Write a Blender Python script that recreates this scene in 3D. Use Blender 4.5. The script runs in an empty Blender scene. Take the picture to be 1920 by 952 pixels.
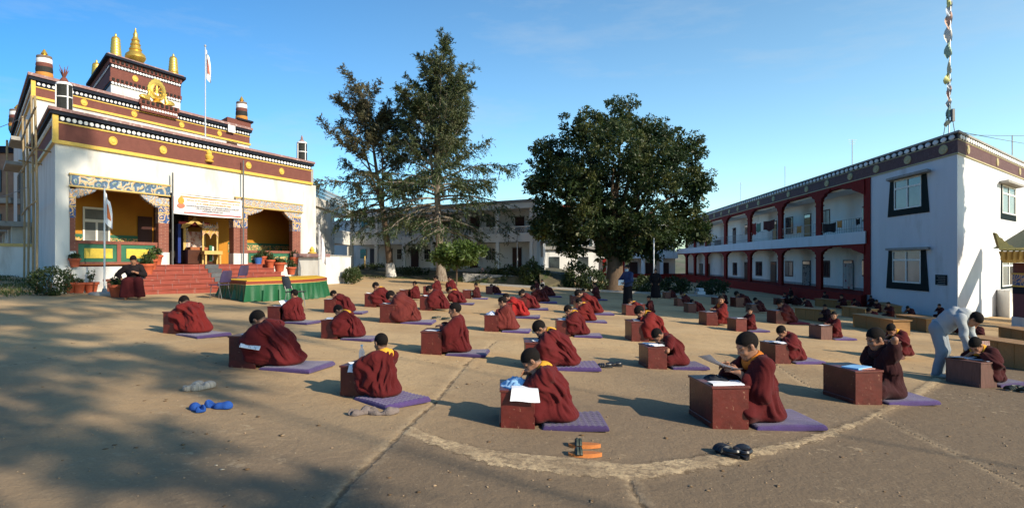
import bpy, math, random
import numpy as np
from math import sin, cos, pi, radians, atan2, sqrt
from mathutils import Vector, Matrix

SC = bpy.context.scene
COL = SC.collection
R = random.Random(7)
NR = np.random.default_rng(11)

# ------------------------------------------------------------------ camera, sky, sun, exposure
F, CX, HY, H = 1200.0, 960.0, 488.0, 1.65        # focal length, centre and horizon in photo pixels, eye height
cam = bpy.data.cameras.new('camera')
cam.sensor_width = 36.0
cam.lens = 36.0 * F / 1920.0
cam.shift_y = (HY - 476.0) / 1920.0
cam.clip_start, cam.clip_end = 0.1, 6000.0
camo = bpy.data.objects.new('camera', cam)
camo.location = (0, 0, H)
camo.rotation_euler = (radians(90), 0, 0)
COL.objects.link(camo)
SC.camera = camo

SUN_AZ, SUN_EL = radians(125.0), radians(27.0)   # bearing clockwise from the view direction (+y), height
SUNV = Vector((sin(SUN_AZ) * cos(SUN_EL), cos(SUN_AZ) * cos(SUN_EL), sin(SUN_EL)))
sun = bpy.data.lights.new('sun', 'SUN')
sun.energy, sun.angle, sun.color = 5.0, radians(0.48), (1.0, 0.87, 0.68)
suno = bpy.data.objects.new('sun', sun)
suno.rotation_euler = SUNV.to_track_quat('Z', 'Y').to_euler()
suno.location = (20, -10, 30)
COL.objects.link(suno)

W = bpy.data.worlds.new('World')
SC.world = W
W.use_nodes = True
nt = W.node_tree
nt.nodes.clear()
wo = nt.nodes.new('ShaderNodeOutputWorld')
bg = nt.nodes.new('ShaderNodeBackground')
sky = nt.nodes.new('ShaderNodeTexSky')
sky.sky_type = 'NISHITA'
sky.sun_disc = False
sky.sun_elevation, sky.sun_rotation = SUN_EL, SUN_AZ
sky.altitude, sky.air_density, sky.dust_density, sky.ozone_density = 900, 1.0, 0.6, 2.5
tc = nt.nodes.new('ShaderNodeTexCoord')
mp = nt.nodes.new('ShaderNodeMapping')
mp.inputs['Scale'].default_value = (1.1, 1.1, 5.0)
mp.inputs['Rotation'].default_value = (0.0, 0.22, 0.3)
nz = nt.nodes.new('ShaderNodeTexNoise')
nz.inputs['Scale'].default_value = 2.6
nz.inputs['Detail'].default_value = 7.0
nz.inputs['Roughness'].default_value = 0.62
rp = nt.nodes.new('ShaderNodeValToRGB')
rp.color_ramp.elements[0].position, rp.color_ramp.elements[0].color = 0.50, (0, 0, 0, 1)
rp.color_ramp.elements[1].position, rp.color_ramp.elements[1].color = 0.86, (0.5, 0.5, 0.5, 1)
mx = nt.nodes.new('ShaderNodeMix')
mx.data_type = 'RGBA'
mx.inputs[7].default_value = (7.4, 8.6, 9.6, 1)                  # thin veil of cirrus
nt.links.new(tc.outputs['Generated'], mp.inputs['Vector'])
nt.links.new(mp.outputs['Vector'], nz.inputs['Vector'])
nt.links.new(nz.outputs['Fac'], rp.inputs['Fac'])
nt.links.new(rp.outputs['Color'], mx.inputs[0])
# the blue deepens away from the sun's side: a smooth slope over the whole dome
dt = nt.nodes.new('ShaderNodeVectorMath')
dt.operation = 'DOT_PRODUCT'
dt.inputs[1].default_value = (0.80, 0.10, -0.55)
mr = nt.nodes.new('ShaderNodeMapRange')
mr.inputs[1].default_value, mr.inputs[2].default_value = -0.72, 0.50
tint = nt.nodes.new('ShaderNodeMix')
tint.data_type = 'RGBA'
tint.inputs[6].default_value = (0.30, 1.36, 2.10, 1)
tint.inputs[7].default_value = (3.1, 3.5, 3.05, 1)
mul = nt.nodes.new('ShaderNodeMix')
mul.data_type, mul.blend_type = 'RGBA', 'MULTIPLY'
mul.inputs[0].default_value = 1.0
nt.links.new(tc.outputs['Generated'], dt.inputs[0])
nt.links.new(dt.outputs['Value'], mr.inputs[0])
nt.links.new(mr.outputs[0], tint.inputs[0])
nt.links.new(sky.outputs['Color'], mul.inputs[6])
nt.links.new(tint.outputs[2], mul.inputs[7])
nt.links.new(mul.outputs[2], mx.inputs[6])
nt.links.new(mx.outputs[2], bg.inputs['Color'])
nt.links.new(bg.outputs['Background'], wo.inputs['Surface'])
bg.inputs['Strength'].default_value = 0.062

SC.view_settings.view_transform = 'Standard'
SC.view_settings.look = 'None'
SC.view_settings.exposure = 0.42
SC.view_settings.gamma = 1.0
SC.view_settings.use_curve_mapping = False
SC.cycles.max_bounces = 6
SC.cycles.transparent_max_bounces = 8

# ------------------------------------------------------------------ places
def gz(x, y):
    """Ground height: the yard falls gently from the temple side to the dormitory side."""
    return -0.05 * min(30.0, max(-30.0, x))

def gzv(x, y):
    return -0.05 * np.clip(x, -30.0, 30.0)

def at(px, py, dy=0.0):
    """The ground point seen at photo pixel (px, py), pushed dy metres further away."""
    u, v = (px - CX) / F, (py - HY) / F
    y = H / (v - 0.05 * u) + dy
    x = u * y
    return Vector((x, y, gz(x, y)))

def pt(px, py, y):
    return Vector(((px - CX) / F * y, y, H - (py - HY) / F * y))

def turn(px, extra=0.0):
    """Rotation about z of a row member that faces the temple side, as seen at column px."""
    b = -90.0 + math.degrees(math.atan((px - CX) / F)) - math.degrees((px - CX) / 1020.0) + extra
    return radians(90.0 - b)

# ------------------------------------------------------------------ objects
def tag(o, label=None, cat=None, group=None, kind=None):
    if label: o['label'] = label
    if cat: o['category'] = cat
    if group: o['group'] = group
    if kind: o['kind'] = kind
    return o

def empty(name, loc=(0, 0, 0), rz=0.0, parent=None):
    o = bpy.data.objects.new(name, None)
    COL.objects.link(o)
    o.location = loc
    o.rotation_euler = (0, 0, rz)
    o.empty_display_size = 0.2
    if parent: o.parent = parent
    return o

def thing(name, label, cat, loc=(0, 0, 0), rz=0.0, group=None):
    return tag(empty(name, loc, rz), label, cat, group)

def link(name, me, parent=None, loc=(0, 0, 0), rz=0.0, scale=None):
    o = bpy.data.objects.new(name, me)
    COL.objects.link(o)
    o.location = loc
    o.rotation_euler = (0, 0, rz)
    if scale is not None: o.scale = scale if hasattr(scale, '__len__') else (scale,) * 3
    if parent: o.parent = parent
    return o

def copy_tree(o, parent=None):
    c = o.copy()
    COL.objects.link(c)
    if parent: c.parent = parent
    for ch in list(o.children):
        copy_tree(ch, c)
    return c

def wpos(o):
    v = Vector(o.location)
    while o.parent:
        o = o.parent
        v += Vector(o.location)
    return v

class MB:
    """Collects boxes, tubes, lathes and prisms; build() links them as one mesh object."""
    def __init__(self):
        self.v, self.f, self.m = [], [], []
        self.mi = 0
    def add(self, vs, fs):
        b = len(self.v)
        self.v += [tuple(p) for p in vs]
        for f in fs:
            self.f.append([b + i for i in f])
            self.m.append(self.mi)
        return self
    def box8(self, p):
        """p: bottom four (counter-clockwise from above), top four."""
        return self.add(p, [(3, 2, 1, 0), (4, 5, 6, 7), (0, 1, 5, 4), (1, 2, 6, 5), (2, 3, 7, 6), (3, 0, 4, 7)])
    def box(self, x0, x1, y0, y1, z0, z1):
        return self.box8([(x0, y0, z0), (x1, y0, z0), (x1, y1, z0), (x0, y1, z0), (x0, y0, z1), (x1, y0, z1), (x1, y1, z1), (x0, y1, z1)])
    def bbox(self, x0, x1, y0, y1, z0, z1, b=0.01):
        """box with chamfered upright and top edges"""
        vs, fs = [], []
        def ring(i, z):
            return [(x0 + i, y0 + b, z), (x0 + b, y0 + i, z), (x1 - b, y0 + i, z), (x1 - i, y0 + b, z), (x1 - i, y1 - b, z), (x1 - b, y1 - i, z), (x0 + b, y1 - i, z), (x0 + i, y1 - b, z)]
        rs = [ring(0, z0), ring(0, z1 - b), [(min(max(x, x0 + b), x1 - b), min(max(y, y0 + b), y1 - b), z1) for x, y, z in ring(0, z1)]]
        for r in rs: vs += r
        for k in range(2):
            for i in range(8):
                j = (i + 1) % 8
                fs.append((k * 8 + i, k * 8 + j, k * 8 + 8 + j, k * 8 + 8 + i))
        fs.append(tuple(range(16, 24)))
        fs.append(tuple(reversed(range(0, 8))))
        return self.add(vs, fs)
    def tube(self, pts, rad, n=8, cap=True):
        pts = [Vector(p) for p in pts]
        rad = rad if hasattr(rad, '__len__') else [rad] * len(pts)
        vs, fs = [], []
        ref = None
        for i, p in enumerate(pts):
            t = (pts[min(i + 1, len(pts) - 1)] - pts[max(i - 1, 0)]).normalized()
            if ref is None:
                ref = t.orthogonal().normalized()
            ref = (ref - t * ref.dot(t))
            ref = ref.normalized() if ref.length > 1e-6 else t.orthogonal().normalized()
            q = t.cross(ref)
            for k in range(n):
                a = 2 * pi * k / n
                vs.append(p + (ref * cos(a) + q * sin(a)) * rad[i])
        for i in range(len(pts) - 1):
            for k in range(n):
                fs.append((i * n + k, i * n + (k + 1) % n, (i + 1) * n + (k + 1) % n, (i + 1) * n + k))
        if cap:
            fs.append(tuple(reversed(range(n))))
            fs.append(tuple(range((len(pts) - 1) * n, len(pts) * n)))
        return self.add(vs, fs)
    def lathe(self, c, prof, n=16):
        """prof: (radius, z) from bottom to top round the upright axis at c"""
        vs, fs = [], []
        for r, z in prof:
            for k in range(n):
                a = 2 * pi * k / n
                vs.append((c[0] + r * cos(a), c[1] + r * sin(a), c[2] + z))
        for i in range(len(prof) - 1):
            for k in range(n):
                fs.append((i * n + k, i * n + (k + 1) % n, (i + 1) * n + (k + 1) % n, (i + 1) * n + k))
        fs.append(tuple(reversed(range(n))))
        fs.append(tuple(range((len(prof) - 1) * n, len(prof) * n)))
        return self.add(vs, fs)
    def prism(self, poly, a, b):
        """poly: list of 3-vectors on one face; swept from offset a to offset b (vectors)"""
        n = len(poly)
        a, b = Vector(a), Vector(b)
        vs = [Vector(p) + a for p in poly] + [Vector(p) + b for p in poly]
        fs = [tuple(range(n)), tuple(reversed(range(n, 2 * n)))]
        for i in range(n):
            j = (i + 1) % n
            fs.append((j, i, n + i, n + j))
        return self.add(vs, fs)
    def mesh(self, name, mat, smooth=False, off=(0, 0, 0)):
        me = bpy.data.meshes.new(name)
        v = np.array(self.v, dtype=np.float32) - np.array(off, dtype=np.float32)
        me.from_pydata([tuple(p) for p in v.tolist()], [], self.f)
        mats = mat if isinstance(mat, (list, tuple)) else [mat]
        for m in mats: me.materials.append(m)
        if len(mats) > 1:
            me.polygons.foreach_set('material_index', self.m)
        if smooth:
            me.polygons.foreach_set('use_smooth', [True] * len(me.polygons))
            try: me.set_sharp_from_angle(angle=radians(40))
            except Exception: pass
        import bmesh
        bm = bmesh.new()
        bm.from_mesh(me)
        bmesh.ops.recalc_face_normals(bm, faces=bm.faces)
        bm.to_mesh(me)
        bm.free()
        me.update()
        return me
    def build(self, name, mat, parent=None, smooth=False):
        """vertices are in world space; the object's origin is its parent's (no rotation above)"""
        off = wpos(parent) if parent else (0, 0, 0)
        return link(name, self.mesh(name, mat, smooth, off), parent)

def np_mesh(name, v, f, mat, smooth=True):
    """v (n,3), f (m,k) arrays to a mesh, fast"""
    me = bpy.data.meshes.new(name)
    k = f.shape[1]
    me.vertices.add(len(v))
    me.vertices.foreach_set('co', np.ascontiguousarray(v, dtype=np.float32).ravel())
    me.loops.add(f.size)
    me.loops.foreach_set('vertex_index', np.ascontiguousarray(f, dtype=np.int32).ravel())
    me.polygons.add(len(f))
    me.polygons.foreach_set('loop_start', np.arange(0, f.size, k, dtype=np.int32))
    if smooth:
        me.polygons.foreach_set('use_smooth', np.ones(len(f), dtype=bool))
    mats = mat if isinstance(mat, (list, tuple)) else [mat]
    for m in mats: me.materials.append(m)
    me.update(calc_edges=True)
    return me

# ------------------------------------------------------------------ materials
MATS = {}
def mat(name, base, rough=0.75, vary=0.12, scale=6.0, bump=0.0, bscale=60.0, metallic=0.0, spec=0.35, sheen=0.0,
        second=None, sfac=(0.55, 0.7), sscale=5.0, stretch=(1, 1, 1), objcol=False, rnd=0.0, coord='Object', trans=0.0):
    m = bpy.data.materials.new(name)
    MATS[name] = m
    m.use_nodes = True
    t = m.node_tree
    b = t.nodes['Principled BSDF']
    b.inputs['Roughness'].default_value = rough
    b.inputs['Metallic'].default_value = metallic
    b.inputs['Specular IOR Level'].default_value = spec
    if sheen:
        b.inputs['Sheen Weight'].default_value = sheen
        b.inputs['Sheen Roughness'].default_value = 0.5
    c = t.nodes.new('ShaderNodeTexCoord')
    src = c.outputs[coord]
    if stretch != (1, 1, 1):
        g = t.nodes.new('ShaderNodeMapping')
        g.inputs['Scale'].default_value = stretch
        t.links.new(src, g.inputs['Vector'])
        src = g.outputs['Vector']
    n = t.nodes.new('ShaderNodeTexNoise')
    n.inputs['Scale'].default_value = scale
    n.inputs['Detail'].default_value = 6.0
    n.inputs['Roughness'].default_value = 0.6
    t.links.new(src, n.inputs['Vector'])
    r = t.nodes.new('ShaderNodeMapRange')
    r.inputs[1].default_value, r.inputs[2].default_value = 0.25, 0.75
    r.inputs[3].default_value, r.inputs[4].default_value = 1.0 - vary, 1.0 + vary
    t.links.new(n.outputs['Fac'], r.inputs[0])
    v = t.nodes.new('ShaderNodeVectorMath')
    v.operation = 'SCALE'
    if objcol:
        oi = t.nodes.new('ShaderNodeObjectInfo')
        t.links.new(oi.outputs['Color'], v.inputs[0])
    else:
        v.inputs[0].default_value = base[:3]
    val = r.outputs[0]
    if rnd:
        oi = t.nodes.new('ShaderNodeObjectInfo')
        rr = t.nodes.new('ShaderNodeMapRange')
        rr.inputs[3].default_value, rr.inputs[4].default_value = 1.0 - rnd, 1.0 + rnd
        t.links.new(oi.outputs['Random'], rr.inputs[0])
        mm = t.nodes.new('ShaderNodeMath')
        mm.operation = 'MULTIPLY'
        t.links.new(val, mm.inputs[0])
        t.links.new(rr.outputs[0], mm.inputs[1])
        val = mm.outputs[0]
    t.links.new(val, v.inputs['Scale'])
    out = v.outputs[0]
    if second is not None:
        n2 = t.nodes.new('ShaderNodeTexNoise')
        n2.inputs['Scale'].default_value = sscale
        n2.inputs['Detail'].default_value = 8.0
        n2.inputs['Roughness'].default_value = 0.65
        t.links.new(src, n2.inputs['Vector'])
        r2 = t.nodes.new('ShaderNodeMapRange')
        r2.inputs[1].default_value, r2.inputs[2].default_value = sfac
        t.links.new(n2.outputs['Fac'], r2.inputs[0])
        x = t.nodes.new('ShaderNodeMix')
        x.data_type = 'RGBA'
        x.inputs[7].default_value = (*second[:3], 1)
        t.links.new(r2.outputs[0], x.inputs[0])
        t.links.new(out, x.inputs[6])
        out = x.outputs[2]
    t.links.new(out, b.inputs['Base Color'])
    if bump:
        n3 = t.nodes.new('ShaderNodeTexNoise')
        n3.inputs['Scale'].default_value = bscale
        n3.inputs['Detail'].default_value = 4.0
        t.links.new(src, n3.inputs['Vector'])
        bp = t.nodes.new('ShaderNodeBump')
        bp.inputs['Strength'].default_value = bump
        bp.inputs['Distance'].default_value = 0.02
        t.links.new(n3.outputs['Fac'], bp.inputs['Height'])
        t.links.new(bp.outputs['Normal'], b.inputs['Normal'])
    return m

def scroll_mat(name, ground, ink, line, scale=9.0, ratio=0.5):
    """painted scrollwork: curling ribbons of two colours with pale outlines (flat print on carved relief)"""
    m = bpy.data.materials.new(name)
    m.use_nodes = True
    t = m.node_tree
    b = t.nodes['Principled BSDF']
    b.inputs['Roughness'].default_value = 0.6
    c = t.nodes.new('ShaderNodeTexCoord')
    n0 = t.nodes.new('ShaderNodeTexNoise')
    n0.inputs['Scale'].default_value = scale * 0.35
    t.links.new(c.outputs['Object'], n0.inputs['Vector'])
    mxv = t.nodes.new('ShaderNodeMix')
    mxv.data_type = 'RGBA'
    mxv.inputs[0].default_value = 0.25
    t.links.new(c.outputs['Object'], mxv.inputs[6])
    t.links.new(n0.outputs['Color'], mxv.inputs[7])
    w = t.nodes.new('ShaderNodeTexVoronoi')
    w.inputs['Scale'].default_value = scale * 0.55
    t.links.new(mxv.outputs[2], w.inputs['Vector'])
    s = t.nodes.new('ShaderNodeMath')
    s.operation = 'MULTIPLY'
    s.inputs[1].default_value = 14.0
    t.links.new(w.outputs['Distance'], s.inputs[0])
    sn = t.nodes.new('ShaderNodeMath')
    sn.operation = 'SINE'
    t.links.new(s.outputs[0], sn.inputs[0])
    r = t.nodes.new('ShaderNodeValToRGB')
    r.color_ramp.interpolation = 'CONSTANT'
    e = r.color_ramp.elements
    e[0].position, e[0].color = 0.0, (*ground, 1)
    e[1].position, e[1].color = 0.40, (*line, 1)
    for p, col in ((0.52, ink), (0.74, line), (0.84, (0.62, 0.36, 0.2))):
        k = e.new(p)
        k.color = (*col, 1)
    mr_ = t.nodes.new('ShaderNodeMapRange')
    mr_.inputs[1].default_value, mr_.inputs[2].default_value = -1, 1
    t.links.new(sn.outputs[0], mr_.inputs[0])
    t.links.new(mr_.outputs[0], r.inputs['Fac'])
    t.links.new(r.outputs['Color'], b.inputs['Base Color'])
    bp = t.nodes.new('ShaderNodeBump')
    bp.inputs['Strength'].default_value = 0.6
    bp.inputs['Distance'].default_value = 0.03
    t.links.new(sn.outputs[0], bp.inputs['Height'])
    t.links.new(bp.outputs['Normal'], b.inputs['Normal'])
    return m

white_wall = mat('white_wall', (0.60, 0.59, 0.56), 0.85, 0.09, 1.2, 0.15, 30, second=(0.36, 0.32, 0.27), sfac=(0.50, 0.78), sscale=1.1, stretch=(1, 1, 0.28))
gallery_white = mat('gallery_white', (0.80, 0.76, 0.69), 0.85, 0.06, 1.2, 0.12, 30, second=(0.5, 0.46, 0.4), sfac=(0.56, 0.8), sscale=1.2, stretch=(1, 1, 0.4))
white_old = mat('white_old', (0.74, 0.74, 0.71), 0.85, 0.08, 1.0, 0.15, 30, second=(0.30, 0.29, 0.27), sfac=(0.56, 0.8), sscale=1.3, stretch=(1, 1, 0.25))
white_blue = mat('white_blue', (0.61, 0.62, 0.645), 0.85, 0.05, 1.2, 0.12, 30, second=(0.40, 0.37, 0.34), sfac=(0.55, 0.88), sscale=1.0, stretch=(1, 1, 0.3))
stain_wall = mat('stained_wall', (0.60, 0.58, 0.54), 0.9, 0.1, 2, 0.2, 30, second=(0.12, 0.11, 0.10), sfac=(0.52, 0.66), sscale=1.6, stretch=(1, 1, 0.4))
maroon_band = mat('maroon_plaster', (0.150, 0.052, 0.040), 0.85, 0.14, 4, 0.3, 50)
brown_red = mat('brown_red_brick', (0.22, 0.075, 0.050), 0.85, 0.18, 7, 0.3, 60)
parapet_plum = mat('plum_plaster', (0.110, 0.060, 0.062), 0.9, 0.2, 5, 0.8, 30, second=(0.2, 0.14, 0.14), sfac=(0.55, 0.75), sscale=9)
navy = mat('black_blue_paint', (0.013, 0.016, 0.026), 0.7, 0.2, 8, 0.1, 40, spec=.12)
coping = mat('rose_coping', (0.26, 0.15, 0.14), 0.85, 0.2, 5, 0.2, 40, second=(0.5, 0.45, 0.43), sfac=(0.55, 0.7), sscale=6)
gold_paint = mat('gold_paint', (0.62, 0.40, 0.07), 0.45, 0.12, 9, 0.2, 40, spec=0.5)
gold_metal = mat('gilt_metal', (0.80, 0.50, 0.10), 0.32, 0.1, 9, 0.1, 40, metallic=0.75)
yellow_trim = mat('yellow_trim', (0.50, 0.35, 0.12), 0.6, 0.15, 9, 0.1, 40)
dot_white = mat('white_dot', (0.72, 0.72, 0.72), 0.7, 0.06, 12, rnd=0.08)
cream_medal = mat('cream_medallion', (0.42, 0.36, 0.20), 0.7, 0.2, 14, 0.5, 40)
red_paint = mat('oxblood_paint', (0.19, 0.014, 0.012), 0.8, 0.18, 6, 0.1, 30, spec=0.08)
step_red = mat('red_step', (0.25, 0.055, 0.036), 0.65, 0.15, 3, 0.2, 50, second=(0.38, 0.2, 0.15), sfac=(0.6, 0.8), sscale=4, rnd=0.08)
slate = mat('slate_tile', (0.09, 0.095, 0.10), 0.6, 0.2, 6, 0.2, 40, rnd=0.2)
orange_wall = mat('orange_wall', (0.43, 0.185, 0.018), 0.75, 0.08, 2.0, 0.1, 30)
green_panel = mat('green_panel', (0.032, 0.13, 0.075), 0.65, 0.18, 5, 0.2, 50)
yellow_panel = mat('yellow_panel', (0.62, 0.44, 0.06), 0.65, 0.12, 8, 0.6, 26)
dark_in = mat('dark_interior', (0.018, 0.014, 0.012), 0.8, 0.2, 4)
glass = mat('window_glass', (0.03, 0.035, 0.04), 0.08, 0.3, 1.5, spec=0.8)
glass_grey = mat('frosted_glass', (0.16, 0.17, 0.17), 0.22, 0.35, 1.2, spec=0.6)
frame_white = mat('white_frame', (0.70, 0.69, 0.64), 0.5, 0.06, 8)
black_surround = mat('black_surround', (0.007, 0.013, 0.015), 0.75, 0.2, 6, spec=.08)
ochre_door = mat('ochre_door', (0.46, 0.22, 0.04), 0.55, 0.12, 4, 0.1, 30)
dark_door = mat('dark_door', (0.045, 0.016, 0.014), 0.55, 0.2, 5)
concrete = mat('grey_concrete', (0.30, 0.29, 0.27), 0.9, 0.18, 4, 0.3, 40, second=(0.12, 0.11, 0.1), sfac=(0.56, 0.75), sscale=3)
iron = mat('grey_iron', (0.16, 0.16, 0.16), 0.5, 0.15, 10, metallic=0.6)
steel = mat('pale_steel', (0.52, 0.53, 0.54), 0.4, 0.1, 10, metallic=0.4)
bamboo = mat('bamboo_pole', (0.30, 0.22, 0.12), 0.7, 0.2, 12)
terracotta = mat('terracotta', (0.40, 0.085, 0.035), 0.75, 0.14, 9, 0.2, 50, rnd=0.1)
wood_light = mat('yellow_wood', (0.32, 0.165, 0.055), 0.6, 0.22, 5, 0.15, 30, stretch=(1, 8, 8), rnd=0.1)
wood_dark = mat('dark_wood', (0.06, 0.022, 0.013), 0.5, 0.25, 5, 0.1, 30)
desk_red = mat('worn_red_paint', (0.092, 0.014, 0.010), 0.38, 0.4, 7, 0.12, 25, second=(0.34, 0.19, 0.12), sfac=(0.62, 0.70), sscale=16, rnd=0.25, spec=0.45)
desk_top = mat('worn_desk_top', (0.10, 0.022, 0.016), 0.38, 0.3, 6, 0.12, 25, second=(0.28, 0.12, 0.075), sfac=(0.55, 0.75), sscale=6, rnd=0.2, spec=0.5)
desk_brown = mat('brown_desk', (0.12, 0.055, 0.042), 0.55, 0.3, 6, 0.15, 25, stretch=(6, 6, 1), rnd=0.15)
paper = mat('white_paper', (0.78, 0.79, 0.82), 0.8, 0.03, 20)
paper_print = mat('printed_paper', (0.74, 0.75, 0.78), 0.8, 0.03, 20, second=(0.36, 0.37, 0.42), sfac=(0.56, 0.58), sscale=60, stretch=(1, 0.25, 1))
robe = mat('maroon_robe', (0.1, 0.01, 0.01), 0.9, 0.14, 9, 0.25, 220, spec=0.15, sheen=0.04, objcol=True)
shirt_y = mat('saffron_shirt', (0.60, 0.30, 0.03), 0.85, 0.12, 12, 0.2, 160, spec=0.15)
shirt_o = mat('orange_shirt', (0.50, 0.15, 0.02), 0.85, 0.12, 12, 0.2, 160, spec=0.15)
skin = mat('brown_skin', (0.30, 0.145, 0.085), 0.52, 0.08, 10, 0.05, 120, spec=0.35)
hair = mat('cropped_hair', (0.0085, 0.0065, 0.006), 0.8, 0.3, 60, 0.4, 300, spec=0.12)
hair_grey = mat('shaved_grey_hair', (0.07, 0.055, 0.05), 0.65, 0.3, 60, 0.5, 300, spec=0.3)
def add_stubble(m):
    t = m.node_tree
    b = t.nodes['Principled BSDF']
    src = b.inputs['Base Color'].links[0].from_socket
    a = t.nodes.new('ShaderNodeAttribute')
    a.attribute_name = 'stubble'
    x = t.nodes.new('ShaderNodeMix')
    x.data_type = 'RGBA'
    x.inputs[7].default_value = (0.016, 0.012, 0.010, 1)
    t.links.new(a.outputs['Fac'], x.inputs[0])
    t.links.new(src, x.inputs[6])
    t.links.new(x.outputs[2], b.inputs['Base Color'])
add_stubble(skin)
eye_m = mat('eye_dark', (0.012, 0.01, 0.009), 0.3, 0.05)
lip_m = mat('lip', (0.22, 0.075, 0.055), 0.5, 0.05)
cushion_m = mat('violet_cushion', (0.056, 0.030, 0.118), 0.9, 0.2, 10, 0.4, 120, rnd=0.25, sheen=0.2)
cushion_r = mat('red_cushion', (0.19, 0.02, 0.03), 0.9, 0.2, 10, 0.4, 120)
bark = mat('bark', (0.11, 0.075, 0.05), 0.95, 0.35, 5, 0.8, 14, stretch=(3, 3, 0.5))
bark_pale = mat('pale_bark', (0.24, 0.20, 0.16), 0.95, 0.3, 5, 0.8, 14, stretch=(3, 3, 0.5), second=(0.1, 0.07, 0.05), sfac=(0.5, 0.65), sscale=3)
limewash = mat('limewash', (0.55, 0.53, 0.50), 0.95, 0.2, 6, 0.6, 20)

def leaf_mat(name, base, vary=0.45, scale=0.9, trans=0.35, alt=None):
    m = mat(name, base, 0.5, vary, scale, spec=0.4, second=alt, sfac=(0.5, 0.66), sscale=scale * 0.8)
    t = m.node_tree
    b = t.nodes['Principled BSDF']
    o = t.nodes['Material Output']
    tr = t.nodes.new('ShaderNodeBsdfTranslucent')
    src = b.inputs['Base Color'].links[0].from_socket
    t.links.new(src, tr.inputs['Color'])
    x = t.nodes.new('ShaderNodeMixShader')
    x.inputs[0].default_value = trans
    t.links.new(b.outputs[0], x.inputs[1])
    t.links.new(tr.outputs[0], x.inputs[2])
    t.links.new(x.outputs[0], o.inputs['Surface'])
    return m
leaf_dark = leaf_mat('dark_glossy_leaf', (0.028, 0.050, 0.014), alt=(0.125, 0.130, 0.034))
leaf_conifer = leaf_mat('conifer_needles', (0.040, 0.066, 0.022), alt=(0.085, 0.092, 0.034), trans=0.25)
leaf_bronze = leaf_mat('bronze_foliage', (0.064, 0.062, 0.028), alt=(0.130, 0.105, 0.052), trans=0.25)
leaf_olive = leaf_mat('olive_foliage', (0.060, 0.078, 0.028), alt=(0.120, 0.120, 0.050), trans=0.25)
leaf_light = leaf_mat('light_green_leaf', (0.070, 0.110, 0.022), alt=(0.12, 0.15, 0.035))
leaf_bush = leaf_mat('bush_leaf', (0.030, 0.050, 0.016), alt=(0.06, 0.085, 0.02), scale=6)
leaf_mid = leaf_mat('garden_leaf', (0.045, 0.072, 0.020), alt=(0.09, 0.10, 0.03), scale=2)
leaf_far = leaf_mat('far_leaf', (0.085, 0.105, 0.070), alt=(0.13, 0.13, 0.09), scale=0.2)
grass_m = leaf_mat('grass_blade', (0.060, 0.085, 0.022), alt=(0.11, 0.11, 0.03), scale=2)

# ------------------------------------------------------------------ ground
def polyline(pxs):
    return np.array([[at(x, y).x, at(x, y).y] for x, y in pxs])

def dist_poly(P, L):
    d = np.full(len(P), 1e9)
    for a, b in zip(L[:-1], L[1:]):
        ab = b - a
        h = np.clip(((P - a) @ ab) / (ab @ ab), 0, 1)
        d = np.minimum(d, np.linalg.norm(P - a - h[:, None] * ab, axis=1))
    return d

def in_poly(P, L):
    c = np.zeros(len(P), bool)
    n = len(L)
    for i in range(n):
        (x0, y0), (x1, y1) = L[i], L[(i + 1) % n]
        k = (y0 > P[:, 1]) != (y1 > P[:, 1])
        xx = (x1 - x0) * (P[:, 1] - y0) / ((y1 - y0) if abs(y1 - y0) > 1e-9 else 1e-9) + x0
        c ^= k & (P[:, 0] < xx)
    return c

arc_up = [(762, 796), (831, 823), (932, 846), (1053, 856), (1184, 870), (1336, 851), (1488, 828), (1614, 785), (1700, 742), (1752, 706)]
arc_lo = [(752, 815), (831, 843), (932, 876), (1053, 890), (1195, 900), (1286, 887), (1387, 868), (1538, 828), (1629, 790), (1722, 748), (1770, 712)]
seams = [[(560, 1010), (620, 950), (652, 908), (700, 862), (750, 815), (780, 785), (812, 758), (850, 712), (880, 676), (930, 640)],
         [(1440, 672), (1472, 695), (1513, 721), (1545, 738)],
         [(1640, 775), (1712, 812), (1800, 852), (1905, 905), (1980, 940)],
         [(-40, 694), (180, 656), (330, 640), (470, 628), (590, 640)],
         [(1180, 900), (1196, 935), (1215, 960)],
         [(640, 690), (760, 668), (905, 690)]]

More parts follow.
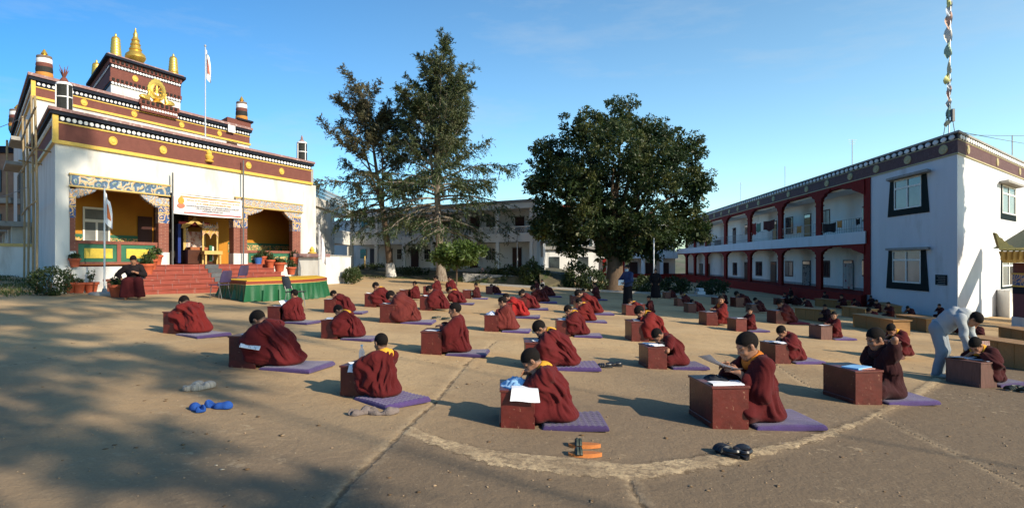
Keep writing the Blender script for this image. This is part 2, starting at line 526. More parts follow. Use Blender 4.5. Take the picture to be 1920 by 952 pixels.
def build_ground():
    us = np.concatenate([np.linspace(-6, -1.0, 26)[:-1], np.linspace(-1.0, 1.0, 420), np.linspace(1.0, 6, 26)[1:]])
    ys = np.concatenate([np.geomspace(2.2, 110, 330)])
    U, Y = np.meshgrid(us, ys)
    X = (U * Y).ravel()
    Y = Y.ravel()
    P = np.stack([X, Y], 1)
    Z = gzv(X, Y)
    Z = Z + 0.012 * np.sin(X * 1.7 + 0.4 * Y) * np.sin(Y * 1.3) * np.clip(Y / 20, 0, 1)
    up, lo = polyline(arc_up), polyline(arc_lo)
    poly = np.concatenate([up, lo[::-1]])
    d_edge = np.minimum(dist_poly(P, up), dist_poly(P, lo))
    arc = np.where(in_poly(P, poly), d_edge, -d_edge)
    seam = np.full(len(P), 9.0)
    for s in seams:
        seam = np.minimum(seam, dist_poly(P, polyline(s)))
    outer = np.concatenate([lo, polyline([(1900, 640), (2600, 1100)]), [[9, 2.0]], [[-1.5, 2.0]], polyline([(560, 1010), (650, 908)])])
    d_out = dist_poly(P, lo)
    dirt = np.where(in_poly(P, outer), d_out, -d_out)
    Z = Z + np.clip(arc + 0.05, 0, 0.1) * 0.10 - 0.010 * np.clip(1 - seam / 0.05, 0, 1)
    nx, ny = len(us), len(ys)
    i = np.arange(nx * ny).reshape(ny, nx)
    f = np.stack([i[:-1, :-1].ravel(), i[:-1, 1:].ravel(), i[1:, 1:].ravel(), i[1:, :-1].ravel()], 1)
    # the near edge and what lies beyond, out to the horizon
    v = np.stack([X, Y, Z], 1)
    ext = np.array([[x, y, -0.05 * max(-30, min(30, x))] for x, y in [(-13.2, 2.2), (13.2, 2.2), (-60, -60), (-13.2, -60), (13.2, -60), (60, -60)]])
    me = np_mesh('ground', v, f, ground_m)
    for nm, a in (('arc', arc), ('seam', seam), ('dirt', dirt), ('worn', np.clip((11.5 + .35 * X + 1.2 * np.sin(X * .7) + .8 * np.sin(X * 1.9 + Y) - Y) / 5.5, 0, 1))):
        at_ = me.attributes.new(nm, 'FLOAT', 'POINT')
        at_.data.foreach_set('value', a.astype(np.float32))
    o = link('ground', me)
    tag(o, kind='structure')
    # land behind the camera and beyond the yard
    m = MB()
    g = lambda x: -0.05 * max(-30, min(30, x))
    xs = [-600, -60, -30, -13.2, 0, 13.2, 30, 60, 600]
    for a, b in zip(xs[:-1], xs[1:]):
        m.add([(a, -80, g(a)), (b, -80, g(b)), (b, 2.2, g(b)), (a, 2.2, g(a))], [(0, 1, 2, 3)])
    o2 = m.build('near_ground', ground_m)
    tag(o2, kind='structure')
    m = MB()
    xs = [-3000, -660, -30, 30, 660, 3000]
    for a, b in zip(xs[:-1], xs[1:]):
        m.add([(a, 109.6, g(a) - .02), (b, 109.6, g(b) - .02), (b, 5000, g(b) - .5), (a, 5000, g(a) - .5)], [(0, 1, 2, 3)])
    o3 = m.build('far_ground', ground_m)
    tag(o3, kind='structure')

def make_ground_mat():
    m = mat('dusty_yard', (0.51, 0.355, 0.19), 0.95, 0.10, 0.7, 0.0, spec=0.12, second=(0.45, 0.29, 0.14), sfac=(0.45, 0.65), sscale=0.35)
    t = m.node_tree
    L = t.links
    b = t.nodes['Principled BSDF']
    base = b.inputs['Base Color'].links[0].from_socket
    tcx = t.nodes.new('ShaderNodeTexCoord')
    def noise(scale, detail=6, rough=0.6):
        n = t.nodes.new('ShaderNodeTexNoise')
        n.inputs['Scale'].default_value, n.inputs['Detail'].default_value, n.inputs['Roughness'].default_value = scale, detail, rough
        L.new(tcx.outputs['Object'], n.inputs['Vector'])
        return n.outputs['Fac']
    def attr(nm):
        a = t.nodes.new('ShaderNodeAttribute')
        a.attribute_name = nm
        return a.outputs['Fac']
    def mth(op, a, b_=None):
        k = t.nodes.new('ShaderNodeMath')
        k.operation = op
        for i, q in enumerate((a, b_)):
            if q is None: continue
            if isinstance(q, (int, float)): k.inputs[i].default_value = q
            else: L.new(q, k.inputs[i])
        return k.outputs[0]
    def rng(x, a, b_, lo=0.0, hi=1.0):
        k = t.nodes.new('ShaderNodeMapRange')
        k.inputs[1].default_value, k.inputs[2].default_value, k.inputs[3].default_value, k.inputs[4].default_value = a, b_, lo, hi
        L.new(x, k.inputs[0])
        return k.outputs[0]
    def mixc(fac, a, col):
        k = t.nodes.new('ShaderNodeMix')
        k.data_type = 'RGBA'
        L.new(fac, k.inputs[0])
        L.new(a, k.inputs[6])
        if isinstance(col, tuple): k.inputs[7].default_value = (*col, 1)
        else: L.new(col, k.inputs[7])
        return k.outputs[2]
    n_f, n_m = noise(9, 8, .7), noise(2.2, 6)
    base = mixc(attr('worn'), base, (0.215, 0.156, 0.10))  # near yard painted darker: the mid yard's backscatter is put into the colour
    # darker bare earth outside the old edging
    dirt = rng(mth('ADD', attr('dirt'), rng(n_m, 0, 1, -.12, .12)), -0.06, 0.10)
    c = mixc(dirt, base, (0.175, 0.128, 0.084))
    # grain
    spk = noise(42, 5, .75)
    gr = mixc(rng(spk, .50, .78, 0, .55), c, (0.17, 0.115, 0.07))
    gr = mixc(rng(noise(23, 4, .7), .60, .80, 0, .6), gr, (0.50, 0.39, 0.25))
    # flaking pale edging strip
    a_n = mth('ADD', attr('arc'), rng(n_f, 0.2, 0.8, -.09, .09))
    pale = mth('MULTIPLY', rng(a_n, 0.0, 0.03), rng(noise(14, 7, .75), .40, .54, 0.10, 1))
    gr = mixc(mth('MULTIPLY', pale, rng(noise(3.1, 5, .7), .38, .60, .25, .9)), gr, (0.62, 0.46, 0.27))
    rim = mth('MULTIPLY', rng(mth('ABSOLUTE', a_n), 0.0, 0.022, 1, 0), rng(noise(7, 5, .7), .42, .55))
    gr = mixc(rim, gr, (0.11, 0.075, 0.045))
    # worn pale blotches
    gr = mixc(rng(mth('MULTIPLY', rng(noise(0.5, 4), .52, .66), rng(noise(6.5, 8, .75), .56, .62)), 0, 1, 0, .5), gr, (0.58, 0.45, 0.28))
    gr = mixc(rng(noise(0.28, 5, .6), .46, .66, 0, .42), gr, (0.20, 0.14, 0.085))
    gr = mixc(rng(noise(1.6, 7, .7), .56, .72, 0, .5), gr, (0.22, 0.155, 0.095))
    # cracked seams
    s_n = mth('ADD', attr('seam'), rng(n_f, 0.2, 0.8, -.03, .03))
    crack = rng(s_n, 0.012, 0.028, 1, 0)
    lip = mth('MULTIPLY', rng(s_n, 0.03, 0.12, 1, 0), rng(noise(11, 6, .7), .4, .6, 0, .3))
    gr = mixc(lip, gr, (0.55, 0.42, 0.26))
    gr = mixc(mth('MULTIPLY', crack, rng(noise(5, 4), .38, .58, 0.1, .75)), gr, (0.09, 0.06, 0.035))
    L.new(gr, b.inputs['Base Color'])
    hgt = mth('ADD', mth('MULTIPLY', noise(30, 6, .7), 0.5), mth('MULTIPLY', noise(5, 6, .65), 1.3))
    hgt = mth('ADD', hgt, mth('MULTIPLY', pale, 0.25))
    hgt = mth('ADD', hgt, mth('MULTIPLY', crack, -0.8))
    bp = t.nodes.new('ShaderNodeBump')
    bp.inputs['Strength'].default_value = 0.42
    bp.inputs['Distance'].default_value = 0.05
    L.new(hgt, bp.inputs['Height'])
    L.new(bp.outputs['Normal'], b.inputs['Normal'])
    return m
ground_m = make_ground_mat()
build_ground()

# ------------------------------------------------------------------ bodies and cloth as blended solids
def smin(a, b, k):
    h = np.clip(.5 + .5 * (b - a) / k, 0, 1)
    return b + (a - b) * h - k * h * (1 - h)
def smax(a, b, k): return -smin(-a, -b, k)
def A3(*p): return np.array(p, dtype=np.float32)
def cap(P, a, b, ra, rb=None):
    rb = ra if rb is None else rb
    a, b = np.asarray(a, np.float32), np.asarray(b, np.float32)
    ba = b - a
    pa = P - a
    h = np.clip((pa @ ba) / max(float(ba @ ba), 1e-9), 0, 1)
    return np.linalg.norm(pa - h[:, None] * ba, axis=1) - (ra + (rb - ra) * h)
def ell(P, c, r, M=None):
    q = P - np.asarray(c, np.float32)
    if M is not None: q = q @ M
    r = np.asarray(r, np.float32)
    k0 = np.linalg.norm(q / r, axis=1)
    k1 = np.linalg.norm(q / (r * r), axis=1)
    return k0 * (k0 - 1.0) / np.maximum(k1, 1e-6)

def surface(f, lo, hi, h, slack=0.03):
    """Meshes the solid f(P) < 0 inside the box lo..hi with cells of size h (dual surface, sparse)."""
    lo, hi = np.asarray(lo, np.float32), np.asarray(hi, np.float32)
    c = 4
    nc = np.ceil((hi - lo) / (h * c)).astype(int)
    ax = [lo[i] + (np.arange(nc[i]) + .5) * h * c for i in range(3)]
    G = np.stack(np.meshgrid(*ax, indexing='ij'), -1).reshape(-1, 3).astype(np.float32)
    d = f(G).reshape(nc)
    n = nc * c + 1
    near = np.abs(d) < h * c * 0.9 + slack
    vol = np.ones(n, np.float32)
    big = np.repeat(np.repeat(np.repeat(d, c, 0), c, 1), c, 2)
    vol[:-1, :-1, :-1] = np.where(big < 0, -1.0, 1.0)
    mk = np.repeat(np.repeat(np.repeat(near, c, 0), c, 1), c, 2)
    msk = np.zeros(n, bool)
    for dx in (0, 1):
        for dy in (0, 1):
            for dz in (0, 1):
                msk[dx:n[0] - 1 + dx, dy:n[1] - 1 + dy, dz:n[2] - 1 + dz] |= mk
    idx = np.argwhere(msk)
    vol[msk] = f((lo + idx * h).astype(np.float32))
    ins = vol < 0
    cnt = np.zeros(n - 1, np.int8)
    for dx in (0, 1):
        for dy in (0, 1):
            for dz in (0, 1):
                cnt += ins[dx:n[0] - 1 + dx, dy:n[1] - 1 + dy, dz:n[2] - 1 + dz]
    act = np.argwhere((cnt > 0) & (cnt < 8))
    vid = np.full(n - 1, -1, np.int32)
    vid[act[:, 0], act[:, 1], act[:, 2]] = np.arange(len(act))
    acc = np.zeros((len(act), 3), np.float32)
    num = np.zeros(len(act), np.float32)
    cor = [(0, 0, 0), (1, 0, 0), (0, 1, 0), (1, 1, 0), (0, 0, 1), (1, 0, 1), (0, 1, 1), (1, 1, 1)]
    for i in range(8):
        for j in range(i + 1, 8):
            a, b = np.array(cor[i]), np.array(cor[j])
            if np.abs(a - b).sum() != 1: continue
            va = vol[act[:, 0] + a[0], act[:, 1] + a[1], act[:, 2] + a[2]]
            vb = vol[act[:, 0] + b[0], act[:, 1] + b[1], act[:, 2] + b[2]]
            x = (va < 0) != (vb < 0)
            t = np.where(x, va / np.where(x, va - vb, 1), 0)
            p = a + t[:, None] * (b - a)
            acc[x] += p[x]
            num[x] += 1
    V = lo + (act + acc / num[:, None]) * h
    quads = []
    for axis in range(3):
        e = [0, 0, 0]
        e[axis] = 1
        s0 = tuple(slice(0, n[i] - e[i]) for i in range(3))
        s1 = tuple(slice(e[i], n[i]) for i in range(3))
        x = ins[s0] != ins[s1]
        w = np.argwhere(x)
        o1, o2 = [(1, 2), (2, 0), (0, 1)][axis]
        ok = (w[:, o1] > 0) & (w[:, o2] > 0) & (w[:, o1] < n[o1] - 1) & (w[:, o2] < n[o2] - 1)
        w = w[ok]
        flip = ins[w[:, 0], w[:, 1], w[:, 2]]
        def cell(d1, d2):
            q = w.copy()
            q[:, o1] -= d1
            q[:, o2] -= d2
            return vid[q[:, 0], q[:, 1], q[:, 2]]
        q = np.stack([cell(1, 1), cell(0, 1), cell(0, 0), cell(1, 0)], 1)
        q[~flip] = q[~flip][:, ::-1]
        quads.append(q)
    Q = np.concatenate(quads)
    Q = Q[(Q >= 0).all(1)]
    return V, Q

def rot_head(pitch, yaw):
    """columns: forward, left, up of the head"""
    cp, sp, cy, sy = cos(pitch), sin(pitch), cos(yaw), sin(yaw)
    f = np.array([cp * cy, cp * sy, -sp])
    l = np.array([-sy, cy, 0.0])
    return np.stack([f, l, np.cross(f, l)], 1).astype(np.float32)

HS = 1.09
def head_sdf(P, hc, M, kid=0.0):
    q = ((P - hc) @ M) / np.float32(HS)
    c = ell(q, (-.012, 0, .030), (.099, .079, .091))
    fc = ell(q, (.022, 0, -.040), (.070, .062, .083))
    d = smin(c, fc, .03)
    d = smin(d, ell(q, (.060, 0, -.098), (.026, .030, .022)), .03)
    d = smin(d, cap(q, (-.02, .052, -.05), (.05, .03, -.095), .02), .02)
    d = smin(d, cap(q, (-.02, -.052, -.05), (.05, -.03, -.095), .02), .02)
    for s in (1, -1):
        d = smin(d, cap(q, (.084, s * .012, .012), (.070, s * .050, .010), .010), .012)
        d = smax(d, -ell(q, (.100, s * .031, -.010), (.018, .019, .012)), .010)
        d = smin(d, ell(q, (.066, s * .040, -.040), (.022, .020, .020)), .02)
        e = smax(ell(q, (-.006, s * .083, -.008), (.020, .010, .032)), -ell(q, (.004, s * .094, -.008), (.011, .008, .020)), .004)
        d = smin(d, e, .006)
    d = smin(d, cap(q, (.086, 0, .004), (.103, 0, -.034), .007, .012), .010)
    d = smin(d, cap(q, (.092, .011, -.040), (.092, -.011, -.040), .008), .008)
    d = smin(d, cap(q, (.083, .017, -.068), (.083, -.017, -.068), .007), .006)
    d = smin(d, cap(q, (.081, .013, -.079), (.081, -.013, -.079), .007), .006)
    d = smax(d, -cap(q, (.094, .02, -.0735), (.094, -.02, -.0735), .003), .004)
    return d * HS

def hair_sdf(P, hc, M, line=.0):
    q = ((P - hc) @ M) / np.float32(HS)
    d = smin(ell(q, (-.012, 0, .030), (.099, .079, .091)), ell(q, (.022, 0, -.040), (.070, .062, .083)), .03) - .0038
    cut = (-.012 + line + .72 * q[:, 0]) - q[:, 2]
    cut = np.maximum(cut, -(ell(q, (.012, .084, -.02), (.040, .03, .044))) * 1.0)
    cut = np.maximum(cut, -(ell(q, (.012, -.084, -.02), (.040, .03, .044))) * 1.0)
    return smax(d, cut, .006) * HS

def hand_sdf(P, w, d, n, curl=0.5, side=1):
    """w wrist, d direction of the palm, n back of the hand, side +1 puts the thumb on the d x n side"""
    w, d, n = np.asarray(w, np.float32), np.asarray(d, np.float32), np.asarray(n, np.float32)
    d = d / np.linalg.norm(d)
    n = n - d * (n @ d)
    n = n / np.linalg.norm(n)
    s = np.cross(d, n) * side
    out = smin(cap(P, w + d * .015 + s * .018, w + d * .072 + s * .026, .015, .014), cap(P, w + d * .015 - s * .014, w + d * .070 - s * .026, .015, .013), .03)
    out = smin(out, cap(P, w - d * .03, w + d * .02, .025, .022), .025)
    for k, (off, ln) in enumerate(((.030, .066), (.010, .074), (-.011, .069), (-.030, .053))):
        ca = curl * (0.8 + .12 * k)
        a = w + d * .078 + s * off
        d1 = d * cos(ca) - n * sin(ca) + s * off * 1.6
        d2 = d * cos(2.1 * ca) - n * sin(2.1 * ca)
        b = a + d1 * ln * .5
        c_ = b + d2 * ln * .5
        out = smin(out, smin(cap(P, a, b, .0092, .0082), cap(P, b, c_, .0082, .0068), .004), .006)
    t0 = w + d * .030 + s * .030
    t1 = t0 + d * .022 + s * .026 - n * .012
    t2 = t1 + d * .028 + s * .008 - n * .010
    out = smin(out, smin(cap(P, t0, t1, .0125, .0105), cap(P, t1, t2, .0105, .008), .005), .012)
    return out
def nrm(v):
    v = np.asarray(v, np.float32)
    return v / max(np.linalg.norm(v), 1e-9)
def elbow(sh, wr, l1, l2, pole):
    """two-bone joint position bending towards pole"""
    sh, wr = np.asarray(sh, float), np.asarray(wr, float)
    v = wr - sh
    D = min(np.linalg.norm(v), (l1 + l2) * .995)
    v = v / np.linalg.norm(v)
    a = (l1 * l1 - l2 * l2 + D * D) / (2 * D)
    h = sqrt(max(l1 * l1 - a * a, 0))
    p = np.asarray(pole, float)
    p = p - v * (p @ v)
    return sh + v * a + p / np.linalg.norm(p) * h

# ------------------------------------------------------------------ seated monks
def monk_meshes(name, lean=25, curl=1.5, head=35, yaw=0, L=(.34, .12, .44), Rh=(.33, -.12, .44), bareL=False, bareR=True, hres=.0075, rres=.011,
                tent=False, pole_L=(-.2, 1, -.7), pole_R=(-.2, -1, -.7), seed=0, hand_n=(0, 0, 1), collar=.066, greyhair=False, feet=True, handsdir=None,
                halfL=False, halfR=False, plain=False, hairline=0.0):
    """Builds the meshes of one seated figure facing +x: body, hair, robe, shirt (and eyes)."""
    th1, th2 = radians(lean * .75), radians(lean * curl * .85)
    p0 = A3(0, 0, .10)
    p1 = p0 + .23 * A3(sin(th1), 0, cos(th1))
    p2 = p1 + .23 * A3(sin(th2), 0, cos(th2))
    hp, hy = radians(head), radians(yaw)
    nd = nrm(A3(sin((th2 + hp) / 2), 0, cos((th2 + hp) / 2)))
    nb = p2 + nd * .035
    M = rot_head(hp, hy)
    hc = nb + nd * .055 + M @ A3(.022, 0, .10)
    sh = [p2 + A3(0, s * .165, 0) - A3(.01, 0, .015) for s in (1, -1)]
    wr = [A3(*L), A3(*Rh)]
    el = [A3(*elbow(sh[0], wr[0], .25, .23, pole_L)), A3(*elbow(sh[1], wr[1], .25, .23, pole_R))]
    bare = [bareL, bareR]
    half = [halfL, halfR]
    rs = np.random.RandomState(seed)
    ph = rs.uniform(0, 6.28, 12)

    def body(P):
        d = head_sdf(P, hc, M)
        d = smin(d, cap(P, nb - nd * .03, hc + M @ A3(-.03, 0, -.05), .050, .049), .02)
        d = smin(d, cap(P, p1, p2, .10, .085), .04)
        for i, s in enumerate((1, -1)):
            d = smin(d, cap(P, p2 + A3(0, s * .07, -.01), sh[i], .055, .048), .04)
            d = smin(d, cap(P, sh[i], el[i], .046, .037), .02)
            d = smin(d, cap(P, el[i], wr[i], .037, .026), .01)
            hd = nrm(wr[i] - el[i]) * .75 + nrm(A3(1, -.25 * s, -.35)) * .45 if handsdir is None else A3(*handsdir[i])
            hn = A3(*hand_n) if not isinstance(hand_n[0], (tuple, list)) else A3(*hand_n[i])
            side = -1 if i == 0 else 1
            d = smin(d, hand_sdf(P, wr[i], hd, hn, .45, -side), .012)
        if feet:
            d = np.minimum(d, smin(cap(P, (.24, -.02, .045), (.28, -.18, .035), .036, .03), cap(P, (.28, -.16, .03), (.30, -.235, .028), .03, .02), .02))
        return d

    def spx(z):
        return np.where(z < p1[2], p0[0] + (z - p0[2]) / (p1[2] - p0[2]) * (p1[0] - p0[0]), p1[0] + (z - p1[2]) / max(p2[2] - p1[2], .05) * (p2[0] - p1[0]))

    SY = A3(1, .78, 1)
    FO = [(rs.uniform(-3.1, 3.1), rs.uniform(-2.2, 2.2), rs.uniform(0, .5), rs.uniform(0, 6.28), rs.uniform(.09, .26), rs.uniform(.008, .024), rs.uniform(-.05, .30), rs.uniform(.16, .5)) for _ in range(22)]
    def folds(P):
        z = P[:, 2]
        x = P[:, 0] - np.clip(spx(z), -.1, .5)
        y = P[:, 1]
        phi = np.arctan2(y, x + .02) + .10 * np.sin(9 * z + ph[0]) + .05 * np.sin(21 * z + 12 * x + ph[1])
        out = np.zeros(len(P), np.float32)
        for f0, sl, wb, wp, wd, am, z0, zl in FO:
            d = (phi - f0 - sl * (z - .25) - wb * np.sin(6 * z + wp) + np.pi) % (2 * np.pi) - np.pi
            e = np.clip((z - z0 + .08) / .1, 0, 1) * np.clip((z0 + zl + .08 - z) / .12, 0, 1)
            g = d / wd
            out += am * e * (np.exp(-g * g) - .75 * np.exp(-((g - 1.35) ** 2) * 1.6))
        return out + .003 * np.sin(31 * phi + 18 * z + 3 * np.sin(11 * z)) * np.sin(5 * phi + 9 * z)

    def torso(P, e=0.0):
        Q = P * SY
        q0, q1, q2 = p0 * SY, p1 * SY, p2 * SY
        d = smin(cap(Q, q0, q1, .138 + e, .130 + e), cap(Q, q1, q2 - A3(.01, 0, .02), .130 + e, .098 + e), .05)
        return d

    def robe_f(P):
        d = torso(P)
        for i, s in enumerate((1, -1)):
            d = smin(d, cap(P, p2 + A3(-.01, s * .05, -.01), sh[i], .080, .070), .06)
            if not bare[i]:
                d = smin(d, cap(P, sh[i], el[i], .072, .070), .05)
                lowz = max(.12, el[i][2] - .34)
                d = smin(d, cap(P, el[i] - A3(.01, 0, .01), A3(el[i][0] - .02, el[i][1] * .92, lowz), .066, .062), .07)
                mid = (sh[i] + el[i]) * .5
                d = smin(d, cap(P, mid, A3(mid[0] - .06, mid[1] * .86, .2), .066, .09), .09)
                fo = el[i] + (wr[i] - el[i]) * .35
                d = smin(d, cap(P, fo, A3(fo[0] - .03, fo[1] * .95, max(.12, fo[2] - .26)), .055, .05), .07)
                e = el[i] + (wr[i] - el[i]) * (.45 if half[i] else .86)
                d = smin(d, cap(P, el[i], e, .068, .050), .04)
            else:
                e = sh[i] + (el[i] - sh[i]) * .55
                d = smin(d, cap(P, sh[i], e, .068, .062), .04)
            # legs under the skirt
            kn = A3(.27, s * .20, .10)
            d = smin(d, cap(P, A3(.0, s * .10, .12), kn, .115, .082), .06)
            d = smin(d, cap(P, kn - A3(0, 0, .02), A3(.28, -s * .02, .065), .076, .060), .05)
        d = smin(d, ell(P, (.15, 0, .09), (.21, .22, .07)), .05)
        d = smin(d, ell(P, (-.015, 0, .055), (.185, .245, .08)), .07)
        if tent:
            d = smin(d, cap(P, p2 + A3(0, .05, 0), A3(.30, .16, .12), .10, .13), .12)
            d = smin(d, cap(P, p1 + A3(0, .1, 0), A3(.18, .26, .08), .12, .10), .10)
        # shawl thrown over the left shoulder: a second thickness with an edge
        k = P[:, 1] * .8 + (P[:, 2] - p2[2]) * .9 + P[:, 0] * .25 + .10 + .02 * np.sin(9 * P[:, 2] + ph[6])
        d = d - .013 * np.clip(k / .025, 0, 1)
        fm = np.clip((P[:, 2] - .03) / .06, .2, 1)
        d = d - folds(P) * fm
        # neck opening
        nk = cap(P, nb - nd * .015 + A3(.012, -.008, 0), hc - nd * .02, collar, collar + .035)
        d = smax(d, -nk, .012)
        d = smax(d, -ell(P, p2 + A3(.02, -.035, .02), (.130, .140, .120)), .010)
        hd_ = head_sdf(P, hc, M) - .012
        d = smax(d, -hd_, .01)
        d = smax(d, .004 - P[:, 2], .012)
        return d

    def shirt_f(P):
        d = torso(P)
        for i, q in enumerate((1, -1)):
            d = smin(d, cap(P, p2 + A3(-.01, q * .05, -.01), sh[i], .080, .070), .06)
        d = smin(d, cap(P, p2, nb + nd * .005, .080, .070), .03) - .020 - .002 * np.sin(30 * P[:, 1] + 22 * P[:, 0])
        yk = ell(P, p2 + A3(.02, -.035, .02), (.126, .136, .116))
        nk = cap(P, nb - nd * .02 + A3(.012, 0, 0), hc - nd * .02, .058, .080)
        d = smax(smax(d, yk, .012), -nk, .006)
        return smax(d, -(head_sdf(P, hc, M) - .006), .006)

    lo, hi = A3(-.36, -.46, 0), A3(.62, .46, 1.02)
    pad = .14
    zs = max(hc[2] + .15, .6)
    out = {}
    V, Q = surface(body, np.minimum(np.minimum(hc - pad, wr[0] - pad), np.minimum(wr[1] - pad, A3(-.2, -.4, -.02))),
                   np.maximum(np.maximum(hc + pad, wr[0] + pad), np.maximum(wr[1] + pad, A3(.4, .4, .5))), hres)
    out['body'] = np_mesh(name + '_body', V, Q, skin)
    stubble(out['body'], V, hc, M, hairline)
    V, Q = surface(lambda P: hair_sdf(P, hc, M, hairline), hc - .15, hc + .15, max(hres, .008), .02)
    out['hair'] = np_mesh(name + '_hair', V, Q, hair_grey if greyhair else hair)
    V, Q = surface(robe_f, (-.42, -.50, -.02), (.60, .50, max(p2[2], el[0][2], el[1][2]) + .16), rres, .05)
    out['robe'] = np_mesh(name + '_robe', V, Q, robe)
    V, Q = surface(shirt_f, (p1 - .3), (nb + .3), max(rres * .8, .008))
    out['shirt'] = np_mesh(name + '_shirt', V, Q, shirt_y)
    for i, s in enumerate((1, -1)):
        out['eye%d' % i] = MB().add(*blob(hc + M @ (HS * A3(.0855, s * .031, -.009)), M, (.004, .013, .0055))).mesh(name + '_eye', eye_m, True)
        out['eyebrow%d' % i] = MB().add(*blob(hc + M @ (HS * A3(.0865, s * .032, .014)), M, (.006, .019, .0035))).mesh(name + '_brow', hair, True)
    m = MB().add(*blob(hc + M @ (HS * A3(.0875, 0, -.0735)), M, (.005, .0160, .0055)))
    out['mouth'] = m.mesh(name + '_mouth', lip_m, True)
    out['top'] = float(hc[2] + max(.115, 0))
    zt = max((hc + M @ A3(-.012, 0, .12))[2], (hc + M @ A3(-.10, 0, .05))[2])
    out['top'] = float(zt)
    out['headx'] = float(hc[0])
    return out

def stubble(me, V, hc, M, line=0.0):
    q = ((V - hc) @ M) / HS
    e = q[:, 2] - (-.012 + line + .72 * q[:, 0])
    v = np.clip((e + .030) / .030, 0, 1) ** 1.4 * .85 * (np.abs(q[:, 1]) < .0865) * (np.linalg.norm(q, axis=1) < .16)
    v = v * np.clip(1.4 - np.clip((q[:, 0] - .03) / .04, 0, 1) * 1.3, 0, 1)
    a = me.attributes.new('stubble', 'FLOAT', 'POINT')
    a.data.foreach_set('value', v.astype(np.float32))

def blob(c, M, r, nu=8, nv=5):
    vs, fs = [], []
    for i in range(nv + 1):
        a = -pi / 2 + pi * i / nv
        for k in range(nu):
            b = 2 * pi * k / nu
            vs.append(np.asarray(c) + M @ A3(r[0] * sin(a), r[1] * cos(a) * cos(b), r[2] * cos(a) * sin(b)))
    for i in range(nv):
        for k in range(nu):
            fs.append((i * nu + k, i * nu + (k + 1) % nu, (i + 1) * nu + (k + 1) % nu, (i + 1) * nu + k))
    return vs, fs

POSES = {
    # near figures, fine
    'write':  dict(lean=27, curl=1.45, head=52, L=(.36, .10, .47), Rh=(.32, -.10, .46), bareR=True, seed=1),
    'write_far': dict(lean=30, curl=1.5, head=50, L=(.36, .10, .46), Rh=(.34, -.10, .46), seed=2, hres=.012, rres=.016),
    'hunch':  dict(lean=36, curl=1.6, head=62, L=(.36, .08, .42), Rh=(.36, -.10, .42), seed=3, bareR=False),
    'hunch_far': dict(lean=40, curl=1.6, head=60, L=(.36, .08, .42), Rh=(.36, -.10, .42), seed=4, bareR=False, hres=.012, rres=.016),
    'tent':   dict(lean=36, curl=1.5, head=70, L=(.32, .05, .40), Rh=(.34, -.08, .42), seed=5, bareR=False, tent=True),
    'upright': dict(lean=8, curl=1.3, head=8, L=(.34, .10, .46), Rh=(.32, -.10, .46), seed=6, bareR=False, halfL=True),
    'upright_far': dict(lean=9, curl=1.3, head=10, L=(.28, .10, .40), Rh=(.30, -.10, .42), seed=7, hres=.012, rres=.016),
    'read':   dict(lean=10, curl=1.5, head=24, L=(.29, .075, .47), Rh=(.31, -.085, .50), seed=8, bareL=False, halfL=True, halfR=True, bareR=False,
                   pole_L=(-.6, .5, -.8), handsdir=((.8, -.25, .35), (.85, .1, .2)), hand_n=((.2, .75, .6), (.2, -.75, .6))),
    'neck':   dict(lean=8, curl=1.6, head=20, yaw=-8, L=(.02, .10, .665), Rh=(.22, -.12, .16), seed=9, bareL=True, bareR=True,
                   pole_L=(.55, 1, .05), handsdir=((-.6, -.7, .25), (.9, .2, -.1)), hand_n=((-.3, .2, .9), (0, 0, 1))),
    'look':   dict(lean=7, curl=1.3, head=6, yaw=48, L=(.34, .12, .45), Rh=(.32, -.08, .45), seed=10, halfL=True, bareR=False, hres=.010, rres=.013),
    'chin':   dict(lean=18, curl=1.5, head=22, L=(.235, .05, .545), Rh=(.32, -.08, .45), seed=11, bareL=False, halfL=True, pole_L=(.5, .5, -1),
                   handsdir=((.1, -.25, .95), (.9, .1, -.2)), hand_n=((.9, .3, 0), (0, 0, 1)), hres=.010, rres=.013),
    'kid':    dict(lean=6, curl=1.3, head=12, L=(.38, .14, .46), Rh=(.36, -.06, .46), seed=12, bareL=False, halfL=True, bareR=True),
    'child_write': dict(lean=30, curl=1.55, head=66, L=(.36, .12, .43), Rh=(.36, -.10, .43), seed=13, bareL=True, bareR=True),
    'hero':   dict(lean=24, curl=1.5, head=44, L=(.29, .06, .53), Rh=(.34, -.05, .50), seed=14, bareL=False, bareR=True, halfL=True,
                   pole_L=(-.1, .7, -1), hand_n=((.4, .6, .6), (.4, -.6, .6)), handsdir=((.75, -.35, .25), (.7, .4, .1)), rres=.009, hres=.006, collar=.074),
    'bent':   dict(lean=34, curl=1.55, head=58, L=(.36, .12, .45), Rh=(.34, -.10, .45), seed=15, bareR=False, rres=.009),
    'bent_two': dict(lean=33, curl=1.5, head=60, L=(.36, .12, .44), Rh=(.34, -.08, .44), seed=16, bareR=False),
}
PROTO = {}
def proto(p):
    if p not in PROTO:
        PROTO[p] = monk_meshes(p, **POSES[p])
    return PROTO[p]

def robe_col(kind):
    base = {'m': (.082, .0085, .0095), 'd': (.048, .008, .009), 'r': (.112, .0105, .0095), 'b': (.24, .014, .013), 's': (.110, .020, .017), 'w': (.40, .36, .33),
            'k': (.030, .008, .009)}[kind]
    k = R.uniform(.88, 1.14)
    return (base[0] * k, base[1] * k, base[2] * k, 1)

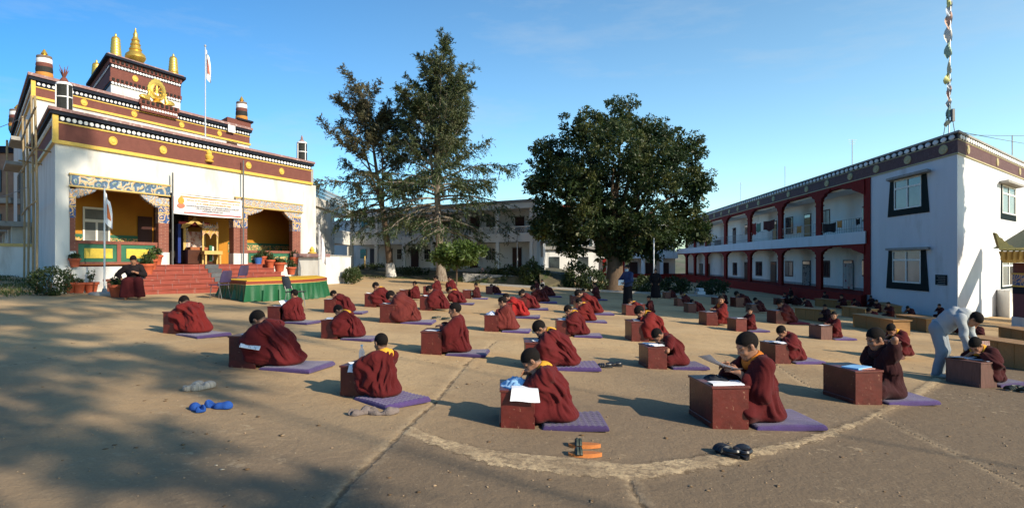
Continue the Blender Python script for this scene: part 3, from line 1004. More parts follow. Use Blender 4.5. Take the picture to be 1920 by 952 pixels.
def person(pose, loc, rz, s, label, col='m', shirt=None, group='monks writing in rows', near=True):
    P = proto(pose)
    t = thing('monk', label, 'monk', loc, rz, group)
    b = link('body', P['body'], t, scale=s)
    link('hair', P['hair'], t, scale=s)
    r = link('robe', P['robe'], t, scale=s)
    r.color = robe_col(col)
    if True:
        h = link('shirt', P['shirt'], t, scale=s)
        if shirt is None:
            h.material_slots[0].link = 'OBJECT'
            h.material_slots[0].material = robe
            h.color = r.color
        if shirt == 'o':
            h.material_slots[0].link = 'OBJECT'
            h.material_slots[0].material = shirt_o
        if shirt == 'r':
            h.material_slots[0].link = 'OBJECT'
            h.material_slots[0].material = robe
            h.color = robe_col('d')
    if near:
        for q, nm in (('eye0', 'eye'), ('eye1', 'eye'), ('eyebrow0', 'eyebrow'), ('eyebrow1', 'eyebrow'), ('mouth', 'mouth')):
            link(nm, P[q], t, scale=s)
    return t

# ------------------------------------------------------------------ facade frames
class Frame:
    """s runs along a facade, k goes back into the building along its side wall, z is height."""
    def __init__(self, P0, e, g):
        self.P = Vector((P0[0], P0[1], 0))
        self.e = Vector((e[0], e[1], 0)).normalized()
        self.g = Vector((g[0], g[1], 0)).normalized()
    def p(self, s, k, z):
        v = self.P + self.e * s + self.g * k
        return Vector((v.x, v.y, z))
    def s(self, px, k=0.0):
        b = self.P + self.g * k
        u = (px - CX) / F
        return (-b.x + u * b.y) / (self.e.x - u * self.e.y)
    def k(self, px, s=0.0):
        b = self.P + self.e * s
        u = (px - CX) / F
        return (-b.x + u * b.y) / (self.g.x - u * self.g.y)
    def z(self, py, s, k=0.0):
        y = (self.P + self.e * s + self.g * k).y
        return H - (py - HY) / F * y
    def box(self, m, s0, s1, k0, k1, z0, z1):
        p = self.p
        return m.box8([p(s0, k0, z0), p(s1, k0, z0), p(s1, k1, z0), p(s0, k1, z0), p(s0, k0, z1), p(s1, k0, z1), p(s1, k1, z1), p(s0, k1, z1)])
    def rings(self, m, s0, s1, k0, k1, z0, z1, t):
        """a band of thickness t standing proud of the box outline on all sides"""
        return self.box(m, s0 - t, s1 + t, k0 - t, k1 + t, z0, z1)
    def normal(self):
        n = Vector((self.e.y, -self.e.x, 0))
        return n if n.dot(self.g) < 0 else -n
    def side_normal(self):
        n = Vector((self.g.y, -self.g.x, 0))
        return n if n.dot(self.e) < 0 else -n

def disc_mesh(name, n, r, th, mt, seg=14, rim=0.0):
    """a disc facing along n (level), its back at the origin"""
    n = Vector(n).normalized()
    q = Vector((0, 0, 1)).cross(n).normalized()
    m = MB()
    prof = [(r, 0), (r, th * .6), (r * .86, th)]
    if rim: prof += [(r * .78, th), (r * .72, th * .6), (r * .5, th * .6), (r * .42, th), (r * .2, th * 1.1)]
    vs, fs = [], []
    for rr, t in prof:
        for k in range(seg):
            a = 2 * pi * k / seg
            vs.append(n * t + q * rr * cos(a) + Vector((0, 0, 1)) * rr * sin(a))
    for i in range(len(prof) - 1):
        for k in range(seg):
            fs.append((i * seg + k, i * seg + (k + 1) % seg, (i + 1) * seg + (k + 1) % seg, (i + 1) * seg + k))
    fs.append(tuple(range((len(prof) - 1) * seg, len(prof) * seg)))
    m.add(vs, fs)
    return m.mesh(name, mt, True)

def place(name, me, parent, P):
    return link(name, me, parent, Vector(P) - wpos(parent))

def brick_mat(name, a, b_, mortar, scale=6.0):
    m = mat(name, a, 0.85, 0.1, 6)
    t = m.node_tree
    b = t.nodes['Principled BSDF']
    br = t.nodes.new('ShaderNodeTexBrick')
    c = t.nodes.new('ShaderNodeTexCoord')
    mpg = t.nodes.new('ShaderNodeMapping')
    mpg.inputs['Rotation'].default_value = (radians(90), 0, 0)
    t.links.new(c.outputs['Object'], mpg.inputs['Vector'])
    t.links.new(mpg.outputs['Vector'], br.inputs['Vector'])
    br.inputs['Scale'].default_value = scale
    br.inputs['Color1'].default_value = (*a, 1)
    br.inputs['Color2'].default_value = (*b_, 1)
    br.inputs['Mortar'].default_value = (*mortar, 1)
    br.inputs['Mortar Size'].default_value = 0.018
    t.links.new(br.outputs['Color'], b.inputs['Base Color'])
    return m

pillar_brick = brick_mat('painted_brick', (0.22, 0.075, 0.05), (0.17, 0.055, 0.04), (0.28, 0.15, 0.11), 4.2)
scroll_blue = scroll_mat('painted_scrollwork', (0.065, 0.12, 0.20), (0.10, 0.19, 0.17), (0.52, 0.50, 0.43), 7.5)
scroll_pale = scroll_mat('pale_scrollwork', (0.30, 0.34, 0.42), (0.34, 0.26, 0.14), (0.52, 0.50, 0.45), 12.0)
scroll_gold = scroll_mat('gold_lattice', (0.03, 0.15, 0.09), (0.55, 0.36, 0.06), (0.66, 0.48, 0.12), 14.0)
scroll_col = scroll_mat('pillar_ornament', (0.03, 0.08, 0.24), (0.22, 0.12, 0.06), (0.55, 0.52, 0.44), 12.0)

# ------------------------------------------------------------------ the temple
T = Frame((-13.6, 19.05), (0.38, 0.925), (-0.646, 0.763))
temple = thing('temple', 'white temple with maroon and gold parapets, gilded roof ornaments and a pillared porch', 'temple', T.p(0, 0, 0.6))
def tb(name, mt, *boxes, smooth=False, parent=None):
    m = MB()
    for b in boxes: T.box(m, *b)
    return m.build(name, mt, parent or temple, smooth)

sE = T.s(592)                                     # right end of the front wall
zF = 1.50                                         # porch floor
s_pil = [T.s(x) for x in (131, 141)]
sA0, sA1 = T.s(297), T.s(317)
sB0, sB1 = T.s(437), T.s(463)
sC0, sC1 = T.s(548), T.s(563)
KB = 2.5                                          # depth of the porch
# walls
tb('plinth', white_wall, (-0.06, T.s(268), -0.08, 0.3, 0.2, zF - .05))
tb('plinth', white_wall, (T.s(500), sE + .05, -0.08, 0.3, 0.0, zF - .05))
tb('plinth_ledge', white_wall, (-0.16, T.s(268), -0.22, -0.083, 0.2, 0.98), (-.16, -.063, -.08, 8.6, .2, .98))
tb('porch_floor', step_red, (0.3, sE - .3, 0.303, KB + .3, 0.3, zF), (T.s(268) + .003, T.s(500) - .003, -.08, .30, .3, zF))
tb('front_wall', white_wall, (0, s_pil[0], 0, 0.35, zF - .05, 5.13), (s_pil[0], sA0 - .003, 0, 0.35, 4.262, 5.13), (sA0 - .003, sB1 + .003, 0, .35, 4.05, 5.13),
   (sB1 + .003, T.s(566), 0, .35, 4.132, 5.13), (T.s(566), sE, 0, .35, zF - .05, 5.13))
tb('side_wall', white_wall, (-0.002, 0.35, 0.352, 8.7, 0.2, 5.13))
tb('wall_end', white_wall, (sE - .35, sE, .352, 8.7, 0.0, 5.13))
tb('porch_back_wall', orange_wall, (0.352, sA1, KB, KB + .2, zF, 4.6))
tb('porch_back_wall', orange_wall, (sB0, sE - .352, KB, KB + .2, zF, 4.6))
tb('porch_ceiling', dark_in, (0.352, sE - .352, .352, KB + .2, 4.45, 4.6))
tb('porch_side_wall', orange_wall, (.352, .45, .353, KB, zF, 4.44))
tb('porch_side_wall', orange_wall, (sE - .45, sE - .352, .353, KB, zF, 4.44))
tb('front_roof', concrete, (0.1, sE - .1, .1, 8.69, 5.2, 5.9))
# inner doorway: dark hall
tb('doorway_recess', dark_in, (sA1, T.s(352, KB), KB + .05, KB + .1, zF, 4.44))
tb('door_wall', orange_wall, (T.s(352, KB) + .003, sB0 - .003, KB, KB + .2, zF, 4.44))
tb('door_frame', wood_dark, (sA1 + .003, sA1 + .2, KB - .05, KB - .003, zF, 4.0), (T.s(352, KB) - .2, T.s(352, KB), KB - .06, KB - .003, zF, 4.0), (sA1 + .21, T.s(352, KB) - .21, KB - .05, KB - .003, 3.7, 4.0))
# dado painted along the porch back wall
tb('painted_dado', scroll_gold, (.46, sA0 - .2, KB - .03, KB - .003, 2.05, 2.45))
tb('painted_dado', scroll_gold, (sB1, sE - .46, KB - .03, KB - .003, 2.0, 2.35))
tb('dado_rail', green_panel, (.46, sA0 - .2, KB - .04, KB - .003, 2.453, 2.56))
tb('dado_rail', green_panel, (sB1, sE - .46, KB - .04, KB - .003, 2.353, 2.44))
# porch window with white frame behind the flag
w0, w1 = T.s(155, KB), T.s(206, KB)
wn = tb('porch_window', frame_white, (w0, w0 + .07, KB - .06, KB - .045, 2.1, 3.5), (w1 - .07, w1, KB - .06, KB - .045, 2.1, 3.5), (w0 + .073, w1 - .073, KB - .06, KB - .045, 3.43, 3.5),
        (w0 + .073, w1 - .073, KB - .06, KB - .045, 2.98, 3.08), ((w0 + w1) / 2 - .04, (w0 + w1) / 2 + .04, KB - .06, KB - .045, 2.1, 2.977))
for a, b, z0, z1 in ((w0 + .075, (w0 + w1) / 2 - .042, 2.1, 2.975), ((w0 + w1) / 2 + .042, w1 - .075, 2.1, 2.975), (w0 + .075, w1 - .075, 3.083, 3.427)):
    tb('pane', glass_grey, (a, b, KB - .043, KB - .033, z0, z1), parent=wn)
tb('porch_door', dark_door, (T.s(258, KB), T.s(285, KB), KB - .06, KB - .045, zF, 3.3))
# pillars: painted brick shaft, ornamental capital, white foot
def pillar(s0, s1, k0, k1, cap_from=2.95, foot=1.93):
    p = tb('pillar', pillar_brick, (s0, s1, k0, k1, foot, cap_from))
    tb('pillar_foot', white_wall, (s0 - .02, s1 + .02, k0 - .03, k1 + .03, zF - .049, foot), parent=p)
    tb('pillar_capital', scroll_col, (s0 - .012, s1 + .012, k0 - .012, k1 + .012, cap_from, 3.55), parent=p)
    tb('capital_band', yellow_trim, (s0 - .022, s1 + .022, k0 - .022, k1 + .022, 3.28, 3.32), (s0 - .024, s1 + .024, k0 - .024, k1 + .024, 3.55, 3.59), parent=p)
    tb('capital_head', scroll_pale, (s0 - .015, s1 + .015, k0 - .015, k1 + .015, 3.59, 3.83), parent=p)
    return p
pillar(s_pil[0] + .003, s_pil[1], -.03, .34)
pillar(sA0, sA1 - .02, -.03, .42)
pillar(sB0 + .02, sB1, -.03, .55)
pillar(sC0, sC1, -.03, .34)
tb('pillar_backing', white_wall, (sC1 + .02, T.s(566) - .002, .0, .34, zF - .05, 3.83))
# friezes over the two side openings with yellow edging
for a, b, z0, z1, mt in ((s_pil[0], sA1 + .02, 3.94, 4.25, scroll_blue), (sB0 + .1, T.s(566), 3.84, 4.12, scroll_pale)):
    f = tb('frieze', mt, (a, b, -.09, .34, z0, z1))
    tb('frieze_edge', yellow_trim, (a - .03, b + .03, -.12, .33, z1 + .002, z1 + .05), (a - .03, b + .03, -.12, .33, z0 - .05, z0 - .002), parent=f)
# carved cloud brackets below the friezes
def bracket(sa, sb, ztop, drop, mt):
    """stepped scallops from the pillar at sa reaching out towards sb"""
    n = 16
    poly = [(sa, ztop), (sa, ztop - drop)]
    for i in range(1, n + 1):
        t = i / n
        zz = ztop - drop * (1 - t) ** .8 * (.9 + .1 * cos(i * 2.4)) - .02
        poly.append((sa + (sb - sa) * (t - .5 / n), zz - .045))
        poly.append((sa + (sb - sa) * t, zz + .01))
    poly.append((sb, ztop))
    m = MB()
    m.prism([T.p(s, 0, z) for s, z in poly], T.g * -.05, T.g * .25)
    return m.build('bracket', mt, temple)
bracket(s_pil[1] + .015, T.s(180), 3.885, .32, scroll_pale)
bracket(sA0 - .02, T.s(263), 3.885, .42, scroll_pale)
bracket(sB1 + .02, T.s(493), 3.785, .30, scroll_pale)
bracket(sC0 - .02, T.s(532), 3.785, .38, scroll_pale)
# balustrades: red rails round green panels with yellow fields
def balustrade(sa, sb, z0, z1, mt_in, k=0.05):
    mid = (sa + sb) / 2
    r = tb('balustrade', brown_red, (sa, sb, k, k + .22, z1 - .1, z1), (sa, sb, k, k + .22, z0, z0 + .08), (sa, sa + .1, k + .003, k + .217, z0 + .08, z1 - .1),
           (sb - .1, sb, k + .003, k + .217, z0 + .08, z1 - .1), (mid - .07, mid + .07, k + .003, k + .217, z0 + .08, z1 - .1))
    for a, b in ((sa + .1, mid - .07), (mid + .07, sb - .1)):
        g = tb('panel', green_panel, (a, b, k + .04, k + .18, z0 + .08, z1 - .1), parent=r)
        w = b - a
        tb('panel_field', mt_in, (a + w * .15, b - w * .12, k + .015, k + .038, z0 + .2, z1 - .24), parent=r)
balustrade(s_pil[1], sA0, zF + .02, 2.27, yellow_panel)
balustrade(sB1, sC0, zF - .02, 2.06, scroll_gold)

# parapet of the front block
def parapet(s0, s1, k0, k1, zs, dots, dot_r, side_dots=True, corner=True):
    """zs: gold bottom, gold top, maroon top, thin gold top, dot band top, slab top, coping top"""
    z = zs
    tb('maroon_band', maroon_band, (s0 - .03, s1 + .03, k0 - .03, k1, z[1], z[2]))
    tb('gold_strip', gold_paint, (s0 - .10, s1 + .10, k0 - .10, k1, z[0], z[1] - .002))
    tb('gold_line', gold_paint, (s0 - .06, s1 + .06, k0 - .06, k1, z[2] + .002, z[3] - .002))
    tb('dot_band', navy, (s0 - .04, s1 + .04, k0 - .04, k1, z[3], z[4]))
    tb('eaves_slab', navy, (s0 - .16, s1 + .16, k0 - .16, k1, z[4] + .002, z[5]))
    tb('coping', coping, (s0 - .21, s1 + .21, k0 - .21, k1, z[5] + .002, z[6]))
    if corner: tb('corner_strip', gold_paint, (s0 - .085, s0 + .09, k0 - .085, k0 + .1, z[1], z[4] - .01))
    n = max(2, int((s1 - s0 - .24) / dots))
    me = disc_mesh('dot', T.normal(), dot_r, .03, dot_white, 10)
    for i in range(n + 1):
        s = s0 + .2 + (s1 - s0 - .3) * i / n
        place('dot', me, temple, T.p(s, k0 - .04, (z[3] + z[4]) / 2))
    if side_dots:
        me = disc_mesh('dot', T.side_normal(), dot_r, .03, dot_white, 8)
        n = int(min(k1 - k0, 9) / .3)
        for i in range(n):
            place('dot', me, temple, T.p(s0 - .04, k0 + .25 + i * .3, (z[3] + z[4]) / 2))
sP = T.s(582)
parapet(0, sP, 0, 8.6, (5.13, 5.24, 5.755, 5.80, 5.985, 6.09, 6.18), .176, .066)
medal = disc_mesh('medallion', T.normal(), .145, .05, gold_paint, 20, 1)
for px in (211, 305, 465, 527):
    place('medallion', medal, temple, T.p(T.s(px), -.03, 5.50))
m = MB()                                           # the upright emblem over the doorway
c = T.p(T.s(391), -.05, 5.36)
m.lathe(c, [(.16, 0), (.18, .04), (.10, .08), (.15, .14), (.17, .22), (.10, .28), (.12, .33), (.07, .40), (.02, .48)], 12)
m.build('emblem', gold_paint, temple, True)

# steps up to the porch with slate inlay
ls = [290, 279, 273, 268, 264, 262]
rs_ = [492, 514, 527, 533, 540, 546]
for i in range(6):
    k1 = -.082 - .30 * i
    k0 = k1 - .30
    ztop = zF - .002 - .155 * i
    st = tb('step', step_red, (T.s(ls[i], k0), T.s(rs_[i], k0), k0, k1 - .002, 0.25, ztop))
    tb('step_nosing', step_red, (T.s(ls[i], k0) - .02, T.s(rs_[i], k0) + .02, k0 - .035, k0 - .002, ztop - .035, ztop), parent=st)
    a = T.s(384 + 6 * i, k0)
    tb('slate_tile', slate, (a, a + .62, k0 - .040, k0 - .037, ztop - .15, ztop + .003), parent=st)
    for j in range(7):                             # joints between the step stones
        s_ = T.s(ls[i], k0) + .7 * (j + .6) + .2 * (i % 2)
        if s_ < T.s(rs_[i], k0): tb('joint', coping, (s_, s_ + .012, k0 - .0375, k0 - .0355, ztop - .15, ztop - .002), parent=st)

# second storey, set back behind the front block's roof
K2 = 8.7
s2 = T.s(467, K2)
tb('upper_wall', white_wall, (0.0, s2, K2, 23.8, 0.2, 8.15))
parapet(0, s2, K2, 23.8, (8.15, 8.25, 8.60, 8.645, 8.87, 9.0, 9.12), .19, .062)
m2 = disc_mesh('medallion', T.normal(), .15, .05, gold_paint, 16, 1)
for px in (157, 251, 340, 411):
    place('medallion', m2, temple, T.p(T.s(px, K2), K2 - .03, 8.43))
def squares(s0, s1, k, z0, z1, n, base=None, side=None):
    """a maroon course with a row of dark beam ends"""
    tb('beam_course', maroon_band, (s0 - .08, s1 + .08, k - .08, k + .1 if side is None else side, z0, z1))
    me = MB()
    w = (s1 - s0) / n
    for i in range(n):
        tb('beam_end', dark_in, (s0 + w * (i + .22), s0 + w * (i + .78), k - .13, k - .082, z0 + (z1 - z0) * .25, z1 - (z1 - z0) * .15))
a, b = T.s(262, K2), T.s(331, K2)
squares(a, b, K2 - .22, 8.93, 9.16, 8)
tb('wheel_plinth', maroon_band, (a, b, K2 - .25, K2 - .17, 8.64, 8.928))
me = disc_mesh('dot', T.normal(), .062, .03, dot_white, 10)
for i in range(13):
    place('dot', me, temple, T.p(a + .1 + (b - a - .2) * i / 12, K2 - .25, 8.8))
a, b = T.s(424, K2), T.s(441, K2)
tb('corner_block', maroon_band, (a, s2 + .05, K2 - .2, K2 + 2, 9.0, 9.4))
tb('corner_block_cap', navy, (a + .7, s2 + .2, K2 - .3, K2 + 2.1, 9.402, 9.5))
tb('lattice_panel', dot_white, (a + .04, b - .1, K2 - .26, K2 - .203, 8.6, 8.98))
# upper window in the right of the second storey
a, b = T.s(425, K2), T.s(444, K2)
uw = tb('window', wood_dark, (a, b, K2 - .06, K2 - .003, 7.2, 8.1))
tb('pane', glass, (a + .08, b - .08, K2 - .075, K2 - .063, 7.3, 8.0), parent=uw)

# the tower
K3 = 13.0
t0, t1 = T.s(208, K3), T.s(338, K3)
tb('tower_wall', white_wall, (t0, t1, K3, K3 + 6.8, 8.9, 10.65))
tb('tower_band', maroon_band, (t0 - .03, t1 + .03, K3 - .03, K3 + 6.83, 10.85, 11.5))
tb('tower_dot_band', navy, (t0 - .05, t1 + .05, K3 - .05, K3 + 6.85, 10.652, 10.78), (t0 - .05, t1 + .05, K3 - .05, K3 + 6.85, 11.502, 11.68))
squares(t0, t1, K3, 10.782, 11.0, 17, side=K3 + 6.9)
squares(t0, t1, K3 - .05, 11.70, 11.95, 17, side=K3 + 6.95)
tb('tower_eaves', navy, (t0 - .3, t1 + .3, K3 - .3, K3 + 7.1, 11.952, 12.08))
tb('tower_roof', coping, (t0 - .2, t1 + .2, K3 - .2, K3 + 7, 12.082, 12.16))
me = disc_mesh('dot', T.normal(), .072, .03, dot_white, 10)
for i in range(24):
    for z in (10.715, 11.59):
        place('dot', me, temple, T.p(t0 + .08 + (t1 - t0 - .16) * i / 23, K3 - .05, z))
for px in (253,):
    place('medallion', disc_mesh('medallion', T.normal(), .17, .05, gold_paint, 18, 1), temple, T.p(T.s(px, K3), K3 - .03, 11.25))
me = disc_mesh('dot', T.side_normal(), .072, .03, dot_white, 8)
for i in range(18):
    place('dot', me, temple, T.p(t0 - .05, K3 + .3 + i * .36, 11.59))
a, b = T.s(234, K3 + 2), T.s(284, K3 + 2)
tb('spire_base', maroon_band, (a, b, K3 + 2, K3 + 4.5, 12.17, 12.65))
tb('spire_base_cap', navy, (a - .12, b + .12, K3 + 1.9, K3 + 4.6, 12.652, 12.76))
for i in range(6):
    w = (b - a) / 6
    tb('beam_end', dark_in, (a + w * (i + .25), a + w * (i + .75), K3 + 1.95, K3 + 1.998, 12.35, 12.55))
# gilded spire and gilded victory banners on the tower
def lathe_part(name, c, prof, mt, n=16, parent=None):
    return MB().lathe(c, prof, n).build(name, mt, parent or temple, True)
sp = T.p(T.s(254, K3 + 3), K3 + 3, 12.76)
lathe_part('gilded_spire', sp, [(.30, 0), (.34, .08), (.26, .16), (.46, .34), (.55, .52), (.50, .70), (.34, .84), (.30, .92), (.34, .97), (.27, 1.12), (.24, 1.2), (.28, 1.25), (.21, 1.38),
                                (.19, 1.46), (.23, 1.5), (.16, 1.62), (.11, 1.75), (.13, 1.86), (.07, 1.98), (.03, 2.2)], gold_metal, 20)
def gilt_banner(px, k, zb, h, r):
    c = T.p(T.s(px, k), k, zb)
    prof = [(r * .85, 0)]
    for i in range(7):
        z = h * .8 * i / 7
        q = r * (1 - .04 * i)
        prof += [(q, z + .02), (q * 1.06, z + h * .05), (q * .95, z + h * .105)]
    prof += [(r * .6, h * .84), (r * .2, h * .88), (r * .22, h * .93), (.02, h)]
    lathe_part('gilt_victory_banner', c, prof, gold_metal, 14)
gilt_banner(217, K3 + .3, 12.1, 1.30, .27)
gilt_banner(325, K3 + .3, 12.1, 1.28, .27)
gilt_banner(181, K3 + 6.5, 12.1, 1.4, .30)
# cloth victory banners: striped drums with gilt tips
stripe_mats = [green_panel, mat('orange_cloth', (0.48, 0.20, 0.04), 0.8), mat('black_cloth', (0.02, 0.02, 0.02), 0.8, 0.3), maroon_band, dot_white,
               mat('grey_brown_cloth', (0.16, 0.12, 0.10), 0.85, 0.3, 14, 0.6, 30)]
def cloth_banner(px, k, zb, h, r):
    c = T.p(T.s(px, k), k, zb)
    base = lathe_part('cloth_victory_banner', c, [(r * .9, -.1), (r, 0), (r, h * .13)], stripe_mats[0], 16)
    zs = [.14, .30, .50, .64, .80, .9]
    for i in range(5):
        q = r * (1 - .03 * i)
        lathe_part('cloth_band', c, [(q, h * zs[i] + .002), (q * 1.04, h * (zs[i] + zs[i + 1]) / 2), (q, h * zs[i + 1])], stripe_mats[i + 1], 16, base)
    lathe_part('gilt_tip', c, [(r * .4, h * .9 + .002), (r * .2, h * .93), (r * .42, h * .98), (r * .3, h * 1.04), (.02, h * 1.15)], gold_metal, 12, base)
cloth_banner(83, K2 + .8, 9.1, 1.18, .31)
cloth_banner(453, K2 + .9, 9.5, 1.35, .32)
cloth_banner(33, 23.0, 9.1, 1.3, .42)
# black yak-hair banners with white bands on the front roof
def yak_banner(px, k, zb, h, r, tip='spikes'):
    c = T.p(T.s(px, k), k, zb)
    d = lathe_part('yak_hair_banner', c, [(r, 0), (r * .99, h * .3), (r * .97, h * .82)], mat('yak_hair', (0.022, 0.024, 0.022), 0.9, 0.5, 20, 0.8, 40), 18)
    lathe_part('white_hoop', c, [(r * 1.02, h * .475), (r * 1.03, h * .49), (r * 1.02, h * .505)], dot_white, 18, d)
    lathe_part('white_top', c, [(r * 1.0, h * .842), (r * 1.0, h * .87), (r * .8, h * .92)], dot_white, 18, d)
    m = MB()
    for i in range(4):
        a = atan2(T.normal().y, T.normal().x) + i * pi / 2 - .15
        m.tube([c + Vector((cos(a) * r * 1.0, sin(a) * r * 1.0, h * z)) for z in (.0, .82)], .022, 6)
    m.build('white_strip', dot_white, d)
    if tip == 'spikes':
        t = lathe_part('tip_knob', c, [(r * .5, h * .922), (r * .52, h * .98), (r * .3, h * 1.06)], maroon_band, 12, d)
        m = MB()
        for i in range(9):
            a = i * 2 * pi / 9
            m.tube([c + Vector((0, 0, h * 1.04)), c + Vector((cos(a) * .13, sin(a) * .13, h * 1.04 + .28 + .12 * (i % 3 == 0)))], [.025, .006], 5)
        m.build('trident_spikes', maroon_band, d)
    else:
        lathe_part('tip_knob', c, [(r * .4, h * .922), (r * .5, h * .97), (r * .2, h * 1.02), (r * .25, h * 1.06), (.02, h * 1.18)], coping, 12, d)
yak_banner(120, .75, 6.18, 1.08, .225)
yak_banner(566, .7, 6.15, 1.12, .235, 'knob')
# dharma wheel between two deer
wc = T.p(T.s(294, K2 - .1), K2 - .1, 9.17)
n_, q_ = T.normal(), T.e
m = MB()
def ring(m, c, n, q, r0, r1, th, seg=24, flame=0.0):
    z = Vector((0, 0, 1))
    vs, fs = [], []
    for k in range(seg):
        a = 2 * pi * k / seg
        d = q * cos(a) + z * sin(a)
        fl = flame * (1 + .5 * (k % 2)) * (1 + 1.2 * max(0, sin(a)) ** 8)
        vs += [c + d * r0 + n * th, c + d * (r1 + fl) + n * th * .5, c + d * (r1 + fl) - n * th, c + d * r0 - n * th]
    for k in range(seg):
        j = (k + 1) % seg
        for i in range(4):
            fs.append((k * 4 + i, j * 4 + i, j * 4 + (i + 1) % 4, k * 4 + (i + 1) % 4))
    m.add(vs, fs)
hub = wc + Vector((0, 0, .62))
ring(m, hub, n_, q_, .25, .35, .06, 32)
ring(m, hub, n_, q_, .36, .43, .03, 32, .05)
for k in range(4):
    a = k * pi / 4
    d = q_ * cos(a) + Vector((0, 0, 1)) * sin(a)
    m.tube([hub - d * .28, hub + d * .28], .026, 6)
m.lathe(wc, [(.30, 0), (.24, .06), (.14, .14), (.20, .20), (.12, .24)], 12)
m.build('dharma_wheel', gold_metal, temple, True)
def deer(px, sgn):
    c = T.p(T.s(px, K2 - .1), K2 - .1, 9.17)
    e = T.e * sgn
    def f(P):
        d = ell(P, (0, 0, .16), (.27, .13, .13))
        d = smin(d, cap(P, (.18, 0, .2), (.25, 0, .45), .09, .05), .05)
        d = smin(d, cap(P, (.25, 0, .47), (.36, 0, .52), .055, .035), .03)
        for s in (1, -1):
            d = smin(d, cap(P, (.23, s * .03, .5), (.18, s * .07, .6), .022, .012), .01)
            d = smin(d, cap(P, (-.1, s * .1, .1), (.16, s * .13, .05), .06, .035), .03)
            d = smin(d, cap(P, (.15, s * .08, .1), (.27, s * .06, .04), .045, .03), .03)
        return smin(d, cap(P, (-.25, 0, .17), (-.3, 0, .1), .03, .015), .02)
    V, Q = surface(f, (-.4, -.25, -.02), (.5, .25, .7), .022)
    a = atan2(e.y, e.x)
    o = link('gilded_deer', np_mesh('gilded_deer', V, Q, gold_metal), temple, c - wpos(temple), a)
deer(271, 1)
deer(318, -1)

# the left side wall: windows with concrete hoods, drain pipe, bamboo scaffold
def side_window(ka, kb, z0, z1):
    w = tb('window', concrete, (-.10, -.002, ka, kb, z0, z1))
    tb('pane', glass, (-.115, -.102, ka + .12, kb - .12, z0 + .1, z1 - .1), parent=w)
    tb('window_hood', concrete, (-.75, -.003, ka - .3, kb + .3, z1 + .15, z1 + .3), parent=w)
side_window(10.2, 12.0, 4.2, 6.4)
side_window(15.2, 18.0, 3.4, 6.0)
for ka in (9.6, 12.4, 15.5, 19.0):
    tb('buttress', white_wall, (-.75, -.004, ka, ka + .5, .2, 3.0))
tb('ground_floor_hood', concrete, (-1.3, -.005, 9.2, 13.4, 3.002, 3.2), (-1.3, -.005, 15.2, 22, 3.002, 3.15))
m = MB()
m.tube([T.p(-.15, 9.3, .6), T.p(-.15, 9.3, 7.2)], .09, 8)
m.build('drain_pipe', white_wall, temple, True)
bamb = thing('scaffold', 'bamboo pole scaffold tied against the side wall of the temple', 'scaffold', T.p(-.5, 4, .6))
m = MB()
for k, zt in ((0.9, 6.6), (2.4, 6.9), (4.6, 6.5), (6.8, 7.0)):
    MB().tube([T.p(-.45, k, .6), T.p(-.42, k + .1, zt / 2), T.p(-.5, k, zt)], .035, 6).build('scaffold_pole', bamboo, bamb, True)
for z in (3.4, 5.0, 6.2):
    MB().tube([T.p(-.5, .5, z), T.p(-.5, 4, z + .06), T.p(-.5, 7.2, z - .05)], .03, 6).build('scaffold_rail', bamboo, bamb, True)
for k in (1.2, 4.6):
    MB().tube([T.p(-.75, k, 5.06), T.p(.1, k, 5.02)], .03, 6).build('scaffold_rail', bamboo, bamb, True)

# ------------------------------------------------------------------ the dormitory on the far side of the yard
D = Frame((19.9, 28.6), (0.075, 1.0), (0.75, 0.67))
dorm = thing('dormitory', 'long two storey white dormitory with oxblood gallery columns and a plum parapet', 'building', D.p(0, 0, -1.0))
def fb(fr, root, name, mt, *boxes, parent=None, smooth=False):
    m = MB()
    for b in boxes: fr.box(m, *b)
    return m.build(name, mt, parent or root, smooth)
def db(name, mt, *boxes, parent=None): return fb(D, dorm, name, mt, *boxes, parent=parent)
SE = 8.45                                          # end block up to here, gallery beyond
SL = 68.0
KG = 2.7
side_L = D.k(1935)
db('end_wall', white_blue, (0, SE, 0, side_L, -1.3, 6.40))
db('gallery_plinth', red_paint, (SE + .003, SL, -.9, KG, -1.5, -.33))
db('gallery_back_wall', gallery_white, (SE + .003, SL, KG, KG + .3, -.33, 6.39))
db('gallery_floor', white_blue, (SE + .003, SL, -.25, KG - .003, 2.62, 3.34))
db('gallery_ceiling', gallery_white, (SE + .003, SL, .41, KG - .003, 6.1, 6.38))
db('parapet_band', parapet_plum, (-.05, SL, -.05, side_L, 6.46, 7.04))
db('cream_line', cream_medal, (-.09, SL, -.09, side_L, 6.402, 6.458), (-.08, SL, -.08, side_L, 7.042, 7.075))
db('dot_band', navy, (-.07, SL, -.07, side_L, 7.077, 7.32))
db('coping', concrete, (-.20, SL, -.20, side_L, 7.322, 7.41))
def ellipse_disc(name, n, rs, rz, th, mt, seg=12, rim=0):
    me = disc_mesh(name, n, 1.0, th, mt, seg, rim)
    n = Vector(n).normalized()
    q = Vector((0, 0, 1)).cross(n).normalized()
    for v in me.vertices:
        c = Vector(v.co)
        a = c.dot(q)
        v.co = n * c.dot(n) + q * a * rs + Vector((0, 0, 1)) * c.z * rz
    return me
nD, nS = D.normal(), D.side_normal()
for v in (nD, nS): pass
me = ellipse_disc('dot', nD, .22, .115, .05, dot_white, 10)
s = .35
while s < SL - 1:
    place('dot', me, dorm, D.p(s, -.07, 7.195))
    s += .625
me = ellipse_disc('dot', nS, .15, .115, .05, dot_white, 10)
k = .35
while k < side_L - .1:
    place('dot', me, dorm, D.p(-.07, k, 7.195))
    k += .42
me = ellipse_disc('medallion', nD, .33, .215, .06, cream_medal, 18, 1)
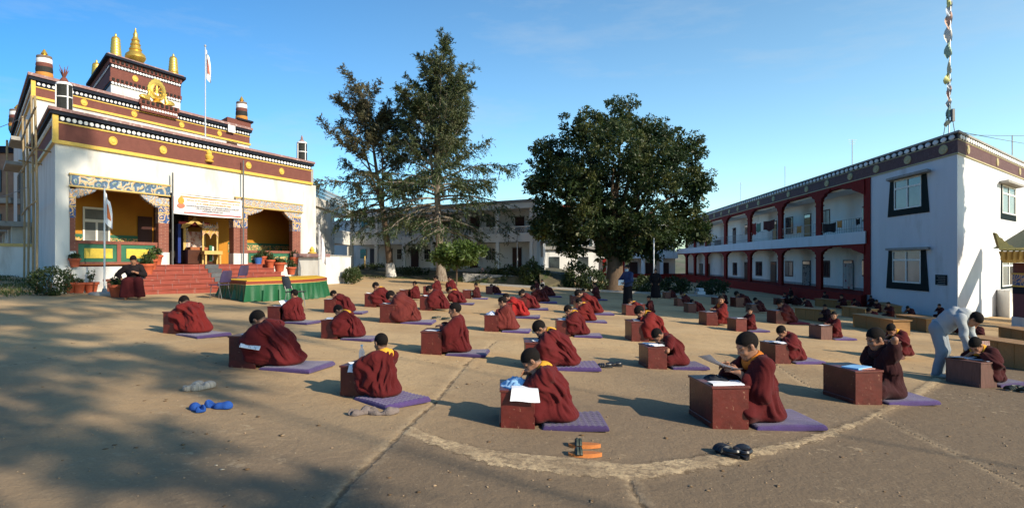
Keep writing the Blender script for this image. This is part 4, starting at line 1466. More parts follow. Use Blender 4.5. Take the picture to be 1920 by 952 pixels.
for px in (1770, 1703, 1644, 1595, 1551, 1513, 1479, 1451, 1423, 1402, 1384, 1368, 1353, 1340, 1328):
    place('medallion', me, dorm, D.p(D.s(px), -.05, 6.76))
me = ellipse_disc('medallion', nS, .20, .215, .06, cream_medal, 18, 1)
for px in (1813, 1868, 1910):
    place('medallion', me, dorm, D.p(-.05, D.k(px), 6.76))
# gallery columns, beams and stepped brackets
def gallery_bay_column(s, w, last=False):
    for z0, z1, zb in ((-.329, 2.05, 2.617), (3.342, 5.62, 6.395)):
        c = db('column', red_paint, (s - w, s + w, -.1, .3, z0, z1))
        db('column_collar', red_paint, (s - w * 1.25, s + w * 1.25, -.14, .34, z1 - .28, z1 - .2), parent=c)
        m = MB()
        zz = zb - z1
        prof = [(w * 1.15, 0), (w * 1.4, .30), (w * 2.3, .44), (w * 2.5, .60), (w * 4.0, .72), (w * 4.4, .86), (w * 4.4, 1.0)]
        poly = [(-r, z1 + zz * t) for r, t in reversed(prof)] + [(r, z1 + zz * t) for r, t in prof]
        m.prism([D.p(s + a, -.16, b) for a, b in poly], Vector((0, 0, 0)), D.g * .50)
        m.build('bracket', red_paint, c)
cols = [1535.5, 1463, 1405, 1360, 1324, 1302.5, 1287]
for px in cols:
    gallery_bay_column(D.s(px), .44)
p = db('end_pilaster', red_paint, (SE - .45, SE + .35, -.09, .36, -.325, 6.39))
for z1, zb in ((2.0, 2.617), (5.45, 6.395)):
    m = MB()
    zz = zb - z1
    poly = [(.2, z1), (1.0, z1 + .25 * zz), (1.7, z1 + .45 * zz), (1.9, z1 + .6 * zz), (3.1, z1 + .7 * zz), (3.4, z1 + .84 * zz), (3.4, zb), (.2, zb)]
    m.prism([D.p(SE + a, -.16, b) for a, b in poly], Vector((0, 0, 0)), D.g * .50)
    m.build('bracket', red_paint, p)
db('upper_beam', red_paint, (SE + .355, SL, -.10, .40, 6.22, 6.393))
db('lower_beam', red_paint, (SE + .355, SL, -.10, .40, 2.52, 2.616))
# railing of the upper gallery
edges = [SE] + [D.s(px) for px in cols] + [SL - .5]
rl = db('railing', iron, *[(a + .4, b - .4, -.03, 0.0, z, z + .03) for a, b in zip(edges[:-1], edges[1:]) for z in (3.55, 4.15)])
rl['kind'] = 'stuff'
m = MB()
for a, b in zip(edges[:-1], edges[1:]):
    n = int((b - a) / .32)
    for i in range(1, n):
        s = a + (b - a) * i / n
        D.box(m, s - .018, s + .018, -.028, -.004, 3.35, 4.148)
rb = m.build('railing_bars', iron, dorm)
rb['kind'] = 'stuff'
# doors and windows along the two gallery walls (px range, py range)
def opening(kind, x0, x1, y0, y1, mt=None):
    s0, s1 = sorted((D.s(x0, KG), D.s(x1, KG)))
    sm = (s0 + s1) / 2
    za, zb = D.z(y1, sm, KG), D.z(y0, sm, KG)
    if kind == 'window':
        w = db('window', dark_door, (s0, s1, KG - .06, KG - .003, za, zb))
        n = 2
        for i in range(n):
            a = s0 + (s1 - s0) * (i + .08) / n
            b = s0 + (s1 - s0) * (i + .92) / n
            db('pane', mt or glass, (a, b, KG - .08, KG - .063, za + .1, zb - .1), parent=w)
    else:
        zf = 3.345 if (za + zb) / 2 > 3 else -.326
        d = db('door', dark_door, (s0, s1, KG - .06, KG - .003, zf, zb))
        db('door_leaf', mt or dark_door, (s0 + .15, s1 - .15, KG - .085, KG - .063, zf + .02, zb - .35), parent=d)
        db('transom', glass, (s0 + .15, s1 - .15, KG - .08, KG - .063, zb - .3, zb - .08), parent=d)
for q in (('window', 1374, 1382, 492, 516), ('door', 1396, 1403, 491, 537), ('window', 1417, 1429, 490, 517), ('door', 1445, 1456, 490, 542), ('window', 1472, 1487, 489, 518, glass_grey),
          ('door', 1505, 1520, 488, 546), ('window', 1543, 1556, 488, 520), ('door', 1581, 1600, 487, 551), ('window', 1473, 1487, 407, 439), ('door', 1508, 1521, 401, 443, ochre_door),
          ('window', 1543, 1556, 393, 425, glass_grey), ('door', 1449, 1457, 414, 449, ochre_door), ('door', 1374, 1380, 427, 460), ('window', 1397, 1402, 421, 440), ('window', 1312, 1319, 442, 460),
          ('door', 1328, 1333, 438, 466), ('window', 1311, 1318, 494, 514), ('door', 1325, 1331, 494, 526), ('window', 1340, 1352, 450, 462, glass_grey), ('window', 1617, 1621, 387, 415, glass_grey), ('window', 1617, 1621, 486, 518)):
    opening(*q)
# plinth of the gallery wall painted grey at its foot
db('wall_foot', concrete, (SE + .3, SL, KG - .02, KG - .003, -.326, -.15))

# windows of the end block: black tapering surrounds, white casements, concrete hoods
def casement(fr, root, wall, x0, x1, zb, zt, wide_top, wide_bot, hood, mats, k0=0.0, sideways=False, panes=None):
    """x0, x1: opening along the wall; the surround widens towards its foot"""
    def P(a, b, z): return fr.p(a, -b, z) if not sideways else fr.p(-b, a, z)
    def bx(a0, a1, b0, b1, z0, z1, nm, mt, par):
        m = MB()
        m.box8([P(a0, b1, z0), P(a1, b1, z0), P(a1, b0, z0), P(a0, b0, z0), P(a0, b1, z1), P(a1, b1, z1), P(a1, b0, z1), P(a0, b0, z1)])
        return m.build(nm, mt, par)
    zf = zb - (zt - zb) * .21
    win = MB()
    for poly in ([(x0 - wide_bot, zf), (x0, zf), (x0, zt), (x0 - wide_top, zt)], [(x1, zf), (x1 + wide_bot, zf), (x1 + wide_top, zt), (x1, zt)], [(x0, zf), (x1, zf), (x1, zb), (x0, zb)]):
        vs = [P(a, .002, z) for a, z in poly] + [P(a, .05, z) for a, z in poly]
        win.add(vs, [(0, 1, 2, 3), (4, 5, 6, 7), (0, 1, 5, 4), (1, 2, 6, 5), (2, 3, 7, 6), (3, 0, 4, 7)])
    w = win.build('window', mats[0], root)
    t = (x1 - x0) * .035
    zm = zb + (zt - zb) * .68
    fr_ = MB()
    xm = (x0 + x1) / 2
    for a0, a1, z0, z1 in ((x0, x0 + t, zb, zt), (x1 - t, x1, zb, zt), (x0 + t, x1 - t, zb, zb + .07), (x0 + t, x1 - t, zt - .07, zt), (x0 + t, x1 - t, zm, zm + .09), (xm - t * .7, xm + t * .7, zb + .07, zm), (xm - t * .5, xm + t * .5, zm + .09, zt - .07)):
        vs = []
        for z in (z0, z1): vs += [P(a0, .075, z), P(a1, .075, z), P(a1, .02, z), P(a0, .02, z)]
        fr_.box8(vs)
    f = fr_.build('casement_frame', frame_white, w)
    for a0, a1, z0, z1 in ((x0 + t, xm - t * .7, zb + .07, zm), (xm + t * .7, x1 - t, zb + .07, zm), (x0 + t, xm - t * .5, zm + .09, zt - .07), (xm + t * .5, x1 - t, zm + .09, zt - .07)):
        bx(a0, a1, .010, .03, z0, z1, 'pane', glass_grey if R.random() < .6 else glass, w)
    if hood:
        bx(x0 - wide_top - .35, x1 + wide_top + .1, .003, hood, zt + .02, zt + .14, 'window_hood', concrete, w)
    return w
a0, a1 = D.s(1728), D.s(1677)
casement(D, dorm, None, a0, a1, 4.30, 5.85, .42, .68, .55, (black_surround,))
a0, a1 = D.s(1727), D.s(1674)
casement(D, dorm, None, a0, a1, .50, 2.16, .42, .68, .40, (black_surround,))
k0, k1 = D.k(1878), D.k(1903)
zt, zb = 1.65 + (488 - 350) / F * D.p(0, (k0 + k1) / 2, 0).y, 1.65 + (488 - 402) / F * D.p(0, (k0 + k1) / 2, 0).y
casement(D, dorm, None, k0, k1, zb, zt, .12, .22, .7, (black_surround,), sideways=True)
zt, zb = 1.65 + (488 - 482) / F * D.p(0, (k0 + k1) / 2, 0).y, 1.65 + (488 - 536) / F * D.p(0, (k0 + k1) / 2, 0).y
casement(D, dorm, None, k0, k1, zb, zt, .12, .22, .0, (black_surround,), sideways=True)
# low stained block against the sunlit side
m = MB()
D.box(m, -1.0, -.004, D.k(1868), D.k(1930), -1.3, zb - .12)
m.build('side_block', stain_wall, dorm)
# plaque with lines of pale lettering
a0, a1 = D.s(1776), D.s(1754)
pz0, pz1 = D.z(534, (a0 + a1) / 2), D.z(515, (a0 + a1) / 2)
pl = db('plaque', black_surround, (a0, a1, -.05, -.003, pz0, pz1))
for i in range(5):
    zz = pz1 - .09 - i * .085
    db('lettering_line', concrete, (a0 + .12, a1 - .12 - .1 * (i % 2), -.054, -.051, zz, zz + .02), parent=pl)
# stair tower, aerials and dish on the roof
r = db('stair_tower', white_wall, (40, 47, 10, 14, 6.9, 9.0))
db('stair_tower_roof', concrete, (39, 48, 9, 15, 9.003, 9.2), parent=r)
def aerial(px, py0, py1, s, k, arm=False):
    p0 = D.p(s, k, 7.0)
    y = p0.y
    x = (px - CX) / F * y
    m = MB()
    zt = H - (py1 - HY) / F * y
    m.tube([(x, y, 6.9), (x, y, zt)], .03, 6)
    if arm:
        for d in (.0, .15, .3):
            m.tube([(x - .3 + d * .3, y, zt - d), (x + .3 - d * .3, y, zt - d)], .012, 4)
    o = m.build('aerial', steel)
    return o
tag(aerial(1598, 300, 262, 14, 3, True), 'thin yagi aerial on the dormitory roof near the end block', 'aerial')
tag(aerial(1472, 340, 312, 26, 3), 'thin plain mast on the dormitory roof above the third column', 'aerial')
tag(aerial(1389, 365, 342, 40, 3, True), 'far aerial with a crossbar beside the roof stair tower', 'aerial')
tag(aerial(1898, 300, 254, 0.4, 4.5), 'dark upright pipe on the roof above the sunlit wall', 'aerial')

# wing across the end of the yard
Wg = Frame((D.p(SL, 0, 0).x, D.p(SL, 0, 0).y), (-1, 0.02), (0.1, 1.0))
wing = thing('rear_wing', 'white rear wing with dark doors half hidden behind the broad tree', 'building', Wg.p(0, 0, -1.0))
def wb(name, mt, *b, parent=None): return fb(Wg, wing, name, mt, *b, parent=parent)
LW = 13.2
wb('back_wall', white_old, (0.01, LW, 2.5, 2.8, -1.2, 7.2))
wb('end_wall', white_wall, (LW + .003, LW + 1.2, -.1, 6, -1.2, 7.2))
wb('gallery_slab', white_old, (0.01, LW, -.2, 2.49, 1.95, 2.9))
wb('roof_slab', white_old, (0.01, LW + .5, -.3, 2.49, 6.6, 7.3))
wb('plinth', red_paint, (0.01, LW, -.4, 2.49, -1.3, -.4))
for i, s in enumerate((2.2, 5.0, 8.0, 10.8)):
    wb('column', red_paint if i > 1 else white_old, (s, s + .5, -.1, .3, -.399, 1.948), (s, s + .5, -.1, .3, 2.902, 6.598))
for s0, s1, z0, z1 in ((1.0, 1.9, -.399, 1.3), (3.2, 4.6, -.399, 1.3), (5.8, 7.2, -.399, 1.4), (8.7, 10.2, -.399, 1.5), (3.0, 4.4, 2.95, 5.0), (6.0, 7.5, 2.95, 5.2)):
    wb('door', dark_door, (s0, s1, 2.43, 2.497, z0, z1))
m = MB()
for s in np.arange(.3, LW, .35): Wg.box(m, s, s + .04, -.15, -.1, 2.903, 3.8)
Wg.box(m, .1, LW, -.16, -.09, 3.803, 3.87)
o = m.build('railing_bars', iron, wing)
o['kind'] = 'stuff'

# ------------------------------------------------------------------ the old gallery building behind the conifers
G = Frame((1.5, 45.0), (-15.6, 11.0), (0.15, 0.99))
gal = thing('gallery_building', 'weathered white two storey building with open galleries behind the tall conifers', 'building', G.p(0, 0, 0.9))
def gb(name, mt, *b, parent=None): return fb(G, gal, name, mt, *b, parent=parent)
GL = G.s(657)
z1a, z1b, z2a, z2b = 2.98, 4.10, 5.35, 5.95          # slab underside, rail top, upper lintel, roof top
gb('back_wall', white_old, (0, GL + 4, 2.2, 2.4, .5, z2a))
gb('gallery_floor', white_old, (0.003, GL, -.05, 2.197, z1a, z1a + .45))
gb('parapet_wall', white_old, (0.003, GL, -.06, .12, z1a + .452, z1a + .60))
gb('roof_slab', white_old, (-.15, GL, -.25, 6, z2a, z2b - .22))
gb('roof_edge', concrete, (-.2, GL, -.32, 6.1, z2b - .218, z2b))
gb('terrace_floor', concrete, (-.4, GL, -1.3, 2.197, .3, 1.05))
gb('end_wall', white_wall, (-.30, -.003, -.1, 6, .2, z2a - .003))
for z in (2.6, 4.6):
    w = gb('end_window', wood_dark, (-.34, -.303, 2.6, 4.0, z - .7, z + .3))
    gb('window_hood', concrete, (-.95, -.305, 2.3, 4.3, z + .35, z + .48), parent=w)
def gpx(a, b): return sorted((G.s(a), G.s(b)))
for a, b in ((993, 999), (929.5, 935.5), (868, 873), (808, 813), (754, 759), (702, 708), (657, 661)):
    s0, s1 = gpx(a, b)
    gb('column', white_old, (s0, s1, -.045, .25, 1.053, z1a - .003))
    gb('column', white_old, (s0, s1, -.045, .25, z1a + .603, z2a - .003))
# openwork balustrade: rail, posts, lattice
cs = [G.s(x) for x in (993, 935.5, 873, 813, 759, 708, 661)]
gb('hand_rail', white_old, (.1, GL - .1, -.065, .13, z1b - .08, z1b))
for a, b in zip(cs[:-1], cs[1:]):
    w = (b - a)
    a += .15
    mid = (a + b) / 2
    gb('baluster_post', white_old, (mid - .18, mid + .18, -.05, .11, z1a + .602, z1b - .083))
    for x0, x1 in ((a + .1, mid - .2), (mid + .2, b - .25)):
        m = MB()
        nn = 7
        for i in range(nn):
            t = x0 + (x1 - x0) * i / nn
            d = (x1 - x0) / nn
            for j in range(3):
                zz = z1a + .61 + j * .135
                off = d * .5 * (j % 2)
                G.box(m, t + off, t + off + d * .28, .0, .06, zz, zz + .1)
            pass
        for j in range(4):
            zz = z1a + .602 + j * .135
            G.box(m, x0, x1, .0, .06, zz, zz + .035)
        lt = m.build('lattice_panel', white_old, gal)
        lt['kind'] = 'stuff'
def gopen(kind, x0, x1, y0, y1):
    s0, s1 = sorted((G.s(x0, 2.2), G.s(x1, 2.2)))
    sm = (s0 + s1) / 2
    za, zb_ = G.z(y1, sm, 2.2), G.z(y0, sm, 2.2)
    if kind == 'door':
        d = gb('door', dark_door, (s0, s1, 2.13, 2.197, za, zb_))
        gb('door_frame', concrete, (s0 - .06, s1 + .06, 2.15, 2.197, zb_ + .002, zb_ + .08), parent=d)
    else:
        w = gb('window', concrete, (s0, s1, 2.13, 2.197, za, zb_))
        for i in range(3):
            for j in range(2):
                a, b = s0 + (s1 - s0) * (i + .1) / 3, s0 + (s1 - s0) * (i + .9) / 3
                c0, c1 = za + (zb_ - za) * (j + .06) / 2, za + (zb_ - za) * (j + .94) / 2
                gb('pane', glass, (a, b, 2.11, 2.127, c0, c1), parent=w)
for q in (('door', 882, 899, 407, 436), ('window', 912, 928, 408, 426), ('door', 966, 983, 407, 436), ('door', 771, 785, 466, 500), ('window', 796, 807, 467, 486), ('door', 882, 896, 465, 501),
          ('window', 911, 928, 466, 487), ('door', 961, 978, 465, 501), ('window', 745, 753, 467, 486), ('door', 729, 736, 467, 498), ('window', 676, 687, 467, 484), ('door', 694, 702, 467, 497),
          ('window', 744, 752, 412, 428), ('door', 830, 842, 408, 434), ('window', 850, 862, 409, 427), ('window', 678, 690, 414, 428), ('door', 718, 726, 412, 434)):
    gopen(*q)
# its wing that turns towards the temple
G2 = Frame((G.p(GL, 0, 0).x, G.p(GL, 0, 0).y), (0.05, -1.0), (-1.0, -0.05))
def g2b(name, mt, *b, parent=None): return fb(G2, gal, name, mt, *b, parent=parent)
a = G2.s(626)
g2b('wing_back_wall', white_old, (0.01, a, 2.0, 2.2, .5, z2a))
g2b('wing_floor', white_old, (0.01, a, -.05, 1.997, z1a, z1a + .45))
g2b('wing_roof_slab', white_wall, (-.2, a + 9, -.25, 5, z2a, z2b))
g2b('wing_rail', white_old, (0.01, a, -.06, .10, z1b - .1, z1b))
m = MB()
for s in np.arange(.1, a, .28): G2.box(m, s, s + .12, -.03, .07, z1a + .452, z1b - .103)
m.build('wing_balusters', white_old, gal)['kind'] = 'stuff'
g2b('wing_wall', white_wall, (a + .003, a + 9, -.05, 4, .3, z2a - .003))
g2b('wing_column', white_old, (.02, .3, -.04, .22, .8, z1a - .003))
g2b('wing_door', dark_door, (a * .45, a * .75, 1.93, 1.997, .8, 2.6))
g2b('wing_door', dark_door, (a * .45, a * .75, 1.93, 1.997, z1a + .452, 4.9))
# roof lattice screen above the left wing
m = MB()
for s in np.arange(-6, a + 8, .35):
    G2.box(m, s, s + .05, 1.5, 1.55, z2b + .003, z2b + 1.6)
for z in np.arange(z2b + .2, z2b + 1.7, .3):
    G2.box(m, -6, a + 8, 1.44, 1.497, z, z + .05)
m.build('roof_screen', concrete, gal)['kind'] = 'stuff'

# ------------------------------------------------------------------ trees and plants
def leaf_quads(C, D_, size, aspect, rs, droop=0.0, jitter=1.0):
    """one bent blade per centre C (n,3) along direction D_ (n,3)"""
    n = len(C)
    d = D_ + rs.normal(0, .55 * jitter, (n, 3))
    d[:, 2] -= droop
    d /= np.linalg.norm(d, axis=1, keepdims=True) + 1e-9
    r = rs.normal(0, 1, (n, 3))
    s = np.cross(d, r)
    s /= np.linalg.norm(s, axis=1, keepdims=True) + 1e-9
    L = (size * rs.uniform(.65, 1.3, n))[:, None]
    w = L * aspect
    v = np.stack([C - d * L * .5, C + s * w * .5 - d * L * .05, C + d * L * .5, C - s * w * .5 - d * L * .05], 1).reshape(-1, 3)
    f = np.arange(4 * n).reshape(n, 4)
    return v, f

def clump_leaves(centres, radii, per, size, aspect, rs, outward=None, flat=1.0, droop=0.2):
    """leaves on the shells of small clumps"""
    cs = np.repeat(centres, per, 0)
    rr = np.repeat(radii, per)[:, None]
    d = rs.normal(0, 1, (len(cs), 3))
    d /= np.linalg.norm(d, axis=1, keepdims=True)
    p = cs + d * rr * (rs.uniform(.25, 1, len(cs)) ** .5)[:, None] * np.array([1, 1, flat])
    return leaf_quads(p, d, size, aspect, rs, droop)

def branch_path(p, d, L, n, rs, bend=(0, 0, 0), wob=.12):
    pts = [np.array(p, float)]
    d = np.array(d, float)
    d /= np.linalg.norm(d)
    for i in range(n):
        d = d + np.array(bend) / n + rs.normal(0, wob, 3) * .5
        d /= np.linalg.norm(d)
        pts.append(pts[-1] + d * L / n)
    return pts

def conifer(name, label, base, height, half, lean=(0, 0), nb=80, seed=0, low=4.0, thick=.020, mats=(bark_pale, leaf_conifer), leaders=3, density=1.0, top_up=1.0, side=0.0, group='tall conifers', foot=True, sparse_low=False):
    """a tall feathery tree: leaders, long limbs that sweep out and droop below, rise above, sprays of fine foliage"""
    rs = np.random.RandomState(seed)
    t = thing(name, label, 'tree', base, 0, group)
    m = MB()
    lines = []
    H_ = height
    top = np.array([lean[0], lean[1], H_])
    def trunk_at(z, j=0):
        q = z / H_
        off = 0 if j == 0 else (q - .35) * 1.0
        a = j * 2.1 + seed
        return np.array([lean[0] * q + .25 * sin(3 * q + seed) + off * cos(a) * 2.2, lean[1] * q + .2 * cos(4 * q) + off * sin(a) * 2.2, z])
    r0 = H_ * thick
    m.tube([trunk_at(z) for z in np.linspace(-.2, H_ * .97, 14)], [r0 * (1.5 if i == 0 else 1.0) * (1 - .93 * i / 13) for i in range(14)], 9)
    for j in range(1, leaders):
        hj = H_ * (.97 - .09 * j)
        zs = np.linspace(H_ * .35, hj, 9)
        m.tube([trunk_at(z, j) for z in zs], [r0 * .5 * (1 - .9 * i / 8) for i in range(9)], 6)
    for b in range(nb):
        q = (b + .5) / nb
        z = low + (H_ * .95 - low) * q ** .9
        zz = (z - low) / (H_ - low)
        j = 0 if zz < .3 else rs.randint(0, leaders)
        z = min(z, H_ * (.97 - .09 * j) - .3)
        o = trunk_at(z, j)
        az = b * 2.399 + rs.uniform(-.4, .4)
        L = half(zz) * rs.uniform(.6, 1.08) * (1 + side * cos(az))
        if j: L *= .75
        rise = (-.05 + .95 * zz ** .8 * top_up) if zz > .18 else rs.uniform(-.1, .25)
        d = [cos(az), sin(az), rise]
        bend = (0, 0, -.55 if zz < .3 else .35)
        pts = branch_path(o, d, L, 7, rs, bend, .16)
        m.tube(pts, [max(.012, r0 * .30 * (1 - .8 * zz)) * (1 - .85 * i / 7) for i in range(8)], 5, False)
        lines.append((pts, zz, L))
        for k in (2, 3, 5):
            dd = np.array(pts[k + 1]) - np.array(pts[k])
            sd = np.cross(dd, [0, 0, 1]) * (1 if (k + b) % 2 else -1)
            q_ = branch_path(pts[k], dd / np.linalg.norm(dd) + .9 * sd / (np.linalg.norm(sd) + 1e-6) + np.array([0, 0, .25 * zz]), L * .42, 4, rs, (0, 0, bend[2] * .6), .2)
            m.tube(q_, [max(.008, r0 * .10 * (1 - .8 * zz)) * (1 - .8 * i / 4) for i in range(5)], 4, False)
            lines.append((q_, zz, L * .42))
    C, Dv = [], []
    for pts, zz, L in lines:
        pts = np.array(pts)
        ns = int((7 + 13 * L) * density * (.45 if sparse_low and zz < .22 else 1))
        for k in range(ns):
            q = .18 + .82 * rs.uniform() ** .75
            x = q * (len(pts) - 1)
            i = min(len(pts) - 2, int(x))
            p = pts[i] + (pts[i + 1] - pts[i]) * (x - i)
            dd = pts[i + 1] - pts[i]
            dd = dd / np.linalg.norm(dd)
            sd = np.cross(dd, rs.normal(0, 1, 3))
            sd /= np.linalg.norm(sd)
            spray = dd * .6 + sd * .9 + np.array([0, 0, -.5 if zz < .35 else .15])
            spray /= np.linalg.norm(spray)
            sl = rs.uniform(.25, .75) * (.6 + .12 * L)
            nn = 9
            ts = np.linspace(.1, 1, nn)[:, None]
            C.append(p + spray * ts * sl + np.array([0, 0, -.25]) * ts ** 2 * sl + rs.normal(0, .035, (nn, 3)))
            Dv.append(np.repeat(spray[None], nn, 0))
    C, Dv = np.concatenate(C), np.concatenate(Dv)
    v, f = leaf_quads(C, Dv, .21, .27, rs, .12)
    tr = link('trunk', m.mesh('trunk', mats[0], True), t)
    if foot:
        MB().tube([trunk_at(z) for z in (-.2, .4, 1.1)], [r0 * 1.55, r0 * 1.22, r0 * 1.06], 10, False)
        link('limewashed_foot', MB().tube([trunk_at(-.2), trunk_at(.5), trunk_at(1.0)], [r0 * 1.62, r0 * 1.28, r0 * 1.05], 10, False).mesh('limewashed_foot', limewash, True), tr)
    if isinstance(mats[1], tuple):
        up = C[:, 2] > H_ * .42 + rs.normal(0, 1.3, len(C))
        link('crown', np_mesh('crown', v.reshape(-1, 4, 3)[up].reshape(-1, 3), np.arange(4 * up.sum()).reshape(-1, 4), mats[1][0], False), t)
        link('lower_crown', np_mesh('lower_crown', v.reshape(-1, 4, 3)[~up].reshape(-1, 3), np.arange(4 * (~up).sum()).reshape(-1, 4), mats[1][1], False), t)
    else:
        link('crown', np_mesh('crown', v, f, mats[1], False), t)
    return t

def base_at(px, y):
    x = (px - CX) / F * y
    return Vector((x, y, gz(x, y)))

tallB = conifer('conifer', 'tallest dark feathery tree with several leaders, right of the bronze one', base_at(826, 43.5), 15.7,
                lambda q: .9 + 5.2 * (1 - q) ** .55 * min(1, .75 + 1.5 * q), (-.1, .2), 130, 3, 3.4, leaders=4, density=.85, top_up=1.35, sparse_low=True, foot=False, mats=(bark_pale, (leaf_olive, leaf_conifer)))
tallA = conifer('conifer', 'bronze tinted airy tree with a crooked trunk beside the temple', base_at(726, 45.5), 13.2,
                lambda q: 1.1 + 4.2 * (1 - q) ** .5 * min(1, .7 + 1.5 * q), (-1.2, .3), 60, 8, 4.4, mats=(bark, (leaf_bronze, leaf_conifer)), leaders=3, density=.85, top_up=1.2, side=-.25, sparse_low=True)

def round_tree():
    rs = np.random.RandomState(5)
    y0 = 41.6
    b = base_at(1152, y0)
    t = thing('broadleaf_tree', 'huge round dark leaved tree shading the rear of the yard', 'tree', b, 0)
    sc = y0 / F
    lobes = [(1165, 232, 58, 0), (1088, 255, 52, -1.0), (1032, 290, 46, 0.5), (1222, 250, 44, .8), (1272, 285, 50, -.6), (1302, 345, 42, 0), (1018, 345, 38, -.4), (1140, 300, 78, -2.2),
             (1215, 330, 76, -2.0), (1075, 350, 66, -1.6), (1285, 400, 50, .6), (1040, 400, 52, .2), (1110, 415, 58, -1.6), (1200, 420, 66, -1.2), (1255, 440, 50, .4), (1075, 455, 44, .6),
             (1150, 460, 50, 0), (1225, 465, 36, 1.2), (1100, 330, 70, 1.8), (1225, 320, 72, 2.0), (1160, 400, 80, 2.0), (1310, 435, 26, 0), (1015, 430, 24, 0)]
    m = MB()
    tips = []
    cent = []
    C, Rr = [], []
    for lx, ly, lr, dy in lobes:
        c = np.array([(lx - CX) * sc - b.x, dy, H - (ly - HY) * sc - b.z])
        r = lr * sc * .81
        cent.append(c)
        n = int(55 * r * r / 2.2) + 10
        d = rs.normal(0, 1, (n, 3))
        d /= np.linalg.norm(d, axis=1, keepdims=True)
        d = d[d[:, 2] > -.75]
        p = c + d * r * (rs.uniform(.66, 1.10, len(d)))[:, None]
        C.append(p)
        Rr.append(rs.uniform(.26, .52, len(d)))
    C, Rr = np.concatenate(C), np.concatenate(Rr)
    v, f = clump_leaves(C, Rr, 62, .19, .42, rs, flat=.72, droop=.25)
    link('crown', np_mesh('crown', v, f, leaf_dark, False), t)
    # inner foliage that closes the crown
    Ci = np.concatenate([c + rs.normal(0, .22, (28, 3)) * l[2] * sc for c, l in zip(cent, lobes)])
    v, f = clump_leaves(Ci, np.full(len(Ci), .6), 12, .42, .5, rs)
    link('inner_crown', np_mesh('inner_crown', v, f, leaf_dark, False), t)
    m.tube([(0, 0, -.2), (-.02, 0, .5), (.05, 0, 1.6), (.0, .05, 2.8), (-.1, 0, 4.4), (0, 0, 7)], [.85, .58, .50, .46, .38, .16], 12)
    for c in cent[:18]:
        s_ = np.array([0.02, 0, rs.uniform(1.7, 4.0)])
        pts = [s_ + (c - s_) * q + np.array([0, 0, .5 * sin(q * pi) * (1 if c[2] > 4 else -.4)]) + rs.normal(0, .08, 3) * (0 < q < 1) for q in np.linspace(0, 1, 6)]
        m.tube(pts, [.20, .17, .13, .09, .06, .02], 6, False)
    link('trunk', m.mesh('trunk', bark, True), t)
    return t
round_tree()

def bush(name, label, px, py, w, h, mt, seed=0, cat='shrub', group=None, stem=0.0, leaf=.11, dens=1.0, depth=None, lumpy=.22, P=None):
    """a leafy shrub w by h photo pixels whose foot stands at (px, py)"""
    rs = np.random.RandomState(seed + int(px) * 3)
    b = P if P is not None else at(px, py)
    sc = b.y / F
    W2, Hh = w * sc / 2, h * sc
    t = thing(name, label, cat, b, 0, group)
    n = int(max(40, 220 * W2 * Hh / max(leaf, .05) * dens * .16))
    d = rs.normal(0, 1, (n, 3))
    d /= np.linalg.norm(d, axis=1, keepdims=True)
    lump = 1 + lumpy * np.sin(d[:, 0] * 5 + seed) * np.sin(d[:, 2] * 6 + 2 * seed) + lumpy * .6 * np.sin(9 * d[:, 1] + 7 * d[:, 0])
    c0 = np.array([0, 0, stem + (Hh - stem) * .5])
    p = c0 + d * np.array([W2, W2 * .9, (Hh - stem) * .5]) * (lump * rs.uniform(.55, 1.0, n) ** .4)[:, None]
    p[:, 2] = np.maximum(p[:, 2], .03)
    v, f = clump_leaves(p, np.full(n, leaf * 1.3), 10, leaf, .5, rs, droop=0)
    v[:, 2] = np.maximum(v[:, 2], .004)
    link('foliage', np_mesh('foliage', v, f, mt, False), t)
    m = MB()
    m.tube([(0, 0, -.05), (.02, 0, max(stem, Hh * .45))], [.05 * max(.4, W2), .03 * max(.4, W2)], 6)
    for k in range(5):
        a = k * 1.3
        m.tube([(0, 0, max(.0, stem * .7)), (cos(a) * W2 * .5, sin(a) * W2 * .5, stem + (Hh - stem) * .6)], [.025 * max(.4, W2), .008], 5, False)
    link('stem', m.mesh('stem', bark, True), t)
    return t
bush('round_bush', 'dark clipped round bush at the foot of the temple corner', 95, 554, 66, 52, leaf_bush, 1, leaf=.07, dens=1.5, lumpy=.06)
bush('round_bush', 'bright green ball shaped bush in front of the low white wall', 660, 533, 33, 31, leaf_mid, 2, leaf=.10, dens=1.3, lumpy=.06, stem=.1)
bush('sapling', 'young light green tree in the sun at the yard edge', 856, 536, 74, 76, leaf_light, 3, 'tree', stem=1.3, leaf=.26, dens=1.5, lumpy=.35)
gs = 'shrubs in the rear garden'
extra_shrubs = ((880, 524, 44, 20, leaf_bush, 'dark low planting before the left part of the stone wall'), (910, 526, 40, 22, leaf_mid, 'greener planting before the middle of the stone wall'), (975, 529, 50, 24, leaf_bush, 'dark planting behind the lamp post'), (840, 520, 50, 16, leaf_bush, 'dark low planting left of the sapling stem'))
for i, (px, py, w, h, mt, lab) in enumerate(extra_shrubs):
    bush('garden_shrub', lab, px, py, w, h, mt, 60 + i, group=gs, leaf=.16, dens=.8)
